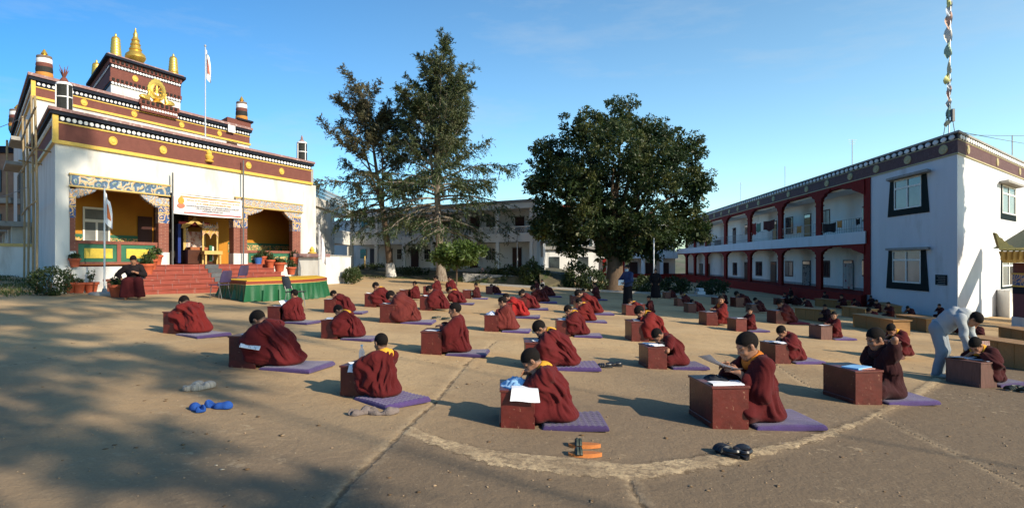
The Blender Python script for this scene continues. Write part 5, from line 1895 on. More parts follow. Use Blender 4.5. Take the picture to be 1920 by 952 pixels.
for i, (px, py, w, h, mt, lab) in enumerate((
        (765, 520, 80, 18, leaf_bush, 'low dark planting along the bank below the crooked trunk'),
        (700, 512, 60, 16, leaf_bush, 'low dark planting at the end of the white wall'),
        (925, 531, 50, 26, leaf_mid, 'flowering shrub just right of the white pot'),
        (955, 533, 40, 36, leaf_bush, 'dark shrub left of the lamp post'),
        (996, 536, 46, 46, leaf_mid, 'loose grey green shrub just right of the lamp post'),
        (885, 529, 50, 16, leaf_bush, 'low shrub left of the white pot'),
        (1020, 537, 40, 26, leaf_bush, 'dark shrub beside the garden steps, below the sunlit pillar'),
        (1075, 520, 66, 48, leaf_bush, 'big dark bush in front of the small grey house'),
        (1080, 541, 44, 46, leaf_mid, 'rounded green bush right of the garden steps'),
        (1112, 545, 50, 40, leaf_bush, 'dark bush against the trunk of the broad tree'),
        (1205, 548, 60, 28, leaf_bush, 'dark hedge behind the standing man in robes'),
        (1265, 550, 60, 30, leaf_bush, 'dark hedge before the rear wing'),
        (1335, 552, 60, 26, leaf_bush, 'dark hedge under the first gallery columns'))):
    bush('garden_shrub', lab, px, py, w, h, mt, 10 + i, group=gs, leaf=.16, dens=.8)

# trees behind the photographer: their branch shadows fall across the near left of the yard
def shade_tree(label, x, y, sx, sz, rz, src):
    o = copy_tree(src)
    o.location = (x, y, gz(x, y))
    o.scale = (sx, sx, sz)
    o.rotation_euler = (0, 0, rz)
    o['label'] = label
    return o
shadeA = conifer('conifer', 'sparse feathery tree whose branch shadows streak the near left ground', Vector((12.4, -6.9, gz(12.4, 0))), 14.5, lambda q: .4 + 1.5 * (1 - q) ** .7, (.4, .1), 32, 21, 5.2, thick=.007, leaders=2, density=.6, group='trees behind the photographer', foot=False)
conifer('conifer', 'thin stemmed feathery tree whose high crown shades the ground left of the striped slippers', Vector((15.6, -6.0, gz(15.6, 0))), 20.5, lambda q: .7 + 1.3 * (1 - q) ** .7, (.2, .2), 40, 41, 13.5, thick=.0022, leaders=2, density=.7, group='trees behind the photographer', foot=False)
shade_tree('dense feathery tree whose shadow darkens the near left corner', 10.2, -7.0, .9, .80, 2.5, shadeA)
shade_tree('leaning feathery tree whose shadow lies past the striped slippers', 15.4, -8.2, .95, 1.15, 4.1, shadeA)
conifer('conifer', 'tall bare stemmed tree whose crown shadow dapples the temple corner', Vector((22.5, -6.9, gz(22.5, 0))), 30.0, lambda q: 1.8 + 2.4 * (1 - q) ** .8, (.3, .2), 40, 33, 20.5, thick=.0014, leaders=1, density=.7, group='trees behind the photographer', foot=False)

for i, (cc, lab) in enumerate(((24.6, 'tall round crowned tree added beyond the gate, nearest the yard, shading its rear'), (29.0, 'tall round crowned tree added beyond the gate, middle one, shading the rear yard'), (33.0, 'tall round crowned tree added beyond the gate, by the end wall, shading the rear yard'))):  # unseen trees added so that the rear yard falls in shade
    P = Vector((cc * .574 + 14 * .819, cc * .819 - 14 * .574, -1.4))
    if i == 0: wt = bush('shade_tree', lab, 0, 0, 5.6 / P.y * F, 17.5 / P.y * F, leaf_dark, 5, 'tree', 'trees added for shade', stem=10.2, leaf=.5, dens=.8, P=P, lumpy=.25)
    else:
        o = copy_tree(wt)
        o.location, o['label'] = P, lab
# grass on the bank left of the temple, weeds at wall feet
def grass_patch(name, pts, n, h, seed):
    rs = np.random.RandomState(seed)
    poly = np.array(pts)
    lo, hi = poly.min(0), poly.max(0)
    P = rs.uniform(lo, hi, (n * 3, 2))
    P = P[in_poly(P, poly)][:n]
    keep = (np.sin(P[:, 0] * 2.1) * np.sin(P[:, 1] * 1.6 + P[:, 0]) + rs.normal(0, .35, len(P))) > -.1
    P = P[keep]
    C = np.stack([P[:, 0], P[:, 1], gzv(P[:, 0], P[:, 1]) + h * .4], 1)
    v, f = leaf_quads(C, np.repeat([[0, 0, 1.0]], len(C), 0), h, .22, rs, 0, .8)
    tag(link(name, np_mesh(name, v, f, grass_m, False)), 'short green grass on the bank left of the temple' if seed == 1 else 'weeds along the garden edge', 'grass', kind='stuff')
q = [at(-60, 500), at(-60, 560), at(60, 556), at(88, 540), at(70, 520), at(40, 505)]
grass_patch('grass', [(p.x, p.y) for p in q], 9000, .13, 1)
q = [at(668, 522), at(760, 523), at(900, 532), at(935, 537), at(935, 531), at(880, 521), at(760, 512), at(668, 512)]
grass_patch('weeds', [(p.x, p.y) for p in q], 5000, .16, 2)

# ------------------------------------------------------------------ garden walls, kerbs, steps
def px_wall(name, label, cat, p0, p1, h0, th, mt, cap_mt=None, cap_h=.06, off=.04, kind=None):
    """a straight wall from point p0 to p1, h0 high, th thick (away from the camera)"""
    a, b = Vector(p0), Vector(p1)
    e = (b - a)
    e.z = 0
    e.normalize()
    n = Vector((-e.y, e.x, 0))
    if n.y < 0: n = -n
    t = thing(name, label, cat, (a.x, a.y, min(a.z, b.z)))
    m = MB()
    za, zb = a.z + h0, b.z + h0
    m.box8([(a.x, a.y, a.z - .2), (b.x, b.y, b.z - .2), tuple(b + n * th + Vector((0, 0, -.2))), tuple(a + n * th + Vector((0, 0, -.2))),
            (a.x, a.y, za), (b.x, b.y, zb), (b.x + n.x * th, b.y + n.y * th, zb), (a.x + n.x * th, a.y + n.y * th, za)])
    m.build('wall', mt, t)
    if cap_mt:
        m = MB()
        A_, B_ = a - e * off - n * off, b + e * off - n * off
        q = th + 2 * off
        m.box8([(A_.x, A_.y, za + .002), (B_.x, B_.y, zb + .002), (B_.x + n.x * q, B_.y + n.y * q, zb + .002), (A_.x + n.x * q, A_.y + n.y * q, za + .002),
                (A_.x, A_.y, za + cap_h), (B_.x, B_.y, zb + cap_h), (B_.x + n.x * q, B_.y + n.y * q, zb + cap_h), (A_.x + n.x * q, A_.y + n.y * q, za + cap_h)])
        m.build('wall_coping', cap_mt, t)
    return t
gp = lambda px, y: base_at(px, y)
px_wall('low_wall', 'low bright white wall running on from the temple front', 'wall', gp(572, 30.2), gp(658, 34.0), 1.42, .25, white_wall, concrete, .05)
pd = thing('pedestal', 'white gate pier with a ledge and small ornament beside the temple', 'pier', gp(585, 28.6))
b_ = gp(585, 28.6)
m = MB(); m.bbox(b_.x - .5, b_.x + .5, b_.y - .4, b_.y + .4, b_.z - .2, b_.z + 1.35, .02); m.build('pier_shaft', white_wall, pd)
m = MB(); m.bbox(b_.x - .66, b_.x + .66, b_.y - .56, b_.y + .56, b_.z + 1.352, b_.z + 1.5, .02); m.build('pier_ledge', coping, pd)
MB().lathe((b_.x, b_.y, b_.z + 1.502), [(.18, 0), (.2, .05), (.1, .1), (.12, .18), (.03, .32)], 12).build('pier_ornament', gold_paint, pd, True)
px_wall('retaining_wall', 'rough whitewashed stone wall below the gallery building', 'wall', gp(868, 43.5), gp(1003, 43.2), .62, .3, concrete, None)
px_wall('garden_kerb', 'low concrete kerb along the front of the rear garden', 'kerb', at(900, 534), at(1100, 545), .12, .25, concrete)
px_wall('garden_kerb', 'low kerb before the hedge of the rear wing', 'kerb', at(1108, 546), at(1345, 557), .12, .25, concrete)
st = thing('garden_steps', 'dark stone steps between garden bushes below the small house', 'steps', gp(1048, 44))
b_ = gp(1048, 44)
for i in range(6):
    m = MB(); m.bbox(b_.x - .95, b_.x + .95, b_.y + .35 * i, b_.y + .35 * i + .36, b_.z - .1, b_.z + .16 * (i + 1), .015); m.build('step', slate, st)
# bank that carries the gallery building's terrace
m = MB()
pts0 = [(-24, 50), (-13, 48.5), (-6, 46.5), (1.8, 42.4), (4.2, 43)]
for (x0, y0), (x1, y1) in zip(pts0[:-1], pts0[1:]):
    z0, z1 = gz(x0, 0), gz(x1, 0)
    m.add([(x0, y0 - 2.4, z0 - .03), (x1, y1 - 2.4 if x1 < 1 else y1, z1 - .03), (x1, y1 + .4, .62), (x0, y0 + .4, .9)], [(0, 1, 2, 3)])
    m.add([(x0, y0 + .4, .9), (x1, y1 + .4, .62), (x1 + 1, y1 + 30, .95), (x0 - 1, y0 + 30, .95)], [(0, 1, 2, 3)])
tag(m.build('garden_bank', mat('garden_soil', (0.10, 0.085, 0.05), 0.95, 0.35, 2, 0.8, 12, second=(0.05, 0.07, 0.02), sfac=(0.5, 0.62), sscale=1.5)), kind='structure')

# ------------------------------------------------------------------ town and hill beyond
m = MB()
n = 26
vs, fs = [], []
for j in range(8):
    for i in range(n):
        x = -30 + 130 * i / (n - 1)
        y = 130 + 28 * j
        q = j / 7
        vs.append((x, y, -2.6 + q * 20 * math.exp(-((x - 22) / 60) ** 2) + .8 * sin(i * 1.3 + j)))
for j in range(7):
    for i in range(n - 1):
        fs.append((j * n + i, j * n + i + 1, (j + 1) * n + i + 1, (j + 1) * n + i))
m.add(vs, fs)
tag(m.build('hill', mat('hill_green', (0.11, 0.12, 0.07), 0.95, 0.35, .15, second=(0.16, 0.14, 0.1), sfac=(.5, .6), sscale=.1), smooth=True), kind='structure')
def house(label, px, y, z0, w, d, h, wall_m, roof='flat', tank=False):
    x = (px - CX) / F * y
    t = thing('house', label, 'house', (x, y, z0), 0, 'houses on the slope beyond the yard')
    m = MB(); m.box(x - w / 2, x + w / 2, y, y + d, z0 - 3, z0 + h); m.build('wall', wall_m, t)
    if roof == 'flat':
        m = MB(); m.box(x - w / 2 - .3, x + w / 2 + .3, y - .3, y + d + .3, z0 + h + .002, z0 + h + .3); m.build('roof', concrete, t)
    else:
        m = MB()
        zt = z0 + h + .002
        m.prism([(x - w / 2 - .4, y - .4, zt), (x + w / 2 + .4, y - .4, zt), (x, y - .4, zt + w * .25)], (0, 0, 0), (0, d + .8, 0))
        m.build('roof', terracotta, t)
    k = max(2, int(w / 2.2))
    for i in range(k):
        for zz in ([z0 + 1.0] if h < 5 else [z0 + 1.0, z0 + 4.0]):
            a = x - w / 2 + w * (i + .3) / k
            m = MB(); m.box(a, a + w * .35 / k, y - .06, y - .002, zz, zz + 1.2); m.build('window', glass, t)
    if tank:
        MB().lathe((x + w * .2, y + d / 2, z0 + h + .31), [(1.0, 0), (1.05, .1), (1.05, 1.6), (.6, 1.9), (.2, 2.0)], 14).build('water_tank', dot_white, t, True)
house('small grey house with a flat roof behind the garden steps', 1068, 62, -.2, 5.6, 5, 2.9, white_old)
house('white house with a round water tank, behind the small grey house', 1040, 92, .2, 12, 8, 3.0, white_wall, tank=True)
house('tall narrow white house beside the broad tree', 1102, 75, -1, 1.6, 4, 6.2, white_wall)
house('little white house with a red gable high on the slope', 1062, 240, 17, 8, 6, 4, white_wall, 'gable')
house('pale block low on the slope between trees', 1034, 180, 5.5, 10, 8, 5.5, white_wall)
house('pale block higher on the slope to the left', 1027, 215, 11.0, 9, 8, 5.5, white_old)
house('grey block on the slope near the broad tree', 1090, 200, 9.0, 9, 8, 5, white_old)
rs = np.random.RandomState(77)
slope = []
for i in range(22):
    y = rs.uniform(120, 300)
    px = rs.uniform(985, 1135)
    x = (px - CX) / F * y
    q = (y - 130) / 196
    z = -2.6 + max(0, q) * 20 * math.exp(-((x - 22) / 60) ** 2)
    P = Vector((x, y, z))
    if i < 3:
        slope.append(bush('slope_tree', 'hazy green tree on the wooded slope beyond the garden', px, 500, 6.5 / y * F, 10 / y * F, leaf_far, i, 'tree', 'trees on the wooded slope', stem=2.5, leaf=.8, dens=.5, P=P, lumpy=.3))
    else:
        o = copy_tree(slope[i % 3])
        o.location = P
        o.scale = (rs.uniform(.7, 1.2),) * 2 + (rs.uniform(.7, 1.4),)

# far left: brown block with scaffold, and a white wall with a yellow coping
t = thing('brown_block', 'brown unfinished block in scaffolding at the far left edge', 'building', (-30, 38, .9))
m = MB(); m.box(-37, -29.6, 38, 46, .3, 8.0); m.build('wall', mat('raw_brown_wall', (.26, .17, .13), .9, .25, 2), t)
m = MB(); m.box(-37.2, -29.4, 37.8, 46.2, 8.002, 8.4); m.build('roof', navy, t)
for z in (2.4, 5.0):
    m = MB(); m.box(-37.4, -29.3, 37.4, 37.99, z, z + .3); m.build('floor_slab', concrete, t)
    for i in range(3):
        m = MB(); m.box(-31.4 - i * 2, -30.3 - i * 2, 37.93, 37.99, z + .7, z + 2.0); m.build('window', glass, t)
for i in range(4):
    MB().tube([(-29.2 - i * 1.2, 37.0, .5), (-29.2 - i * 1.2, 37.0, 8.6)], .06, 5).build('scaffold_pole', bamboo, t)
wl = px_wall('boundary_wall', 'white boundary wall with a yellow coping at the left edge', 'wall', (-21.5, 25.0, 1.0), (-17.9, 25.6, .9), 1.25, .3, white_wall, yellow_trim, .12, .05)

# ------------------------------------------------------------------ desks, mats, papers
def local_box(x0, x1, y0, y1, z0, z1, name, mt, b=.004):
    return MB().bbox(x0, x1, y0, y1, z0, z1, b).mesh(name, mt)
DW, DD, DH = .60, .36, .415                        # desk width (across), depth, height
DESK = {}
for nm, body_m, top_m in (('red', desk_red, desk_top), ('brown', desk_brown, desk_brown)):
    DESK[nm] = [('top_board', local_box(-DD / 2 - .012, DD / 2 + .012, -DW / 2 - .012, DW / 2 + .012, DH - .022, DH, 'top_board', top_m)),
                ('side_panel', local_box(-DD / 2, DD / 2, -DW / 2, -DW / 2 + .02, 0, DH - .0225, 'side_panel', body_m)),
                ('side_panel', local_box(-DD / 2, DD / 2, DW / 2 - .02, DW / 2, 0, DH - .0225, 'side_panel', body_m)),
                ('front_panel', local_box(DD / 2 - .02, DD / 2 - .001, -DW / 2 + .0205, DW / 2 - .0205, 0, DH - .0225, 'front_panel', body_m)),
                ('lower_rail', local_box(DD / 2 + .0005, DD / 2 + .012, -DW / 2 + .01, DW / 2 - .01, .02, .07, 'lower_rail', body_m)),
                ('edge_strip', local_box(-DD / 2 - .006, -DD / 2 - .0005, -DW / 2, DW / 2, DH - .06, DH - .0225, 'edge_strip', body_m))]
def desk(P, rz, label, kind='red', s=1.0):
    t = thing('box_desk', label, 'desk', P, rz, 'low box desks in rows')
    for nm, me in DESK[kind]:
        link(nm, me, t, scale=s)
    return t

def cushion_mesh(name, mt, q):
    n = 44
    X, Y, T = .70, .66, .058
    g = np.linspace(-.5, .5, n)
    vs, fs = [], []
    for i in range(n):
        for j in range(n):
            x, y = g[i], g[j]
            ex, ey = min(.5 - abs(x), .06) / .06, min(.5 - abs(y), .06) / .06
            e = (1 - (1 - ex) ** 2) ** .5 * .5 + .5 * (1 - (1 - ey) ** 2) ** .5
            w = q * abs(sin(10 * pi * x) * sin(9 * pi * y)) if min(ex, ey) > .3 else 0
            vs.append((x * X, y * Y, T * (.55 + .45 * min(1, e)) + w + .004 * sin(7 * x + 3 * y)))
    for i in range(n - 1):
        for j in range(n - 1):
            fs.append((i * n + j, (i + 1) * n + j, (i + 1) * n + j + 1, i * n + j + 1))
    rim = [i * n for i in range(n)] + [(n - 1) * n + j for j in range(1, n)] + [i * n + n - 1 for i in range(n - 2, -1, -1)] + [j for j in range(n - 2, 0, -1)]
    b0 = len(vs)
    for r in rim:
        x, y, z = vs[r]
        vs.append((x * 1.015, y * 1.015, z * .5))
    b1 = len(vs)
    for r in rim:
        x, y, z = vs[r]
        vs.append((x * .99, y * .99, 0))
    k = len(rim)
    for a in range(k):
        c = (a + 1) % k
        fs.append((rim[c], rim[a], b0 + a, b0 + c))
        fs.append((b0 + c, b0 + a, b1 + a, b1 + c))
    return MB().add(vs, fs).mesh(name, mt, True)
CUSH = {'quilt': cushion_mesh('quilted_cushion', cushion_m, .013), 'plain': cushion_mesh('plain_cushion', cushion_m, .002), 'red': cushion_mesh('red_cushion', cushion_r, .003)}
def cushion(P, rz, label, kind='plain', s=1.0):
    o = link('cushion', CUSH[kind], None, P, rz, s)
    return tag(o, label, 'cushion', 'sitting mats under the monks')

def sheet_mesh(name, w, d, curl, mt, seed=0, drop=None):
    """a sheet of paper lying w (across y) by d (along x), corners lifted by curl; drop: length that hangs over the edge"""
    rs = np.random.RandomState(seed)
    n, k = 9, 7
    vs, fs = [], []
    for i in range(n):
        for j in range(k):
            u, v = i / (n - 1) - .5, j / (k - 1) - .5
            z = curl * (abs(u) * 2) ** 3 * (.5 + v) + curl * .5 * max(0, v) ** 2 * 3 * (.5 - u) + .002 * sin(9 * u + seed)
            vs.append((u * d, v * w, z + .002))
    for i in range(n - 1):
        for j in range(k - 1):
            fs.append((i * k + j, (i + 1) * k + j, (i + 1) * k + j + 1, i * k + j + 1))
    m = MB().add(vs, fs)
    return m.mesh(name, mt, True)
SHEET = [sheet_mesh('sheet', .21, .30, .012, paper, 1), sheet_mesh('sheet', .30, .21, .022, paper_print, 2), sheet_mesh('sheet', .29, .40, .035, paper, 3), sheet_mesh('sheet', .22, .30, .004, paper_print, 4)]

def solid(name, f, lo, hi, h, mt):
    V, Q = surface(f, lo, hi, h, h)
    return np_mesh(name, V, Q, mt)
def open_book():
    m = MB()
    n = 9
    for sgn in (1, -1):
        vs, fs = [], []
        for i in range(n):
            t = i / (n - 1)
            y = sgn * .15 * t
            z = .004 + .018 * sin(pi * min(1, t * 1.15)) * (1 - t * .6) + .004
            vs += [(-.11, y, z), (.11, y, z), (-.11, y, 0), (.11, y, 0)]
        for i in range(n - 1):
            a, b = 4 * i, 4 * i + 4
            fs += [(a, a + 1, b + 1, b), (a + 2, b + 2, b + 3, a + 3), (a, b, b + 2, a + 2), (a + 1, a + 3, b + 3, b + 1)]
        fs.append((4 * n - 4, 4 * n - 3, 4 * n - 1, 4 * n - 2))
        m.add(vs, fs)
    return m.mesh('open_book', paper_print, True)
BOOK = open_book()

def rot2(rz, x, y): return Vector((cos(rz) * x - sin(rz) * y, sin(rz) * x + cos(rz) * y, 0))

# px, py: foot of the robe; hy: top of the head; pose; robe colour; shirt; extra turn; desk kind; mat kind; sheets; phrase
ROWS = [
    (372, 631, 557, 'hunch', 'r', None, 26, 'red', 'plain', 0, 'crimson robed monk hunched with his back turned'),
    (540, 694, 585, 'bent', 'm', None, 8, 'red', 'plain', 1, 'big monk bowed over an open book on his lap'),
    (558, 607, 543, 'upright', 'm', None, 12, 'red', 'plain', 1, 'upright monk reading just before the green stage'),
    (722, 757, 627, 'kid', 'm', 'y', 42, 'red', 'quilt', 1, 'boy seen from behind with one yellow shoulder'),
    (655, 588, 545, 'hunch_far', 'm', None, 0, 'red', 'plain', 1, 'low stooped monk beyond the lit end of the stage'),
    (668, 638, 573, 'bent_two', 'm', 'y', 8, 'red', 'plain', 1, 'monk with a yellow collar bowed over a blue tinged book'),
    (728, 577, 530, 'write_far', 'm', 'y', 0, 'red', None, 1, 'monk with a yellow sash writing in the sun'),
    (782, 563, 527, 'upright_far', 'm', 'y', 5, 'red', None, 1, 'upright monk with an orange shawl edge at the shoulder'),
    (773, 607, 546, 'tent', 's', 'y', 0, 'red', 'plain', 1, 'monk tented inside his brownish robe over the desk'),
    (832, 583, 536, 'bent_two', 'm', None, 0, 'red', None, 1, 'broad monk stooping with one shin crossed in front'),
    (822, 554, 517, 'upright_far', 'm', None, 0, 'red', None, 1, 'slim upright monk at the last sunlit desk'),
    (852, 551, 517, 'chin', 'm', None, 0, None, None, 0, 'monk with a hand at his chin beside the slim one'),
    (866, 571, 538, 'hunch_far', 'm', 'y', 0, None, 'plain', 0, 'stooped monk close behind the broad one'),
    (864, 667, 568, 'upright', 'm', None, 4, 'red', 'plain', 1, 'boy looking aside with his hands on the desk'),
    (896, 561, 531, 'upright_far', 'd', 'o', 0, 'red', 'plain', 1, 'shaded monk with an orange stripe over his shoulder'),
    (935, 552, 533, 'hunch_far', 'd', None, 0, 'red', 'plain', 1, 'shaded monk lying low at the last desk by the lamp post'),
    (959, 623, 557, 'chin', 's', None, 6, 'red', 'plain', 2, 'monk in a brown robe with a cloth draped on his desk'),
    (981, 596, 551, 'hunch_far', 'b', None, 4, 'red', 'plain', 1, 'monk in the bright red robe'),
    (984, 577, 552, 'upright_far', 'm', 'o', 0, None, None, 0, 'child in orange half hidden by the bright red robe'),
    (1003, 581, 545, 'hunch_far', 'm', None, 2, 'red', 'plain', 0, 'stooped monk next beyond the bright red robe'),
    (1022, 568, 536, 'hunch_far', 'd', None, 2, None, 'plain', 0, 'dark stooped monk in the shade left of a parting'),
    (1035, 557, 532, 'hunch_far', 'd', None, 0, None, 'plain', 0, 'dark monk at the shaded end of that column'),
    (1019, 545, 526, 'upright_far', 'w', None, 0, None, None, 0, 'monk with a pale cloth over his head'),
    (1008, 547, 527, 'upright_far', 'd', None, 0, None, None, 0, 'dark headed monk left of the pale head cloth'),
    (1052, 803, 657, 'hero', 'm', 'y', 0, 'red', 'quilt', 0, 'boy with a yellow collar bent over a blue towel'),
    (1064, 693, 602, 'bent', 'm', 'y', 0, 'red', 'quilt', 1, 'bowed monk directly behind the boy with the towel'),
    (1092, 632, 573, 'write', 'm', 'y', 4, 'red', 'plain', 2, 'monk with a yellow collar writing in the central column'),
    (1108, 605, 560, 'write_far', 'r', 'y', 2, 'red', 'plain', 1, 'rosy robed monk second in the central column'),
    (1118, 590, 541, 'hunch_far', 'r', None, 0, 'red', 'plain', 1, 'rosy robed monk stooped third in the central column'),
    (1097, 572, 542, 'upright_far', 'd', None, 0, 'red', None, 1, 'dark monk sitting ahead of the rosy robed pair'),
    (1119, 563, 530, 'upright_far', 'd', None, -10, None, 'plain', 0, 'dark upright monk near the white basket'),
    (1202, 592, 560, 'hunch_far', 'm', 'y', -6, 'red', None, 1, 'monk with a yellow collar resting his arms on a desk'),
    (1221, 590, 564, 'upright_far', 'd', None, 0, 'red', None, 1, 'shaven monk hidden behind the orange lit robe'),
    (1237, 641, 574, 'bent_two', 'r', 'y', 0, 'red', None, 2, 'monk in an orange lit robe over scattered papers'),
    (1272, 692, 616, 'child_write', 'm', None, -4, 'red', 'quilt', 2, 'small boy lying on his forearm as he writes'),
    (1265, 560, 541, 'write_far', 'd', None, 0, 'red', None, 1, 'dark monk at the shaded desk below the hedge'),
    (1292, 575, 547, 'write_far', 'd', 'y', 0, 'red', None, 1, 'dark monk with a bit of yellow collar in the shade'),
    (1315, 587, 561, 'hunch_far', 'r', None, 0, 'red', None, 1, 'monk stretched low over a sunlit red desk'),
    (1356, 611, 554, 'look', 'r', 'o', -4, 'red', None, 1, 'boy turned upright to look at the camera'),
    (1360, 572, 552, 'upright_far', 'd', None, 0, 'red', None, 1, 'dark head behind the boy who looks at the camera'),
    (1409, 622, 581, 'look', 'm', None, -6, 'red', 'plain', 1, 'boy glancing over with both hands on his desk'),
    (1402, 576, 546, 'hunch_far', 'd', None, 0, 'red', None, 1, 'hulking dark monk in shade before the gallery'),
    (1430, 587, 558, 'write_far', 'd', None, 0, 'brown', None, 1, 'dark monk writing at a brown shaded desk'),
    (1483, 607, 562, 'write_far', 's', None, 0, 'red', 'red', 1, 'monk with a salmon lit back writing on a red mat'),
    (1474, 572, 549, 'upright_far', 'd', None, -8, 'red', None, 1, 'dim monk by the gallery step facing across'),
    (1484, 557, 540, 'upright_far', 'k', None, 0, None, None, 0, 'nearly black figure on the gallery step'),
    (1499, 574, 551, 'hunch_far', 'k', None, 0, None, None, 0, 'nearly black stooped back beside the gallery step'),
    (1567, 637, 584, 'look', 'm', None, -2, 'brown', 'plain', 1, 'boy leaning his head beside a plain brown desk'),
    (1493, 681, 611, 'write', 'm', None, -6, 'red', 'plain', 2, 'boy writing beside an open blue white book'),
    (1432, 800, 625, 'read', 'm', 'o', 0, 'red', 'plain', 1, 'tall monk reading a raised sheet'),
    (1662, 755, 616, 'neck', 'k', None, 0, 'red', 'plain', 0, 'monk rubbing his neck with a bare raised arm'),
    (1693, 672, 607, 'write', 'm', 'y', -10, 'brown', None, 0, 'monk writing face down beside the man in grey'),
    (1856, 722, 632, 'write', 'd', 'y', -8, 'brown', 'plain', 2, 'boy whose paper the man in grey points at'),
    (1837, 642, 607, 'write_far', 'd', None, -10, None, None, 1, 'monk with a white sleeved jacket at the long desk'),
    (1812, 628, 584, 'hunch_far', 'd', None, 0, None, None, 0, 'robed back just behind the man in grey'),
    (1549, 570, 547, 'upright_far', 'k', None, -6, None, None, 0, 'dark monk seated before the flowered door curtain'),
    (1581, 580, 552, 'upright_far', 'd', None, -10, None, None, 1, 'monk facing left between two yellow benches'),
    (1611, 582, 560, 'write_far', 'd', None, -6, None, None, 1, 'monk leaning over the second yellow bench'),
    (1635, 577, 554, 'upright_far', 'k', None, -6, None, None, 0, 'dark monk at the corner of the white end wall'),
    (1646, 588, 563, 'upright_far', 'd', None, -6, None, None, 0, 'monk right of the corner of the end wall'),
    (1669, 598, 566, 'upright_far', 'd', None, -6, None, 'red', 0, 'monk upright under the black framed window'),
    (1642, 612, 577, 'write_far', 'r', None, -10, None, None, 1, 'monk writing on the nearest yellow bench'),
    (1711, 598, 574, 'write_far', 'd', None, -8, None, None, 1, 'monk writing below the black wall plaque'),
    (1764, 597, 576, 'upright_far', 'd', None, 0, None, None, 0, 'head showing behind the bending man in grey'),
    (1551, 606, 574, 'upright_far', 'k', None, 0, None, None, 0, 'dark child at the end of a yellow bench'),
    (1519, 582, 558, 'write_far', 'd', None, 0, None, None, 1, 'monk bowed behind the far yellow bench'),
]
DESK_OVERRIDE = {'crimson robed monk hunched with his back turned': (340, 618), 'nothing': None}
MONKS = {}
for (px, py, hy, pose, col, shirt, extra, dk, mk, ns, K) in ROWS:
    near = py > 600
    c = at(px, py, .20)
    rz = turn(px, extra)
    Pz = proto(pose)
    zt = H - (hy - HY) / F * c.y
    s = (zt - c.z - .05) / Pz['top']
    s = max(.70, min(1.22, s))
    MONKS[K] = (c, rz, s)
    person(pose, c + Vector((0, 0, .05)), rz, s, K, col, shirt, 'monks sitting in rows', near)
    if mk:
        cc = c + rot2(rz, -.13 * s, -.02)
        cushion(Vector((cc.x, cc.y, gz(cc.x, cc.y) - .002)), rz, {'quilt': 'quilted mat under the ', 'plain': 'violet mat under the ', 'red': 'red mat under the '}[mk] + K, mk, min(1.1, max(.9, s)))
    if dk:
        dc = c + rot2(rz, .485 * max(.92, min(s, 1.08)), 0)
        ds = max(.88, min(1.1, s))
        dz = turn(px, min(extra, 10) if extra > 10 else extra * .5)
        dc.z = gz(dc.x, dc.y) - .006
        desk(dc, dz, {'red': 'red desk of the ', 'brown': 'brown desk of the '}[dk] + K, dk, ds)
        for i in range(ns):
            o = dc + rot2(dz, -.05 + .02 * i, .10 - .24 * i + R.uniform(-.03, .03))
            sh = link('paper_sheet', SHEET[(i + len(K)) % 4], None, (o.x, o.y, dc.z + DH * ds + .001 + .003 * i), dz + R.uniform(-.5, .5), 1.0)
            tag(sh, ('white paper before the ' if i == 0 else 'second paper before the ') + K, 'paper', 'papers on the desks')

# long yellow benches at the right
def bench(px0, py0, px1, py1, hgt, label, nd=3, depth=.5):
    a, b = at(px0, py0), at(px1, py1)
    e = (b - a)
    e.z = 0
    L = e.length
    e.normalize()
    n = Vector((-e.y, e.x, 0))
    if n.x < 0: n = -n
    t = thing('long_desk', label, 'desk', (a.x, a.y, min(a.z, b.z)), 0, 'long yellow wooden desks')
    z0, z1 = min(a.z, b.z) - .02, max(a.z, b.z) + hgt
    def sl(l0, l1, d0, d1, q0, q1, nm, mt=wood_light):
        m = MB()
        P = lambda l, d, z: a + e * l + n * d + Vector((0, 0, z - a.z))
        m.box8([P(l0, d0, q0), P(l1, d0, q0), P(l1, d1, q0), P(l0, d1, q0), P(l0, d0, q1), P(l1, d0, q1), P(l1, d1, q1), P(l0, d1, q1)])
        return m.build(nm, mt, t)
    sl(-.05, L + .05, -.04, depth + .04, z1 - .03, z1, 'top_board')
    sl(0, .03, 0, depth, z0, z1 - .032, 'end_panel')
    sl(L - .03, L, 0, depth, z0, z1 - .032, 'end_panel')
    w = (L - .06) / nd
    for i in range(nd):
        sl(.03 + w * i + .03, .03 + w * (i + 1) - .03, .012, .028, z0 + .02, z1 - .032, 'front_board')
        if i: sl(.03 + w * i - .028, .03 + w * i + .028, .002, .034, z0, z1 - .033, 'stile')
    for q in (z0 + .25 * (z1 - z0), z0 + .62 * (z1 - z0)):
        sl(.032, L - .032, .0285, .032, q, q + .006, 'board_joint', wood_dark)
    return t
bench(1490, 597, 1545, 604, .42, 'yellow bench desk left of the dark child')
bench(1578, 592, 1622, 599, .42, 'yellow bench desk below the flowered door curtain')
bench(1599, 612, 1675, 627, .44, 'sunlit yellow bench desk nearest the middle', 3)
bench(1680, 613, 1737, 623, .44, 'yellow bench desk along the white end wall')
bench(1806, 672, 1935, 697, .50, 'long yellow bench desk nearest the right edge', 4)
bench(1872, 642, 1940, 655, .46, 'yellow bench desk reaching the right edge behind the long one')
bench(1528, 573, 1580, 579, .40, 'shaded yellow bench desk by the gallery plinth')
bench(1640, 582, 1668, 589, .40, 'short shaded bench desk at the corner of the end wall', 2)

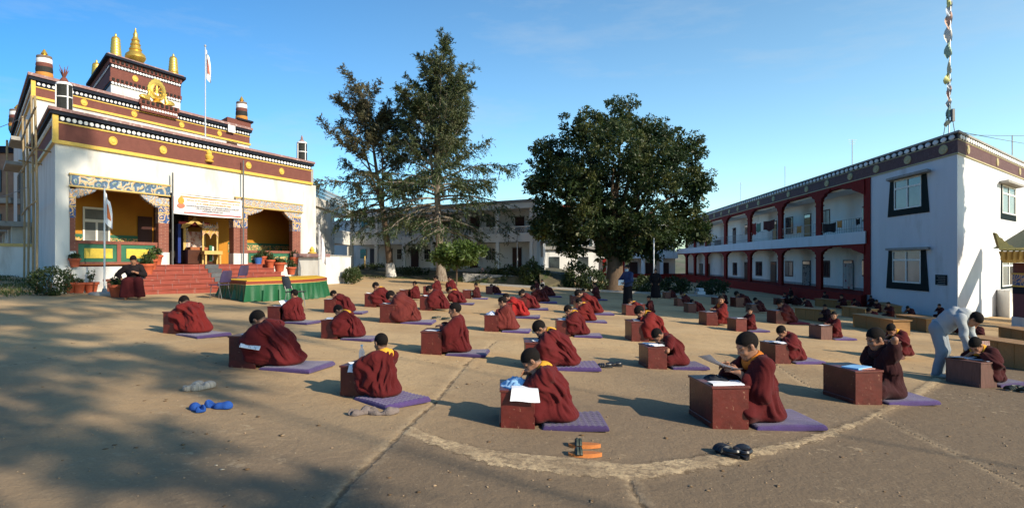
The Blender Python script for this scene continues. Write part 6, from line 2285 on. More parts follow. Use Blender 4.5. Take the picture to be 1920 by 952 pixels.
# ------------------------------------------------------------------ standing people
def figure(name, label, P, rz, s, hips, chest, nb, hc, hp, hy, wr, el=None, legs=None, poles=((-.3, 1, -.5), (-.3, -1, -.5)), hd=None, hn=((0, .6, .6), (0, -.6, .6)),
           clothes=(), cat='person', group=None, shw=.19, h=.011, long_hair=False, mask=False):
    t = thing('person', label, cat, P, rz, group)
    M = rot_head(radians(hp), radians(hy))
    hips, chest, nb, hc = A3(*hips), A3(*chest), A3(*nb), A3(*hc)
    ax = nrm(nb - hips)
    fwd = nrm(np.cross(A3(0, 1, 0), ax))
    sh = [nb - ax * .06 + A3(0, q * shw, 0) for q in (1, -1)]
    wr = [A3(*w) for w in wr]
    el = [A3(*e) if e is not None else None for e in (el or (None, None))]
    el = [e if e is not None else A3(*elbow(sh[i], wr[i], .29, .26, poles[i])) for i, e in enumerate(el)]
    legs = legs or [((.02, .10, .48), (0, .10, .07)), ((.02, -.10, .48), (0, -.10, .07))]
    hd = hd or [None, None]
    J = dict(sh=sh, el=el, wr=wr, hips=hips, chest=chest, nb=nb, hc=hc, ax=ax, legs=legs)
    def body(Q):
        d = head_sdf(Q, hc, M)
        d = smin(d, cap(Q, nb - ax * .05, hc + M @ A3(-.03, 0, -.05), .056, .052), .02)
        d = smin(d, cap(Q, hips, chest, .11, .12), .06)
        d = smin(d, cap(Q, chest, nb - ax * .04, .12, .08), .06)
        for i, q in enumerate((1, -1)):
            d = smin(d, cap(Q, nb - ax * .06, sh[i], .06, .05), .04)
            d = smin(d, cap(Q, sh[i], el[i], .048, .040), .02)
            d = smin(d, cap(Q, el[i], wr[i], .040, .028), .01)
            v = A3(*hd[i]) if hd[i] is not None else wr[i] - el[i]
            d = smin(d, hand_sdf(Q, wr[i], v, hn[i], .5, q), .012)
            kn, an = A3(*legs[i][0]), A3(*legs[i][1])
            d = smin(d, cap(Q, hips + A3(0, q * .08, -.03), kn, .08, .058), .04)
            d = smin(d, cap(Q, kn, an, .056, .04), .02)
            d = smin(d, cap(Q, an + A3(-.03, 0, -.035), an + A3(.15, q * .02, -.045), .036, .028), .03)
        return d
    allp = np.array([hc, nb, *wr, *el, hips] + [A3(*k) for l in legs for k in l])
    lo, hi = allp.min(0) - .25, allp.max(0) + .25
    lo[2] = -.03
    V, Q = surface(body, lo, hi, h)
    me = np_mesh(name + '_body', V, Q, skin)
    stubble(me, V, hc, M)
    link('body', me, t, scale=s)
    V, Q = surface(lambda P_: hair_sdf(P_, hc, M, -.01 if long_hair else 0), hc - .15, hc + .15, .008, .02)
    link('hair', np_mesh(name + '_hair', V, Q, hair), t, scale=s)
    for q in (1, -1):
        link('eye', MB().add(*blob(hc + M @ A3(.0855, q * .031, -.009), M, (.004, .013, .0055))).mesh('eye', eye_m, True), t, scale=s)
    for nm, f, mt, res in clothes:
        V, Q = surface(lambda P_: f(P_, J), lo - .1, hi + .1, res, .05)
        link(nm, np_mesh(name + '_' + nm, V, Q, mt), t, scale=s)
    if mask:
        V, Q = surface(lambda P_: smax(smax(head_sdf(P_, hc, M) - .008, -(P_ - hc) @ M @ A3(1, 0, 0) + .03, .01), (P_ - hc) @ M @ A3(0, 0, 1) + .028, .01), hc - .15, hc + .15, .008, .02)
        link('face_mask', np_mesh('face_mask', V, Q, mat('mask_blue', (.35, .5, .62), .8)), t, scale=s)
    return t

def wrinkle(P, a=.013, f=1.0, ph=0.0):
    x, y, z = P[:, 0], P[:, 1], P[:, 2]
    w = np.sin(17 * f * z + 9 * x + ph) + .8 * np.sin(23 * f * z - 14 * y + 2 * np.sin(9 * x + ph)) + .6 * np.sin(31 * f * (z + x) + 11 * y)
    return a * w * .5
grey_cloth = mat('light_grey_cloth', (0.34, 0.36, 0.37), 0.9, 0.08, 10, 0.2, 160, spec=.15)
grey_trouser = mat('grey_trousers', (0.22, 0.25, 0.28), 0.9, 0.08, 10, 0.2, 160, spec=.15)
blue_cloth = mat('dark_blue_cloth', (0.022, 0.035, 0.09), 0.85, 0.12, 10, 0.2, 160, spec=.2)
black_cloth = mat('black_robe', (0.014, 0.010, 0.011), 0.9, 0.15, 10, 0.2, 160, spec=.15)
maroon_cloth = mat('dark_maroon_cloth', (0.060, 0.009, 0.010), 0.9, 0.15, 10, 0.2, 160, spec=.15)
shoe_m = mat('cream_shoe', (0.50, 0.46, 0.38), 0.7, 0.1, 12)

def jacket(zlow, th=.03, cuff=.88, k=.05):
    def f(P, J):
        d = smin(cap(P, J['hips'], J['chest'], .135 + th, .14 + th), cap(P, J['chest'], J['nb'] - J['ax'] * .06, .14 + th, .09 + th), k)
        for i in (0, 1):
            d = smin(d, cap(P, J['nb'] - J['ax'] * .07, J['sh'][i], .075 + th * .5, .06 + th * .5), .05)
            d = smin(d, cap(P, J['sh'][i], J['el'][i], .058 + th * .6, .05 + th * .6), .03)
            e = J['el'][i] + (J['wr'][i] - J['el'][i]) * cuff
            d = smin(d, cap(P, J['el'][i], e, .05 + th * .6, .038 + th * .4), .02)
        d = d - wrinkle(P)
        c = (P - J['hips']) @ J['ax'].astype(np.float32)
        d = smax(d, zlow - c, .01)
        return smax(d, -cap(P, J['nb'] - J['ax'] * .03, J['hc'], .062, .09), .012)
    return f
def trousers(th=.02):
    def f(P, J):
        d = cap(P, J['hips'] + A3(0, .05, 0), J['hips'] - A3(0, .05, 0), .125 + th)
        for i, q in enumerate((1, -1)):
            kn, an = A3(*J['legs'][i][0]), A3(*J['legs'][i][1])
            d = smin(d, smin(cap(P, J['hips'] + A3(0, q * .085, -.03), kn, .10 + th, .072 + th), cap(P, kn, an + A3(0, 0, .0), .072 + th, .062 + th), .03), .03)
        d = d - wrinkle(P, .007, .7, 2)
        d = smax(d, .035 - P[:, 2], .008)
        c = (P - J['hips']) @ J['ax'].astype(np.float32)
        return smax(d, c - .12, .01)
    return f
def shoes():
    def f(P, J):
        d = None
        for i, q in enumerate((1, -1)):
            an = A3(*J['legs'][i][1])
            e = smin(cap(P, an + A3(-.045, 0, -.03), an + A3(.17, q * .02, -.04), .048, .036), cap(P, an, an + A3(0, 0, .02), .05), .03)
            d = e if d is None else np.minimum(d, e)
        return smax(d, .002 - P[:, 2], .004)
    return f
def skirt(r0=.17, r1=.27, n=9, ph=0., front=0.0):
    def f(P, J):
        hp = J['hips']
        t = np.clip((hp[2] + .1 - P[:, 2]) / (hp[2] + .1 - .05), 0, 1)
        cx = hp[0] + front * t
        phi = np.arctan2(P[:, 1], P[:, 0] - cx)
        rr = r0 + (r1 - r0) * t + .016 * t * np.sin(n * phi + ph + 2 * np.sin(3 * P[:, 2])) + .008 * t * np.sin(2.3 * n * phi)
        d = (np.sqrt((P[:, 0] - cx) ** 2 * 1.25 + P[:, 1] ** 2) - rr) * .85
        return smax(smax(d, P[:, 2] - hp[2] - .1, .03), .05 - P[:, 2], .01)
    return f

# the man in grey bending over the boy's desk
gP = at(1762, 706, .05)
figure('grey_man', 'young man in light grey hoodie and trousers bending over a desk', gP, radians(-46), .98, (-.02, 0, .86), (.24, 0, 1.08), (.40, 0, 1.11), (.52, 0, 1.05), 62, -8,
       ((.52, .22, .62), (.46, -.12, .48)), legs=(((.05, .11, .47), (-.03, .12, .07)), ((.06, -.11, .47), (-.02, -.12, .07))), hd=((.3, 0, -1), (.15, 0, -1)), hn=((.9, .3, .1), (.9, -.3, .1)),
       clothes=(('hoodie', jacket(-.02, .035), grey_cloth, .013), ('trousers', trousers(), grey_trouser, .014),
                ('hood', lambda P, J: smax(smax(smin(ell(P, J['nb'] - J['ax'] * .03 + A3(-.02, 0, .05), (.13, .145, .085)), cap(P, J['nb'] + A3(0, .09, .0), J['nb'] + A3(0, -.09, .0), .06), .04) - wrinkle(P, .016, 1.4, 1),
                                                -cap(P, J['nb'] - J['ax'] * .01, J['hc'] + A3(.02, 0, 0), .070, .115), .01), -(ell(P, J['nb'] + A3(.1, 0, -.05), (.14, .07, .09))), .01), grey_cloth, .011),
                ('shoes', shoes(), shoe_m, .011)), long_hair=True)
m = MB(); m.bbox(-.10, .10, -.004, .004, -.13, .13, .003)
cd = link('clipboard', m.mesh('clipboard', mat('pink_card', (.42, .22, .17), .7, .1, 20, second=(.6, .45, .4), sfac=(.5, .55), sscale=40)), None, gP + rot2(radians(-46), .58, .24) + Vector((0, 0, .52)), radians(-10))
tag(cd, 'pink printed card held by the man in grey', 'card')
# standing man in a blue jacket, mask and long dark skirt
bP = at(1177, 577, .05)
sc_ = (577 - 497) / F * bP.y / 1.72
figure('blue_man', 'standing man in dark blue jacket, long skirt and pale face mask', bP, radians(215), sc_, (0, 0, .95), (0, 0, 1.22), (.0, 0, 1.42), (.03, 0, 1.60), 6, 10,
       ((.25, .10, 1.02), (.24, -.14, 1.05)), clothes=(('jacket', jacket(-.18, .05), blue_cloth, .018), ('skirt', skirt(.17, .21, 6), black_cloth, .02)), mask=True, h=.014)
wb_ = link('folder', SHEET[0], None, bP + Vector((-.26 * sc_, -.12, 1.02 * sc_)), radians(215))
wb_.rotation_euler = (radians(80), 0, radians(200))
tag(wb_, 'pale sheet held by the masked man in blue', 'paper')
rP = at(1229, 559, .05)
sc_ = (559 - 504) / F * rP.y / 1.72
figure('robed_man', 'standing man in black robes with pale beads down his front', rP, radians(255), sc_, (0, 0, .95), (0, 0, 1.22), (.0, 0, 1.42), (.03, 0, 1.60), 4, 0,
       ((.14, .22, .88), (.14, -.22, .88)), clothes=(('robe', jacket(-.2, .07), black_cloth, .02), ('skirt', skirt(.19, .30, 7, 1), black_cloth, .02)), h=.016)
cP = at(1153, 545, .3)
sc_ = (545 - 508) / F * cP.y / 1.2
figure('blue_back', 'person in blue stooping by the trunk of the broad tree', cP, radians(320), sc_, (0, 0, .62), (.16, 0, .86), (.26, 0, 1.0), (.36, 0, 1.06), 45, 0,
       ((.45, .12, .5), (.45, -.12, .5)), legs=(((.2, .14, .42), (0, .12, .07)), ((.2, -.14, .42), (0, -.12, .07))), clothes=(('jacket', jacket(-.05, .05), blue_cloth, .02), ('trousers', trousers(.03), blue_cloth, .02)), h=.018)
# man sitting by the steps, looking at something in his hand
sP = at(250, 560, .1)
sc_ = (560 - 478) / F * sP.y / 1.30
rzS = radians(-62)
figure('sitting_man', 'man in dark maroon robes sitting by the steps looking into his hand', sP, rzS, sc_, (-.12, 0, .50), (-.05, 0, .78), (-.02, 0, .98), (.05, 0, 1.15), 34, -10,
       ((.22, .06, .78), (.02, -.26, .52)), legs=(((.34, .16, .50), (.28, .14, .07)), ((.34, -.16, .50), (.32, -.16, .07))), hd=((.7, -.4, .3), (.6, .2, -.5)), hn=((.2, .5, .8), (0, -.5, .8)),
       clothes=(('shirt', jacket(-.1, .045, .5), black_cloth, .016),
                ('skirt', lambda P, J: smax(smin(smin(cap(P, (-.12, .06, .50), (.34, .15, .52), .15, .12), cap(P, (-.12, -.06, .50), (.34, -.15, .52), .15, .12), .08),
                                            smin(cap(P, (.36, .14, .50), (.34, .17, .10), .13, .17), cap(P, (.36, -.14, .50), (.38, -.17, .10), .13, .17), .1), .06)
                                            - .016 * np.sin(26 * P[:, 1] + 4 * P[:, 2] + 5 * P[:, 0]) * np.clip(1 - P[:, 2] * 1.2, .2, 1), .06 - P[:, 2], .01), maroon_cloth, .016)), h=.012)
st_ = thing('stool', 'dark low stool under the sitting man by the steps', 'stool', sP + rot2(rzS, -.16, 0), rzS)
for x in (-.13, .13):
    for y in (-.15, .15):
        link('leg', MB().bbox(x - .02, x + .02, y - .02, y + .02, 0, .40 * sc_, .003).mesh('leg', wood_dark), st_)
link('seat', MB().bbox(-.18, .18, -.20, .20, .402 * sc_, .445 * sc_, .008).mesh('seat', wood_dark), st_)

# ------------------------------------------------------------------ the green skirted stage and chairs
FL, FR = at(462, 566), at(612, 554)
BLx, BRx = Vector((-9.55, 21.0, 0)), Vector((-8.0, 26.2, 0))
FL2, FR2 = Vector((FL.x, FL.y, 0)), Vector((FR.x, FR.y, 0))
arc_pts = []
dr = (FR2 - FL2)
nn = Vector((dr.y, -dr.x, 0)).normalized()
for i in range(25):
    t = i / 24
    arc_pts.append(FL2 + dr * t + nn * .55 * sin(pi * t))
loop = arc_pts + [BRx, BLx]
dense = []
for a, b in zip(loop, loop[1:] + loop[:1]):
    L = (b - a).length
    k = max(1, int(L / .045))
    for i in range(k): dense.append(a + (b - a) * i / k)
sz = 1.03
stage = thing('stage', 'low stage with a pleated green skirt and yellow carpet', 'stage', (FL.x, FL.y, FL.z))
cen = sum(dense, Vector()) / len(dense)
vs, fs = [], []
N = len(dense)
rs = np.random.RandomState(4)
ph = np.cumsum(rs.uniform(.55, 1.35, N))
for i, p in enumerate(dense):
    o = (p - cen).normalized()
    f_ = sin(ph[i] * 1.05) * .6 + sin(ph[i] * .43 + 1) * .4
    g_ = gz(p.x, p.y)
    for q, z in ((0, sz - .11), (.35, sz - .3), (1.0, g_ + .01)):
        vs.append(p + o * (.03 + .13 * q * f_ + .05 * q) + Vector((0, 0, z)))
for i in range(N):
    j = (i + 1) % N
    for k in range(2):
        fs.append((3 * i + k, 3 * j + k, 3 * j + k + 1, 3 * i + k + 1))
MB().add(vs, fs).build('skirt', mat('green_satin', (0.008, 0.085, 0.030), 0.5, 0.12, 8, 0.1, 40, spec=.5), stage, True)
def ring_band(name, z0, z1, off, mt):
    m = MB()
    o = [p + (p - cen).normalized() * off for p in loop]
    m.prism([(p.x, p.y, 0) for p in o], (0, 0, z0), (0, 0, z1))
    return m.build(name, mt, stage)
ring_band('edge_trim', sz - .108, sz - .012, .03, mat('woven_red_trim', (0.22, 0.045, 0.02), .7, .2, 30))
ring_band('gold_piping', sz - .125, sz - .1085, .036, yellow_trim)
ring_band('carpet', sz - .0115, sz + .01, -.04, mat('yellow_carpet', (0.62, 0.36, 0.02), .9, .12, 20, .3, 90))
def chair(label, px, py, back_px, rz, mt, scale=1.0, P=None):
    P = P or at(px, py)
    t = thing('chair', label, 'chair', P, rz, None)
    m = MB()
    n = 7
    vs, fs = [], []
    for i in range(n):                               # a moulded back, gently curved
        y = -.22 + .44 * i / (n - 1)
        for j in range(6):
            z = .52 + .36 * j / 5
            x = -.20 - .10 * j / 5 - .05 * (1 - (y / .22) ** 2) - .0
            e = 1 - .18 * max(0, j - 3) / 2 * (abs(y) / .22)
            vs.append((x, y * e, z))
    for i in range(n - 1):
        for j in range(5):
            a = i * 6 + j
            fs.append((a, a + 1, a + 7, a + 6))
    b0 = len(vs)
    vs2 = [(x - .015, y, z) for x, y, z in vs]
    link('backrest', MB().add(vs + vs2, fs + [tuple(b0 + q for q in reversed(f)) for f in fs]).mesh('backrest', mt, True), t)
    link('seat', MB().bbox(-.2, .24, -.22, .22, .43, .455, .012).mesh('seat', mt, True), t)
    for y in (-.18, .18):
        link('leg', MB().tube([(.22, y, 0), (.16, y, .43)], .012, 6).mesh('leg', iron, True), t)
        link('leg', MB().tube([(-.26, y, 0), (-.16, y, .43), (-.22, y, .60)], .012, 6).mesh('leg', iron, True), t)
    return t
black_plastic = mat('black_plastic', (0.014, 0.014, 0.017), 0.38, 0.2, 8, spec=.45)
violet_plastic = mat('violet_plastic', (0.045, 0.035, 0.085), 0.45, 0.2, 8)
q = pt(553, 537, 18.4)
chair('black shiny plastic chair facing the yard before the stage', 0, 0, 0, radians(-10), black_plastic, P=Vector((q.x, q.y, gz(q.x, q.y))))
q = at(412, 560)
chair('violet chair on thin legs left of the green stage', 0, 0, 0, radians(160), violet_plastic, P=q)
q = base_at(446, 22.4)
chair('violet chair mostly hidden behind the stage', 0, 0, 0, radians(160), violet_plastic, P=Vector((q.x, q.y, gz(q.x, q.y) + .12)))

# ------------------------------------------------------------------ throne and table in the porch
def tbox(m, s0, s1, k0, k1, z0, z1): return T.box(m, s0, s1, k0, k1, z0, z1)
th = thing('throne', 'carved gilt throne with a framed portrait and silk drapes in the doorway', 'throne', T.p(T.s(368, 1.4), 1.4, zF))
def thp(name, mt, *b):
    m = MB()
    for q in b: T.box(m, *q)
    return m.build(name, mt, th)
a, b = T.s(347, 1.6), T.s(389, 1.6)
thp('plinth', wood_dark, (a - .05, b + .05, 1.0, 2.0, zF + 0.020, zF + 0.555))
thp('portrait', mat('portrait_print', (.55, .42, .36), .6, .35, 6, second=(.35, .12, .08), sfac=(.5, .6), sscale=5), (a + .22, b - .22, 1.86, 1.9, zF + 0.666, zF + 1.295))
for q0, q1 in ((a, a + .12), (b - .12, b)): thp('back_frame', yellow_trim, (q0, q1, 1.85, 1.98, zF + 0.555, zF + 1.480))
for q0, q1 in ((a + .12, a + .215), (b - .215, b - .12)): thp('inner_frame', scroll_pale, (q0, q1, 1.87, 1.95, zF + 0.577, zF + 1.406))
m = MB()
c = (a + b) / 2
w = (b - a) / 2 + .12
poly = [(c - w, zF + 1.406), (c - w * .9, zF + 1.569), (c - w * .45, zF + 1.643), (c - w * .12, zF + 1.791), (c, zF + 1.939), (c + w * .12, zF + 1.791), (c + w * .45, zF + 1.643), (c + w * .9, zF + 1.569), (c + w, zF + 1.406),
        (c + w * .7, zF + 1.421), (c + w * .35, zF + 1.517), (c, zF + 1.702), (c - w * .35, zF + 1.517), (c - w * .7, zF + 1.421)]
m.prism([T.p(s, 1.82, z) for s, z in poly], (0, 0, 0), T.g * .1)
m.build('crest', yellow_trim, th)
thp('canopy_cloth', maroon_cloth, (a - .2, b + .2, 1.9, 1.95, zF + 1.480, zF + 1.702))
thp('seat_cushion', mat('brocade', (.3, .1, .04), .7, .4, 12), (a + .1, b - .1, 1.1, 1.8, zF + 0.556, zF + 0.666))
thp('blue_curtain', mat('blue_silk', (.012, .03, .16), .6, .2, 6), (a - .35, a - .22, 1.5, 1.9, zF + 0.050, zF + 1.554))
thp('silk_scarf', mat('white_silk', (.62, .6, .55), .6, .1, 10), (b + .02, b + .10, .99, 1.02, zF + 0.148, zF + 0.703))
thp('green_silk', green_panel, (b - .12, b + .015, .985, 1.02, zF + 0.111, zF + 0.740))
tbm = thing('altar_table', 'small yellow carved table with arched front beside the throne', 'table', T.p(T.s(398, .7), .7, zF))
def tap(name, mt, *b):
    m = MB()
    for q in b: T.box(m, *q)
    return m.build(name, mt, tbm)
a, b = T.s(382, .7), T.s(412, .7)
for s0 in (a, b - .08):
    for k0 in (.5, .92):
        tap('leg', yellow_trim, (s0, s0 + .08, k0, k0 + .08, zF + .005, zF + .38))
tap('table_board', yellow_trim, (a - .05, b + .05, .45, 1.05, zF + .382, zF + .52))
tap('back_post', yellow_trim, (a, a + .08, .9, .98, zF + .522, zF + 1.25))
tap('back_post', yellow_trim, (b - .08, b, .9, .98, zF + .522, zF + 1.25))
m = MB()
poly = [(a, zF + 1.0)]
for i in range(13):
    t = i / 12
    poly.append((a + (b - a) * t, zF + 1.0 + .22 * abs(sin(t * 2 * pi)) ** .7))
poly += [(b, zF + 1.42), (a, zF + 1.42)]
m.prism([T.p(s, .88, z) for s, z in poly], (0, 0, 0), T.g * .06)
m.build('arched_front', scroll_mat('table_ornament', (.5, .3, .05), (.2, .05, .12), (.66, .5, .2), 12), tbm)
for i in range(7):
    s0 = a + (b - a) * (i + .5) / 7
    MB().lathe(T.p(s0, .91, zF + 1.422), [(.05, 0), (.06, .05), (.01, .16 + .1 * (i in (0, 6)))], 8).build('finial', scroll_pale, tbm, True)

# ------------------------------------------------------------------ banner over the doorway
bs0, bs1 = T.s(320), T.s(451)
KBn = -.16
ban = thing('banner', 'white printed banner hung over the temple doorway', 'banner', T.p(bs0, KBn, 3.32))
bz0, bz1 = 3.31, 4.03
bL = bs1 - bs0
m = MB()
n = 24
vs, fs = [], []
for i in range(n + 1):
    for j in range(4):
        z = bz0 + (bz1 - bz0) * j / 3 - .02 * sin(pi * i / n)
        vs.append(T.p(bs0 + bL * i / n, KBn + .012 * sin(i * .9 + j), z))
        vs.append(T.p(bs0 + bL * i / n, KBn + .012 + .012 * sin(i * .9 + j), z))
for i in range(n):
    for j in range(3):
        a, b = (i * 4 + j) * 2, ((i + 1) * 4 + j) * 2
        fs += [(a, b, b + 2, a + 2), (a + 1, a + 3, b + 3, b + 1)]
m.add(vs, fs)
m.build('cloth', mat('banner_cloth', (.68, .66, .66), .7, .03, 5), ban)
def bstrip(name, mt, s0, s1, z0, z1, dk=-.03):
    m = MB(); T.box(m, bs0 + s0, bs0 + s1, KBn + dk, KBn + dk + .006, z0, z1); return m.build(name, mt, ban)
orange_ink = mat('orange_ink', (.62, .28, .04), .7, .15, 9)
red_ink = mat('red_ink', (.45, .07, .06), .7, .2, 9)
grey_ink = mat('grey_ink', (.12, .12, .16), .7, .1, 9)
bstrip('border', orange_ink, .35, bL - .08, bz1 - .10, bz1 - .065)
bstrip('border', red_ink, .5, bL - .05, bz0 + .05, bz0 + .085)
bstrip('border', red_ink, .05, .08, bz0 + .1, bz1 - .12)
def text_on(fr, root, body, s0, s1, zc, hgt, mt, k, name='lettering'):
    cu = bpy.data.curves.new(name, 'FONT')
    cu.body = body
    cu.align_x, cu.align_y = 'CENTER', 'CENTER'
    cu.size = 1.0
    cu.extrude = .004
    o = bpy.data.objects.new(name, cu)
    COL.objects.link(o)
    bpy.context.view_layer.update()
    wdt, hh = max(o.dimensions.x, .01), max(o.dimensions.y, .01)
    e = fr.e.normalized()
    me = bpy.data.meshes.new_from_object(o.evaluated_get(bpy.context.evaluated_depsgraph_get()))
    bpy.data.objects.remove(o)
    me.name = name
    o = link(name, me, root)
    o['kind'] = 'stuff'
    o.location = fr.p((s0 + s1) / 2, k, zc) - wpos(root)
    o.rotation_euler = Matrix((e, Vector((0, 0, 1)), e.cross(Vector((0, 0, 1))))).transposed().to_euler()
    o.scale = ((s1 - s0) / wdt, hgt / hh, 1)
    if not me.materials: me.materials.append(mt)
    return o
# the printing is too small to read in the photograph: lines of small capitals as it appears there
text_on(T, ban, 'eaznitiw ae bnocumzwe. izucu ae bw. viiunuzowmn. ae znuzn', bs0 + .62, bs1 - .12, bz1 - .19, .055, orange_ink, KBn - .03)
text_on(T, ban, 'H. H. AMME JARSHDRARSHI\'S FREE', bs0 + 1.05, bs1 - .55, bz1 - .30, .085, orange_ink, KBn - .03)
text_on(T, ban, 'KUNYNYHIHALI NANGARTHET CA LIBRARIES LOBORCH OI BILAINT', bs0 + .6, bs1 - .15, bz1 - .40, .055, grey_ink, KBn - .03)
text_on(T, ban, 'PIILAI MOBRNG ICHR KINMYARANTS', bs0 + 1.05, bs1 - .6, bz1 - .48, .055, grey_ink, KBn - .03)
text_on(T, ban, 'KANTHANMCHYARIN LAKS', bs0 + 1.3, bs1 - .95, bz1 - .56, .055, grey_ink, KBn - .03)
place('printed_emblem', disc_mesh('printed_emblem', T.normal(), .13, .006, orange_ink, 16), ban, T.p(bs0 + .38, KBn - .03, bz1 - .24))
place('printed_emblem', ellipse_disc('printed_emblem', T.normal(), .16, .09, .006, mat('salmon_ink', (.55, .16, .10), .7), 16), ban, T.p(bs0 + .38, KBn - .028, bz1 - .42))
for px, y0, y1 in ((321, 325, 497), (453, 302, 500)):
    s_ = T.s(px)
    o = MB().tube([T.p(s_, -.22, zF), T.p(s_, -.22, T.z(y0, s_))], .03, 7).build('banner_pole', iron, None, True)
    tag(o, 'thin metal pole rising beside the banner, %s' % ('on its left with its top above' if px == 321 else 'by the pillar at its other end'), 'pole')

# ------------------------------------------------------------------ flags
flag_white = mat('white_flag', (.62, .58, .58), .85, .1, 8, second=(.45, .2, .17), sfac=(.56, .62), sscale=3)
def flag_on_pole(label, P, h, fw, fh, zt, mt, base=True, r=.03, stripe=None):
    P = Vector(P)
    t = thing('flagpole', label, 'flagpole', P)
    MB().tube([P, P + Vector((0, 0, h))], [r, r * .7], 8).build('pole', steel, t, True)
    MB().lathe(P + Vector((0, 0, h)), [(r, 0), (r * 1.8, .03), (r * .5, .09)], 8).build('pole_tip', steel, t, True)
    if base: MB().lathe(P - Vector((0, 0, .06)), [(.42, 0), (.42, .12), (.38, .15), (.08, .16), (.05, .26)], 16).build('pole_foot', concrete, t, True)
    # a limp cloth hanging in folds down the pole
    vs, fs = [], []
    n, k = 9, 16
    for i in range(n):
        u = i / (n - 1)
        for j in range(k):
            v = j / (k - 1)
            z = h - zt - fh * v - fw * .55 * u * (1 - .2 * v)
            x = r + fw * u * (.25 + .35 * v * (1 - .3 * v)) * .8
            y = .07 * sin(7 * u + 3 * v) * u
            vs.append(P + Vector((x, y, z)))
    for i in range(n - 1):
        for j in range(k - 1):
            fs.append((i * k + j, (i + 1) * k + j, (i + 1) * k + j + 1, i * k + j + 1))
    f = MB().add(vs, fs).build('flag', mt, t, True)
    if stripe:
        sv = [v + Vector((0, -.012, 0)) for v in vs]
        sf = [q for q in fs if 3 * k <= q[0] < 6 * k and 2 < q[0] % k < 11]
        MB().add(sv, sf).build('flag_emblem', stripe, f, True)
    return t
p = at(196, 553)
flag_on_pole('white and orange flag hanging limp on the pole before the porch', p, (553 - 352) / F * p.y, .55, (445 - 372) / F * p.y * .8, .12, dot_white, stripe=mat('orange_red_print', (.55, .14, .04), .8, .2, 8))
p = base_at(598, 27.2)
flag_on_pole('faded pink flag on the pole beside the white pier', p, p.z * 0 + (520 - 402) / F * p.y, .7, 1.2, .15, flag_white, base=False)
p = T.p(T.s(385, 2.0), 2.0, 5.9)
flag_on_pole('white flag on the tall pole standing on the temple roof', p, H - (88 - HY) / F * p.y - p.z, .55, 1.2, .1, dot_white, base=False, stripe=mat('dull_red_print', (.4, .12, .08), .8, .2, 8))
# prayer flag mast on the dormitory roof
p = D.p(1.2, 1.2, 7.35)
mast = thing('prayer_flag_mast', 'tall mast of faded prayer flags rising from the dormitory corner', 'flagpole', p)
MB().tube([p, p + Vector((0.12, 0, 9.6))], [.03, .018], 7).build('mast', steel, mast, True)
m = MB(); m.bbox(p.x + .03, p.x + .17, p.y - .2, p.y - .05, p.z + .9, p.z + 1.5, .02); m.build('mast_box', iron, mast)
MB().tube([p + Vector((-.3, 0, 0)), p + Vector((.0, 0, 1.8))], .018, 5).build('mast_stay', iron, mast, True)
MB().tube([p + Vector((.35, 0, 0)), p + Vector((.05, 0, 1.8))], .018, 5).build('mast_stay', iron, mast, True)
pf = [mat('prayer_%d' % i, c, .85, .1, 6) for i, c in enumerate(((.55, .53, .38), (.30, .42, .34), (.62, .60, .56), (.55, .36, .28), (.42, .48, .56), (.52, .54, .24)))]
rs = np.random.RandomState(9)
z = .9
i = 0
while z < 9.3:
    L = rs.uniform(.35, 1.0)
    w = rs.uniform(.15, .42)
    vs, fs = [], []
    for a in range(6):
        for b in range(6):
            u, v = a / 5, b / 5
            vs.append(p + Vector((.06 + .012 * z - w * u * (.35 + .65 * sin(pi * (v * .8 + .1))) , .08 * sin(5 * u + 4 * v + i), z + L * (1 - v) - .25 * u)))
    for a in range(5):
        for b in range(5):
            fs.append((a * 6 + b, a * 6 + b + 6, a * 6 + b + 7, a * 6 + b + 1))
    MB().add(vs, fs).build('prayer_flag', pf[i % 6], mast, True)
    z += L * .82
    i += 1
def wire(label, a, b, sag, r=.012):
    a, b = Vector(a), Vector(b)
    tag(MB().tube([a + (b - a) * t - Vector((0, 0, sag * 4 * t * (1 - t))) for t in np.linspace(0, 1, 13)], r, 5, False).build('wire', iron, None, True), label, 'wire')
wire('thin cable running right from the mast at the dormitory corner', D.p(1, 1, 7.6), (34, 30, 8.2), .3)
wire('lower thin cable slanting right over the sunlit wall', D.p(.2, .3, 7.5), (32, 28, 5.6), .2)
wire('cable reaching the temple side wall from the left', (-27, 30, 7.2), T.p(-.4, 6, 6.9), .2)
wire('lower cable reaching the temple side wall from the left', (-27, 30, 4.4), T.p(-.4, 6, 4.3), .3)

# lamp post and poles in the rear garden
p = at(970, 532)
lp = thing('lamp_post', 'slim pale lamp post on a white block at the garden kerb', 'lamp post', p)
hl = (532 - 432) / F * p.y
MB().tube([p, p + Vector((0, 0, hl))], [.05, .035], 8).build('post', steel, lp, True)
m = MB(); m.bbox(p.x - .45, p.x + .45, p.y - .35, p.y + .35, p.z - .1, p.z + .14, .02); m.build('post_block', white_wall, lp)
m = MB(); m.bbox(p.x - .16, p.x + .16, p.y - .12, p.y + .12, p.z + hl, p.z + hl + .16, .03); m.build('lamp_head', iron, lp)
p = at(1226, 552)
o = MB().tube([p, p + Vector((0, 0, (552 - 444) / F * p.y))], .04, 7).build('white_pole', dot_white, None, True)
tag(o, 'white pole standing in the hedge before the rear wing', 'pole')
for px, py, y1, lab in ((684, 511, 480, 'tall yellow post near the white wall'), (672, 512, 497, 'short yellow post nearest the white wall')):
    p = at(px, py)
    tag(MB().tube([p, p + Vector((0, 0, (py - y1) / F * p.y))], .06, 7).build('garden_post', yellow_trim, None, True), lab, 'post')
p = at(905, 530)
t = thing('planter', 'white square planter with a small pink bust on top', 'planter', p)
k = p.y / F
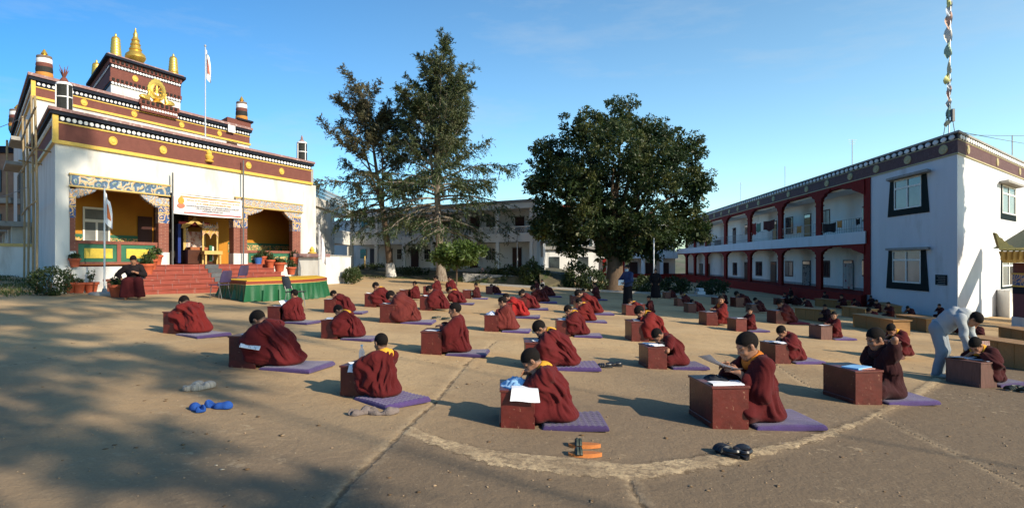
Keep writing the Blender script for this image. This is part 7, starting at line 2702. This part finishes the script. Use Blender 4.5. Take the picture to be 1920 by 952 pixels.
m = MB(); m.bbox(p.x - 6.5 * k, p.x + 6.5 * k, p.y - 6 * k, p.y + 6 * k, p.z - .05, p.z + 9 * k, .03); m.build('block', dot_white, t)
m = MB(); m.bbox(p.x - 4.5 * k, p.x + 4.5 * k, p.y - 4 * k, p.y + 4 * k, p.z + 9 * k + .002, p.z + 12 * k, .03); m.build('step', dot_white, t)
V, Q = surface(lambda P: smin(ell(P, (0, 0, .22), (.16, .14, .2)), ell(P, (0, 0, .5), (.1, .1, .13)), .06), (-.3, -.3, -.05), (.3, .3, .75), .035)
link('bust', np_mesh('bust', V, Q, mat('rosy_stone', (.45, .26, .22), .8)), t, Vector((0, 0, 12 * k)))
p = at(1312, 553)
t = thing('white_box', 'stacked white stone boxes before the gallery hedge', 'box', p)
k = p.y / F
for z0, z1, w in ((0, 7, 7.5), (8, 13, 5)):
    m = MB(); m.bbox(p.x - w * k, p.x + w * k, p.y - .4, p.y + .4, p.z + z0 * k, p.z + z1 * k, .03); m.build('stone_block', dot_white, t)
p = at(1127, 543)
t = thing('basket', 'white plastic basket behind the dark upright monk', 'basket', p)
k = p.y / F
m = MB()
m.box8([(p.x - 5 * k, p.y, p.z), (p.x + 5 * k, p.y, p.z), (p.x + 5 * k, p.y + .5, p.z), (p.x - 5 * k, p.y + .5, p.z),
        (p.x - 7 * k, p.y - .1, p.z + 9 * k), (p.x + 7 * k, p.y - .1, p.z + 8 * k), (p.x + 7 * k, p.y + .6, p.z + 8 * k), (p.x - 7 * k, p.y + .6, p.z + 9 * k)])
m.build('basket_body', dot_white, t)
p = at(1104, 544)
t = thing('notice_post', 'small white notice on a thin post by the garden bush', 'sign', p)
MB().tube([p, p + Vector((0, 0, .75))], .03, 6).build('post', iron, t, True)
m = MB(); m.bbox(p.x - .14, p.x + .14, p.y - .06, p.y - .035, p.z + .45, p.z + .88, .005); m.build('notice_board', dot_white, t)

# ------------------------------------------------------------------ potted plants round the temple
POT = MB().lathe((0, 0, 0), [(.12, 0), (.16, .22), (.165, .225), (.19, .23), (.195, .29), (.17, .292), (.16, .27)], 16).mesh('pot', terracotta, True)
BPOT = MB().lathe((0, 0, 0), [(.12, 0), (.16, .26), (.15, .27)], 16).mesh('pot', mat('blue_plastic', (.03, .10, .30), .4), True)
def pot_plant(P, s, label, h=.3, mt=None, blue=False, leafy=1.0, seed=0):
    t = thing('potted_plant', label, 'potted plant', P, 0, 'potted plants round the temple porch')
    link('pot', BPOT if blue else POT, t, scale=s)
    link('soil', MB().lathe((0, 0, .25), [(.165, 0), (.16, .012)], 12).mesh('soil', wood_dark), t, scale=s)
    rs = np.random.RandomState(seed)
    n = int(60 * leafy)
    d = rs.normal(0, 1, (n, 3))
    d /= np.linalg.norm(d, axis=1, keepdims=True)
    d[:, 2] = np.abs(d[:, 2])
    C = np.array([0, 0, .30]) + d * np.array([.17, .17, h]) * rs.uniform(.3, 1, (n, 1))
    v, f = clump_leaves(C, np.full(n, .05), 5, .085, .45, rs, droop=0)
    link('leaves', np_mesh('leaves', v, f, mt or leaf_mid, False), t, scale=s)
    m = MB()
    for i in range(4):
        a = i * 1.6
        m.tube([(0, 0, .24), (.09 * cos(a), .09 * sin(a), .3 + h * .6)], .008, 5)
    link('stems', m.mesh('stems', bark), t, scale=s)
for i, (px, py, s, h, lf, lab) in enumerate(((128, 549, 1.1, .45, .5, 'terracotta pot with a thin plant nearest the round bush'), (147, 549, 1.1, .1, .3, 'almost bare terracotta pot, middle of three by the plinth'),
                                             (171, 549, 1.15, .3, .25, 'terracotta pot with a bare twig, nearest the flagpole'), (219, 557, 1.25, .18, .8, 'large terracotta pot beside the sitting man'))):
    pot_plant(at(px, py), s, lab, h, seed=i, leafy=lf)
for i, (px, k, z, s, h, lab) in enumerate(((140, -.15, zF - .05, .9, .2, 'leafy pot on the ledge by the first pillar'), (293, -.25, zF, 1.15, .22, 'leafy pot on the top step by the pillar'),
                                           (283, -.55, zF - .16, 1.2, .35, 'pale leafed pot on the second step'), (276, -.85, zF - .31, 1.2, .25, 'pot on the third step beside the sitting man'),
                                           (493, -.2, zF, 1.1, .3, 'leafy pot at the right end of the top step'), (507, -.5, zF - .157, 1.15, .3, 'pot with upright leaves on the second right step'),
                                           (524, -.8, zF - .312, 1.3, .14, 'wide pot with little growth on the right steps'), (546, -1.15, zF - .45, 1.1, .3, 'grey green pot plant behind the stage'),
                                           (552, -.25, zF, 1.0, .3, 'pot on the ledge by the last pillar'))):
    pot_plant(T.p(T.s(px, k), k, z), s, lab, h, seed=20 + i, mt=leaf_light if i == 2 else None)
pot_plant(T.p(T.s(484, -.2), -.2, zF), 1.0, 'blue plastic pot beside the terracotta ones', .15, blue=True, seed=40)
bl = thing('brick_planter', 'low red brick planter edge behind the big terracotta pot', 'planter', at(212, 552, .8))
p = at(212, 552, .8)
m = MB(); m.bbox(p.x - .5, p.x + .9, p.y, p.y + .4, p.z - .05, p.z + .42, .01); m.build('brick_edge', brown_red, bl)

# ------------------------------------------------------------------ the gate at the right edge
gy = 23.6
gx = (1872 - CX) / F * gy
gate = thing('gate', 'gilded gate roof on a painted pillar at the right edge', 'gate', (gx + 1.2, gy, gz(gx, gy)))
gr_m = mat('gilded_tin', (.42, .30, .10), .5, .15, 10, .4, 30, metallic=.3, spec=.5)
m = MB()
zr = 1.98
m.box8([(gx + .35, gy + .25, zr - .42), (gx + 6, gy + .25, zr - .42), (gx + 6, gy + 2.2, zr - .42), (gx + 2.3, gy + 2.2, zr - .42),
        (gx, gy, zr), (gx + 6, gy, zr + .05), (gx + 6, gy + 2.6, zr + .05), (gx + 2.2, gy + 2.6, zr)])
m.build('gate_roof', gr_m, gate)
m = MB()
for i in range(26):
    x = gx + .1 + i * .22
    m.tube([(x + .12, gy + .14, zr - .30), (x, gy - .04, zr + .02)], .04, 6)
m.build('roof_tiles', gr_m, gate)['kind'] = 'stuff'
m = MB(); m.box8([(gx - .02, gy - .05, zr + .052), (gx + 6, gy - .05, zr + .052), (gx + 6, gy + 2.65, zr + .052), (gx + 2.2, gy + 2.65, zr + .052), (gx - .02, gy - .05, zr + .14), (gx + 6, gy - .05, zr + .14), (gx + 6, gy + 2.65, zr + .14), (gx + 2.2, gy + 2.65, zr + .14)]); m.build('roof_edge', gr_m, gate)
def flame(x0, x1, y, z, h, lean):
    m = MB()
    n = 9
    poly = [(x0, z)]
    for i in range(n):
        t = i / (n - 1)
        poly.append((x0 + (x1 - x0) * t + lean * (1 - t) * h, z + h * (1 - t) ** 1.3 + .05 * (i % 2)))
    poly.append((x1, z))
    m.prism([(a, y, b) for a, b in poly], (0, 0, 0), (0, .12, 0))
    m.build('flame_ornament', gr_m, gate)
flame(gx + .05, gx + .6, gy + .02, zr + .142, .55, -.30)
m = MB()
m.prism([(gx + 1.5, gy + .3, zr + .142), (gx + 6, gy + .3, zr + .142), (gx + 6, gy + .3, zr + 2.4), (gx + 3.4, gy + .3, zr + 1.3)], (0, 0, 0), (0, 2, 0))
m.build('upper_roof', gr_m, gate)
pxL = (1913 - CX) / F * gy
zg = gz(gx, gy)
for nm, mt, z0, z1, o in (('pillar_foot', white_wall, zg - .3, -.55, .03), ('pillar', mat('plum_paint', (.10, .035, .045), .6, .15, 6), -.548, .35, 0), ('pillar_band', navy, .352, .62, .01), ('pillar_gold', gold_paint, .622, .68, .03),
                          ('pillar_ornament', scroll_col, .682, 1.1, .01), ('pillar_gold', gold_paint, 1.102, 1.16, .03), ('pillar_head', maroon_band, 1.162, zr - .43, .0)):
    m = MB(); m.box(pxL + .9 - o, pxL + 2.0 + o, gy + .5 - o, gy + 1.5 + o, z0, z1); m.build(nm, mt, gate)

# added beyond the gate: beam and parapet made to shade the sunlit end wall
wk = thing('shadow_caster', 'low parapet and beam added beyond the gate to shade the sunlit end wall', 'shadow caster', (24.6, 27.5, -1.3))
def caster_bar(nm, z0, z1, w):
    m = MB()
    a, b, o = Vector((24.15, 30.5, 0)), Vector((25.1, 23.4, 0)), Vector((w, 0, 0))
    Z = Vector((0, 0, 1))
    m.box8([b + Z * z0, b + o + Z * z0, a + o + Z * z0, a + Z * z0, b + Z * z1, b + o + Z * z1, a + o + Z * z1, a + Z * z1])
    m.build(nm, white_wall, wk)
caster_bar('parapet', -1.5, .55, .3)
caster_bar('shade_beam', 2.1, 3.0, .5)
for q in (.05, .95):
    x, y = 24.15 + .95 * q, 30.5 - 7.1 * q
    m = MB(); m.box(x + .05, x + .35, y - .15, y + .15, .551, 2.099); m.build('post', white_wall, wk)


# ------------------------------------------------------------------ things on and by the desks
def desk_top_point(K, dx=0.0, dy=0.0):
    c, rz, s = MONKS[K]
    row = [r for r in ROWS if r[-1] == K][0]
    extra = row[6]
    dz = turn(row[0], min(extra, 10) if extra > 10 else extra * .5)
    dc = c + rot2(rz, .485 * max(.92, min(s, 1.08)), 0)
    ds = max(.88, min(1.1, s))
    o = dc + rot2(dz, dx, dy)
    return Vector((o.x, o.y, gz(dc.x, dc.y) - .006 + DH * ds)), dz, ds
def cloth_lump(name, label, cat, P, rz, sx, sy, h, mt, seed=0, res=.012, edge=True):
    rs = np.random.RandomState(seed)
    ph = rs.uniform(0, 6, 8)
    def f(Q):
        x, y, z = Q[:, 0] / sx, Q[:, 1] / sy, Q[:, 2]
        r = np.sqrt(x * x + y * y) + .10 * np.sin(3 * np.arctan2(y, x) + ph[0]) + .06 * np.sin(5 * np.arctan2(y, x) + ph[1])
        top = h * (1 - r ** 2) + h * .35 * np.sin(14 * x + 4 * np.sin(6 * y + ph[2]) + ph[3]) * (1 - r) + .25 * h * np.sin(11 * y + 7 * x + ph[4])
        return np.maximum(z - np.maximum(top, .006), (r - 1) * min(sx, sy)) * .6
    V, Q = surface(f, (-sx * 1.3, -sy * 1.3, -.012), (sx * 1.3, sy * 1.3, h * 2.2), res, .03)
    V[:, 2] = np.maximum(V[:, 2], 0.0)
    o = link(name, np_mesh(name, V, Q, mt), None, P, rz)
    return tag(o, label, cat)
def hanging_sheet(name, label, P, rz, w, lay, drop, mt, curl=.02, cat='paper'):
    """a sheet that lies on a desk and droops over its near edge along -y of the desk"""
    vs, fs = [], []
    n, k = 12, 6
    for i in range(n):
        t = i / (n - 1) * (lay + drop)
        for j in range(k):
            u = j / (k - 1) - .5
            over = max(0, t - lay)
            y = min(t, lay) + over * .25
            z = .004 + .006 * sin(5 * u) - over * .95 + curl * (u + .5) * (over > 0) * over * 3
            vs.append((u * w + .25 * over * u, y, z))
    for i in range(n - 1):
        for j in range(k - 1):
            fs.append((i * k + j, i * k + j + 1, (i + 1) * k + j + 1, (i + 1) * k + j))
    o = link(name, MB().add(vs, fs).mesh(name, mt, True), None, P, rz)
    return tag(o, label, cat)
light_blue = mat('light_blue_towel', (.22, .42, .66), .95, .12, 14, .5, 160, sheen=.2)
black_rag = mat('black_rag', (.02, .025, .035), .9, .2, 12)
K = 'boy with a yellow collar bent over a blue towel'
P, dz, ds = desk_top_point(K, .0, .0)
cloth_lump('towel', 'crumpled light blue towel on the desk of the boy in front', 'towel', P, dz, .17, .24, .055, light_blue, 1)
P, dz, ds = desk_top_point(K, -.07, .15)
hanging_sheet('paper_sheet', 'white paper drooping over the near edge beside the blue towel', P + Vector((0, 0, .012)), dz, .26, .16, .13, paper)
K = 'tall monk reading a raised sheet'
P, dz, ds = desk_top_point(K, .0, -.06)
cloth_lump('rag', 'dark crumpled cloth on the desk of the tall reading monk', 'cloth', P, dz, .13, .18, .035, black_rag, 2)
P, dz, ds = desk_top_point(K, 0.0, .13)
hanging_sheet('paper_sheet', 'white sheet hanging over the near edge by the dark cloth', P + Vector((0, 0, .01)), dz, .34, .16, .10, paper)
c, rz, s = MONKS[K]
o = link('paper_sheet', SHEET[2], None, c + Vector((0, 0, .05)) + rot2(rz, .45 * s, -.01) + Vector((0, 0, .535 * s)), rz)
o.rotation_euler = (radians(6), radians(-24), rz)
tag(o, 'large sheet held up in both hands by the tall monk', 'paper')
K = 'big monk bowed over an open book on his lap'
c, rz, s = MONKS[K]
o = link('open_book', BOOK, None, c + rot2(rz, .33 * s, .33) + Vector((0, 0, .32 * s)), rz, 1.15)
o.rotation_euler = (radians(-8), radians(-12), rz + .5)
tag(o, 'open book resting on the lap of the big bowed monk', 'book')
K = 'upright monk reading just before the green stage'
c, rz, s = MONKS[K]
o = link('open_book', BOOK, None, c + rot2(rz, .40 * s, .0) + Vector((0, 0, .50 * s)), rz)
o.rotation_euler = (0, radians(-55), rz)
tag(o, 'leaf held up by the monk before the green stage', 'book')
for K, lab in (('boy writing beside an open blue white book', 'open book on the red desk of the boy writing'), ('monk with a yellow collar bowed over a blue tinged book', 'thick open book under the bowed monk with the yellow collar'),
               ('broad monk stooping with one shin crossed in front', 'open book with curled pages on the desk of the broad monk'), ('small boy lying on his forearm as he writes', 'exercise book under the small boy writing')):
    P, dz, ds = desk_top_point(K, .0, .12)
    tag(link('open_book', BOOK, None, P + Vector((0, 0, .014)), dz + .3, .9), lab, 'book')
K = 'monk rubbing his neck with a bare raised arm'
P, dz, ds = desk_top_point(K, .02, .12)
m = MB(); m.bbox(-.16, .16, -.12, .12, .003, .022, .005)
tag(link('blue_book', m.mesh('blue_book', mat('pale_blue_book', (.22, .45, .70), .6, .1, 14)), None, P, dz + .4), 'light blue book on the desk of the neck rubbing monk', 'book')
P, dz, ds = desk_top_point(K, -.05, .20)
m = MB(); m.bbox(-.10, .10, -.06, .06, .002, .012, .003)
tag(link('pencil_case', m.mesh('pencil_case', mat('rosy_case', (.5, .25, .2), .6, .3, 20)), None, P, dz), 'flat pink case at the near corner of that desk', 'pencil case')
K = 'boy seen from behind with one yellow shoulder'
P, dz, ds = desk_top_point(K, -.02, .08)
bt = thing('bottle', 'clear plastic bottle on the desk of the boy seen from behind', 'bottle', P, dz)
gl = mat('clear_plastic', (.7, .72, .74), .1, .05, 8)
gl.node_tree.nodes['Principled BSDF'].inputs['Alpha'].default_value = .45
link('bottle_body', MB().lathe((0, 0, 0), [(.032, 0), (.034, .01), (.034, .12), (.03, .15), (.013, .18), (.013, .20)], 12).mesh('bottle_body', gl, True), bt)
link('bottle_cap', MB().lathe((0, 0, .201), [(.015, 0), (.015, .018), (.013, .02)], 10).mesh('bottle_cap', dot_white, True), bt)
P, dz, ds = desk_top_point(K, -.05, .17)
hanging_sheet('paper_sheet', 'crumpled paper drooping off the desk of the boy seen from behind', P + Vector((0, 0, .01)), dz, .16, .13, .09, paper)
K = 'monk in a brown robe with a cloth draped on his desk'
P, dz, ds = desk_top_point(K, .0, .0)
cloth_lump('cloth', 'white blue cloth heaped on the desk of the brown robed monk', 'cloth', P + Vector((0, 0, .006)), dz, .16, .22, .05, light_blue if False else mat('pale_cloth', (.58, .62, .72), .9, .1, 10), 5)
P, dz, ds = desk_top_point(K, -.19, .0)
hanging_sheet('cloth_end', 'pale cloth end hanging behind the desk of the brown robed monk', P + Vector((0, 0, .004)), dz + pi / 2, .24, .02, .22, MATS['pale_cloth'], cat='cloth')

# footwear
def sandal_mesh(name, sole_m, strap_m, closed=False, thick=.03):
    out = []
    n = 22
    prof = []
    for i in range(n):
        t = 2 * pi * i / n
        x = .13 * cos(t)
        w = (.046 + .010 * cos(t)) * sin(t)
        prof.append((x, w + .006 * (x / .13)))
    m = MB()
    m.prism([(x, y, 0) for x, y in prof], (0, 0, 0), (0, 0, thick))
    out.append(('sole', m.mesh(name + '_sole', sole_m)))
    m = MB()
    for x0, r in ((.035, .016), (.060, .018)) if not closed else ((.02, .02), (.05, .022), (.08, .02), (.10, .014)):
        m.tube([(x0, y * .055, thick + .034 * (1 - y * y) ** .6 - .006) for y in np.linspace(-1, 1, 9)], r, 6)
    if closed:
        m.tube([(-.02 - .095 * sin(a), .05 * cos(a), thick + .03) for a in np.linspace(0, pi, 9)], .016, 6)
    out.append(('strap', m.mesh(name + '_strap', strap_m, True)))
    return out
orange_sole = mat('orange_insole', (.48, .16, .04), .6, .2, 14)
grey_sole = mat('grey_brown_sole', (.20, .16, .12), .8, .2, 14)
strap_dark = mat('dark_beaded_strap', (.03, .04, .03), .5, .6, 60)
stripe_m = mat('striped_knit', (.30, .27, .23), .9, .6, 7, stretch=(9, .3, .3))
blue_sock = mat('blue_sock', (.012, .06, .26), .95, .2, 14, .4, 90)
grey_rag = mat('grey_brown_rag', (.15, .12, .11), .95, .3, 12, .5, 60)
S_OR = sandal_mesh('orange', orange_sole, strap_dark, thick=.030)
S_BK = sandal_mesh('black', black_plastic, black_plastic, True)
S_BR = sandal_mesh('brown', grey_sole, MATS['dark_beaded_strap'], True)
def sandal(kind, px, py, rz, label, s=1.0):
    P = at(px, py)
    t = thing('sandal', label, 'sandal', P, rz, 'footwear left on the ground')
    for nm, me in kind: link(nm, me, t, scale=s)
sandal(S_OR, 1096, 838, radians(175), 'orange soled sandal with a beaded strap, farther of the pair by the quilted mat', 1.12)
sandal(S_OR, 1097, 855, radians(178), 'orange soled sandal with a beaded strap, nearer of the pair by the quilted mat', 1.12)
sandal(S_BK, 1364, 853, radians(110), 'glossy black sandal on the pale strip, left of its twin', 1.15)
sandal(S_BK, 1394, 855, radians(75), 'glossy black sandal on the pale strip, right of its twin', 1.15)
sandal(S_BK, 1134, 689, radians(180), 'black sandal beside the mat of the bowed monk, left one', 1.0)
sandal(S_BK, 1152, 687, radians(170), 'black sandal beside the mat of the bowed monk, right one', 1.0)
sandal(S_BR, 1900, 732, radians(190), 'brown sandal at the right edge beyond the violet mat', 1.1)
sandal(S_BR, 1925, 735, radians(200), 'second brown sandal half out of the frame', 1.1)
sandal(S_BR, 836, 600, radians(160), 'brown sandal beside the mat of the tented monk', 1.0)
sandal(S_BR, 818, 598, radians(200), 'small brown sandal nearer the tented monk', 1.0)
sandal(S_BR, 1062, 597, radians(160), 'brown sandal between the bright red robe and the central column', 1.0)
def slipper(name, label, px, py, rz, mt, L=.13, slump=0.0, seed=0, s=1.0):
    rs = np.random.RandomState(seed)
    ph = rs.uniform(0, 6, 4)
    def f(P):
        Q = P.copy()
        Q[:, 1] = Q[:, 1] - slump * np.sin(P[:, 0] * 9 + ph[0]) * .03
        d = smin(ell(Q, (L * .52, 0, .026), (.066, .047, .036)), ell(Q, (-L * .62, 0, .028), (.052, .038, .040)), .05)
        d = smin(d, cap(Q, (-L * .6, 0, .012), (L * .55, 0, .012), .034, .042), .02)
        d = smax(d, -ell(Q, (-L * .42, 0, .062), (.068, .026, .046)), .012)
        d = d - slump * .008 * (np.sin(55 * P[:, 0] + 20 * P[:, 1] + ph[1]) + np.sin(48 * P[:, 1] - 30 * P[:, 0] + ph[2]))
        return smax(d, .001 - P[:, 2], .004)
    o = link(name, solid(name, f, (-.2, -.1, -.01), (.2, .1, .11), .006, mt), None, at(px, py), rz, s)
    tag(o, label, 'footwear', 'footwear left on the ground')
slipper('slipper', 'striped grey knitted slipper, left of its twin', 363, 729, 1.45, stripe_m, seed=3, s=1.3)
slipper('slipper', 'striped grey knitted slipper, right of its twin', 381, 729, 1.2, stripe_m, seed=4, s=1.3)
slipper('sock', 'crumpled blue sock, left of the two', 374, 769, 2.3, blue_sock, .13, .7, 5, 1.1)
slipper('sock', 'crumpled blue sock, right of the two', 411, 764, -.3, blue_sock, .14, .7, 6, 1.1)
slipper('cloth_shoe', 'rumpled grey brown cloth shoe, left of its twin', 676, 777, .5, grey_rag, .12, .8, 7, 1.15)
slipper('cloth_shoe', 'rumpled grey brown cloth shoe, right of its twin', 718, 776, .2, grey_rag, .13, .8, 8, 1.15)
# small red box and cup by the small boy's desk
p = at(1212, 672)
t = thing('toy_box', 'small red and white box lying on the ground by a desk', 'box', p, .4)
link('box_body', MB().bbox(-.09, .09, -.06, .06, 0, .07, .006).mesh('box_body', mat('red_card', (.45, .06, .03), .6)), t)
link('box_lid', MB().bbox(-.05, .05, -.061, .061, .071, .10, .006).mesh('box_lid', dot_white), t)
p = at(1203, 677)
tag(link('cup', MB().lathe((0, 0, 0), [(.03, 0), (.04, .07), (.036, .07)], 12).mesh('cup', mat('pale_green_cup', (.4, .5, .3), .5), True), None, p), 'small pale green cup in front of the red box', 'cup')

# washing and curtains on the galleries
def rail_cloth(name, label, x0, x1, y0, y1, mt, seed):
    s0, s1 = sorted((D.s(x0, -.05), D.s(x1, -.05)))
    sm = (s0 + s1) / 2
    z1, z0 = D.z(y0, sm, -.05), D.z(y1, sm, -.05)
    vs, fs = [], []
    n, k = 14, 6
    rs = np.random.RandomState(seed)
    ph = rs.uniform(0, 6)
    for i in range(n):
        u = i / (n - 1)
        for j in range(k):
            v = j / (k - 1)
            vs.append(D.p(s0 + (s1 - s0) * u, -.10 - .05 * sin(u * 14 + ph) * v, z1 + (z0 - z1) * v * (1 - .18 * abs(sin(u * 4 + ph))) - .06 * sin(pi * u)))
    b = len(vs)
    vs += [v_ - D.g * -.02 for v_ in vs]
    for i in range(n - 1):
        for j in range(k - 1):
            q = (i * k + j, (i + 1) * k + j, (i + 1) * k + j + 1, i * k + j + 1)
            fs += [q, tuple(b + w for w in reversed(q))]
    o = MB().add(vs, fs).build(name, mt, None, True)
    return tag(o, label, 'laundry', 'washing on the gallery railing')
rail_cloth('laundry_cloth', 'dark maroon robe drying on the gallery rail near the end block', 1544, 1568, 418, 436, black_cloth, 1)
rail_cloth('laundry_cloth', 'orange cloth drying right of the dark robe', 1570, 1579, 413, 427, MATS['orange_cloth'], 2)
rail_cloth('laundry_cloth', 'small black cloth nearest the end pilaster', 1605, 1613, 409, 421, black_cloth, 3)
rail_cloth('laundry_cloth', 'orange cloth on the rail before a grey window', 1495, 1503, 423, 437, MATS['orange_cloth'], 4)
rail_cloth('laundry_cloth', 'maroon bundle hanging high in the third bay', 1432, 1453, 413, 433, maroon_cloth, 5)
rail_cloth('laundry_cloth', 'red shirt hanging in the third bay left of the bundle', 1411, 1418, 418, 442, red_paint, 6)
rail_cloth('laundry_cloth', 'green cloth hanging in the third bay', 1419, 1427, 418, 436, green_panel, 7)
def curtain(label, x0, x1, y0, y1, mt):
    s0, s1 = sorted((D.s(x0, KG - .15), D.s(x1, KG - .15)))
    sm = (s0 + s1) / 2
    z1, z0 = D.z(y0, sm, KG - .15), D.z(y1, sm, KG - .15)
    vs, fs = [], []
    for i in range(13):
        for j in range(4):
            vs.append(D.p(s0 + (s1 - s0) * i / 12, KG - .14 - .04 * sin(i * 1.4), z1 + (z0 - z1) * j / 3))
    for i in range(12):
        for j in range(3):
            fs.append((i * 4 + j, i * 4 + j + 4, i * 4 + j + 5, i * 4 + j + 1))
    tag(MB().add(vs, fs).build('door_curtain', mt, None, True), label, 'curtain')
curtain('pale door curtain with red flowers beside the end pilaster', 1581, 1599, 493, 541, mat('flowered_cloth', (.50, .48, .44), .9, .05, 6, second=(.35, .03, .04), sfac=(.58, .62), sscale=3.0))
curtain('grey printed door curtain two bays from the end block', 1505, 1518, 497, 539, mat('printed_cloth', (.36, .34, .31), .9, .1, 6, second=(.08, .08, .08), sfac=(.54, .58), sscale=4.0))

# litter and stones on the yard
def scatter(name, label, n, size, mt, seed, y0=3.4, y1=26, squash=.6):
    rs = np.random.RandomState(seed)
    y = y0 * (y1 / y0) ** rs.uniform(0, 1, n)
    x = rs.uniform(-.85, .85, n) * y
    k = (x > -9.5 - (y - 12) * .2) & (x < 17)
    x, y = x[k], y[k]
    V, F_ = [], []
    base = np.array([(1, 0, 0), (-1, 0, 0), (0, 1, 0), (0, -1, 0), (0, 0, 1), (0, 0, -1)], float)
    tri = np.array([(0, 2, 4), (2, 1, 4), (1, 3, 4), (3, 0, 4), (2, 0, 5), (1, 2, 5), (3, 1, 5), (0, 3, 5)])
    for i in range(len(x)):
        s = size * rs.uniform(.35, 1.3)
        b = base * s * rs.uniform(.6, 1.3, (6, 1)) * np.array([1.3, 1, squash])
        a = rs.uniform(0, 6.28)
        b = b @ np.array([[cos(a), sin(a), 0], [-sin(a), cos(a), 0], [0, 0, 1]])
        F_.append(tri + len(V) * 6)
        V.append(b + np.array([x[i], y[i], gz(x[i], y[i]) + s * .2]))
    o = link(name, np_mesh(name, np.concatenate(V), np.concatenate(F_), mt, False))
    tag(o, label, 'litter' if 'leaf' in name else 'gravel', kind='stuff')
scatter('gravel', 'small stones and crumbs strewn over the yard', 1100, .010, mat('grit', (.30, .21, .13), .95, .3, 3), 1)
scatter('leaf_litter', 'dry leaf scraps strewn over the yard', 380, .020, mat('dry_leaf', (.16, .09, .04), .9, .4, 2, second=(.5, .42, .3), sfac=(.52, .6), sscale=3), 2, squash=.15)
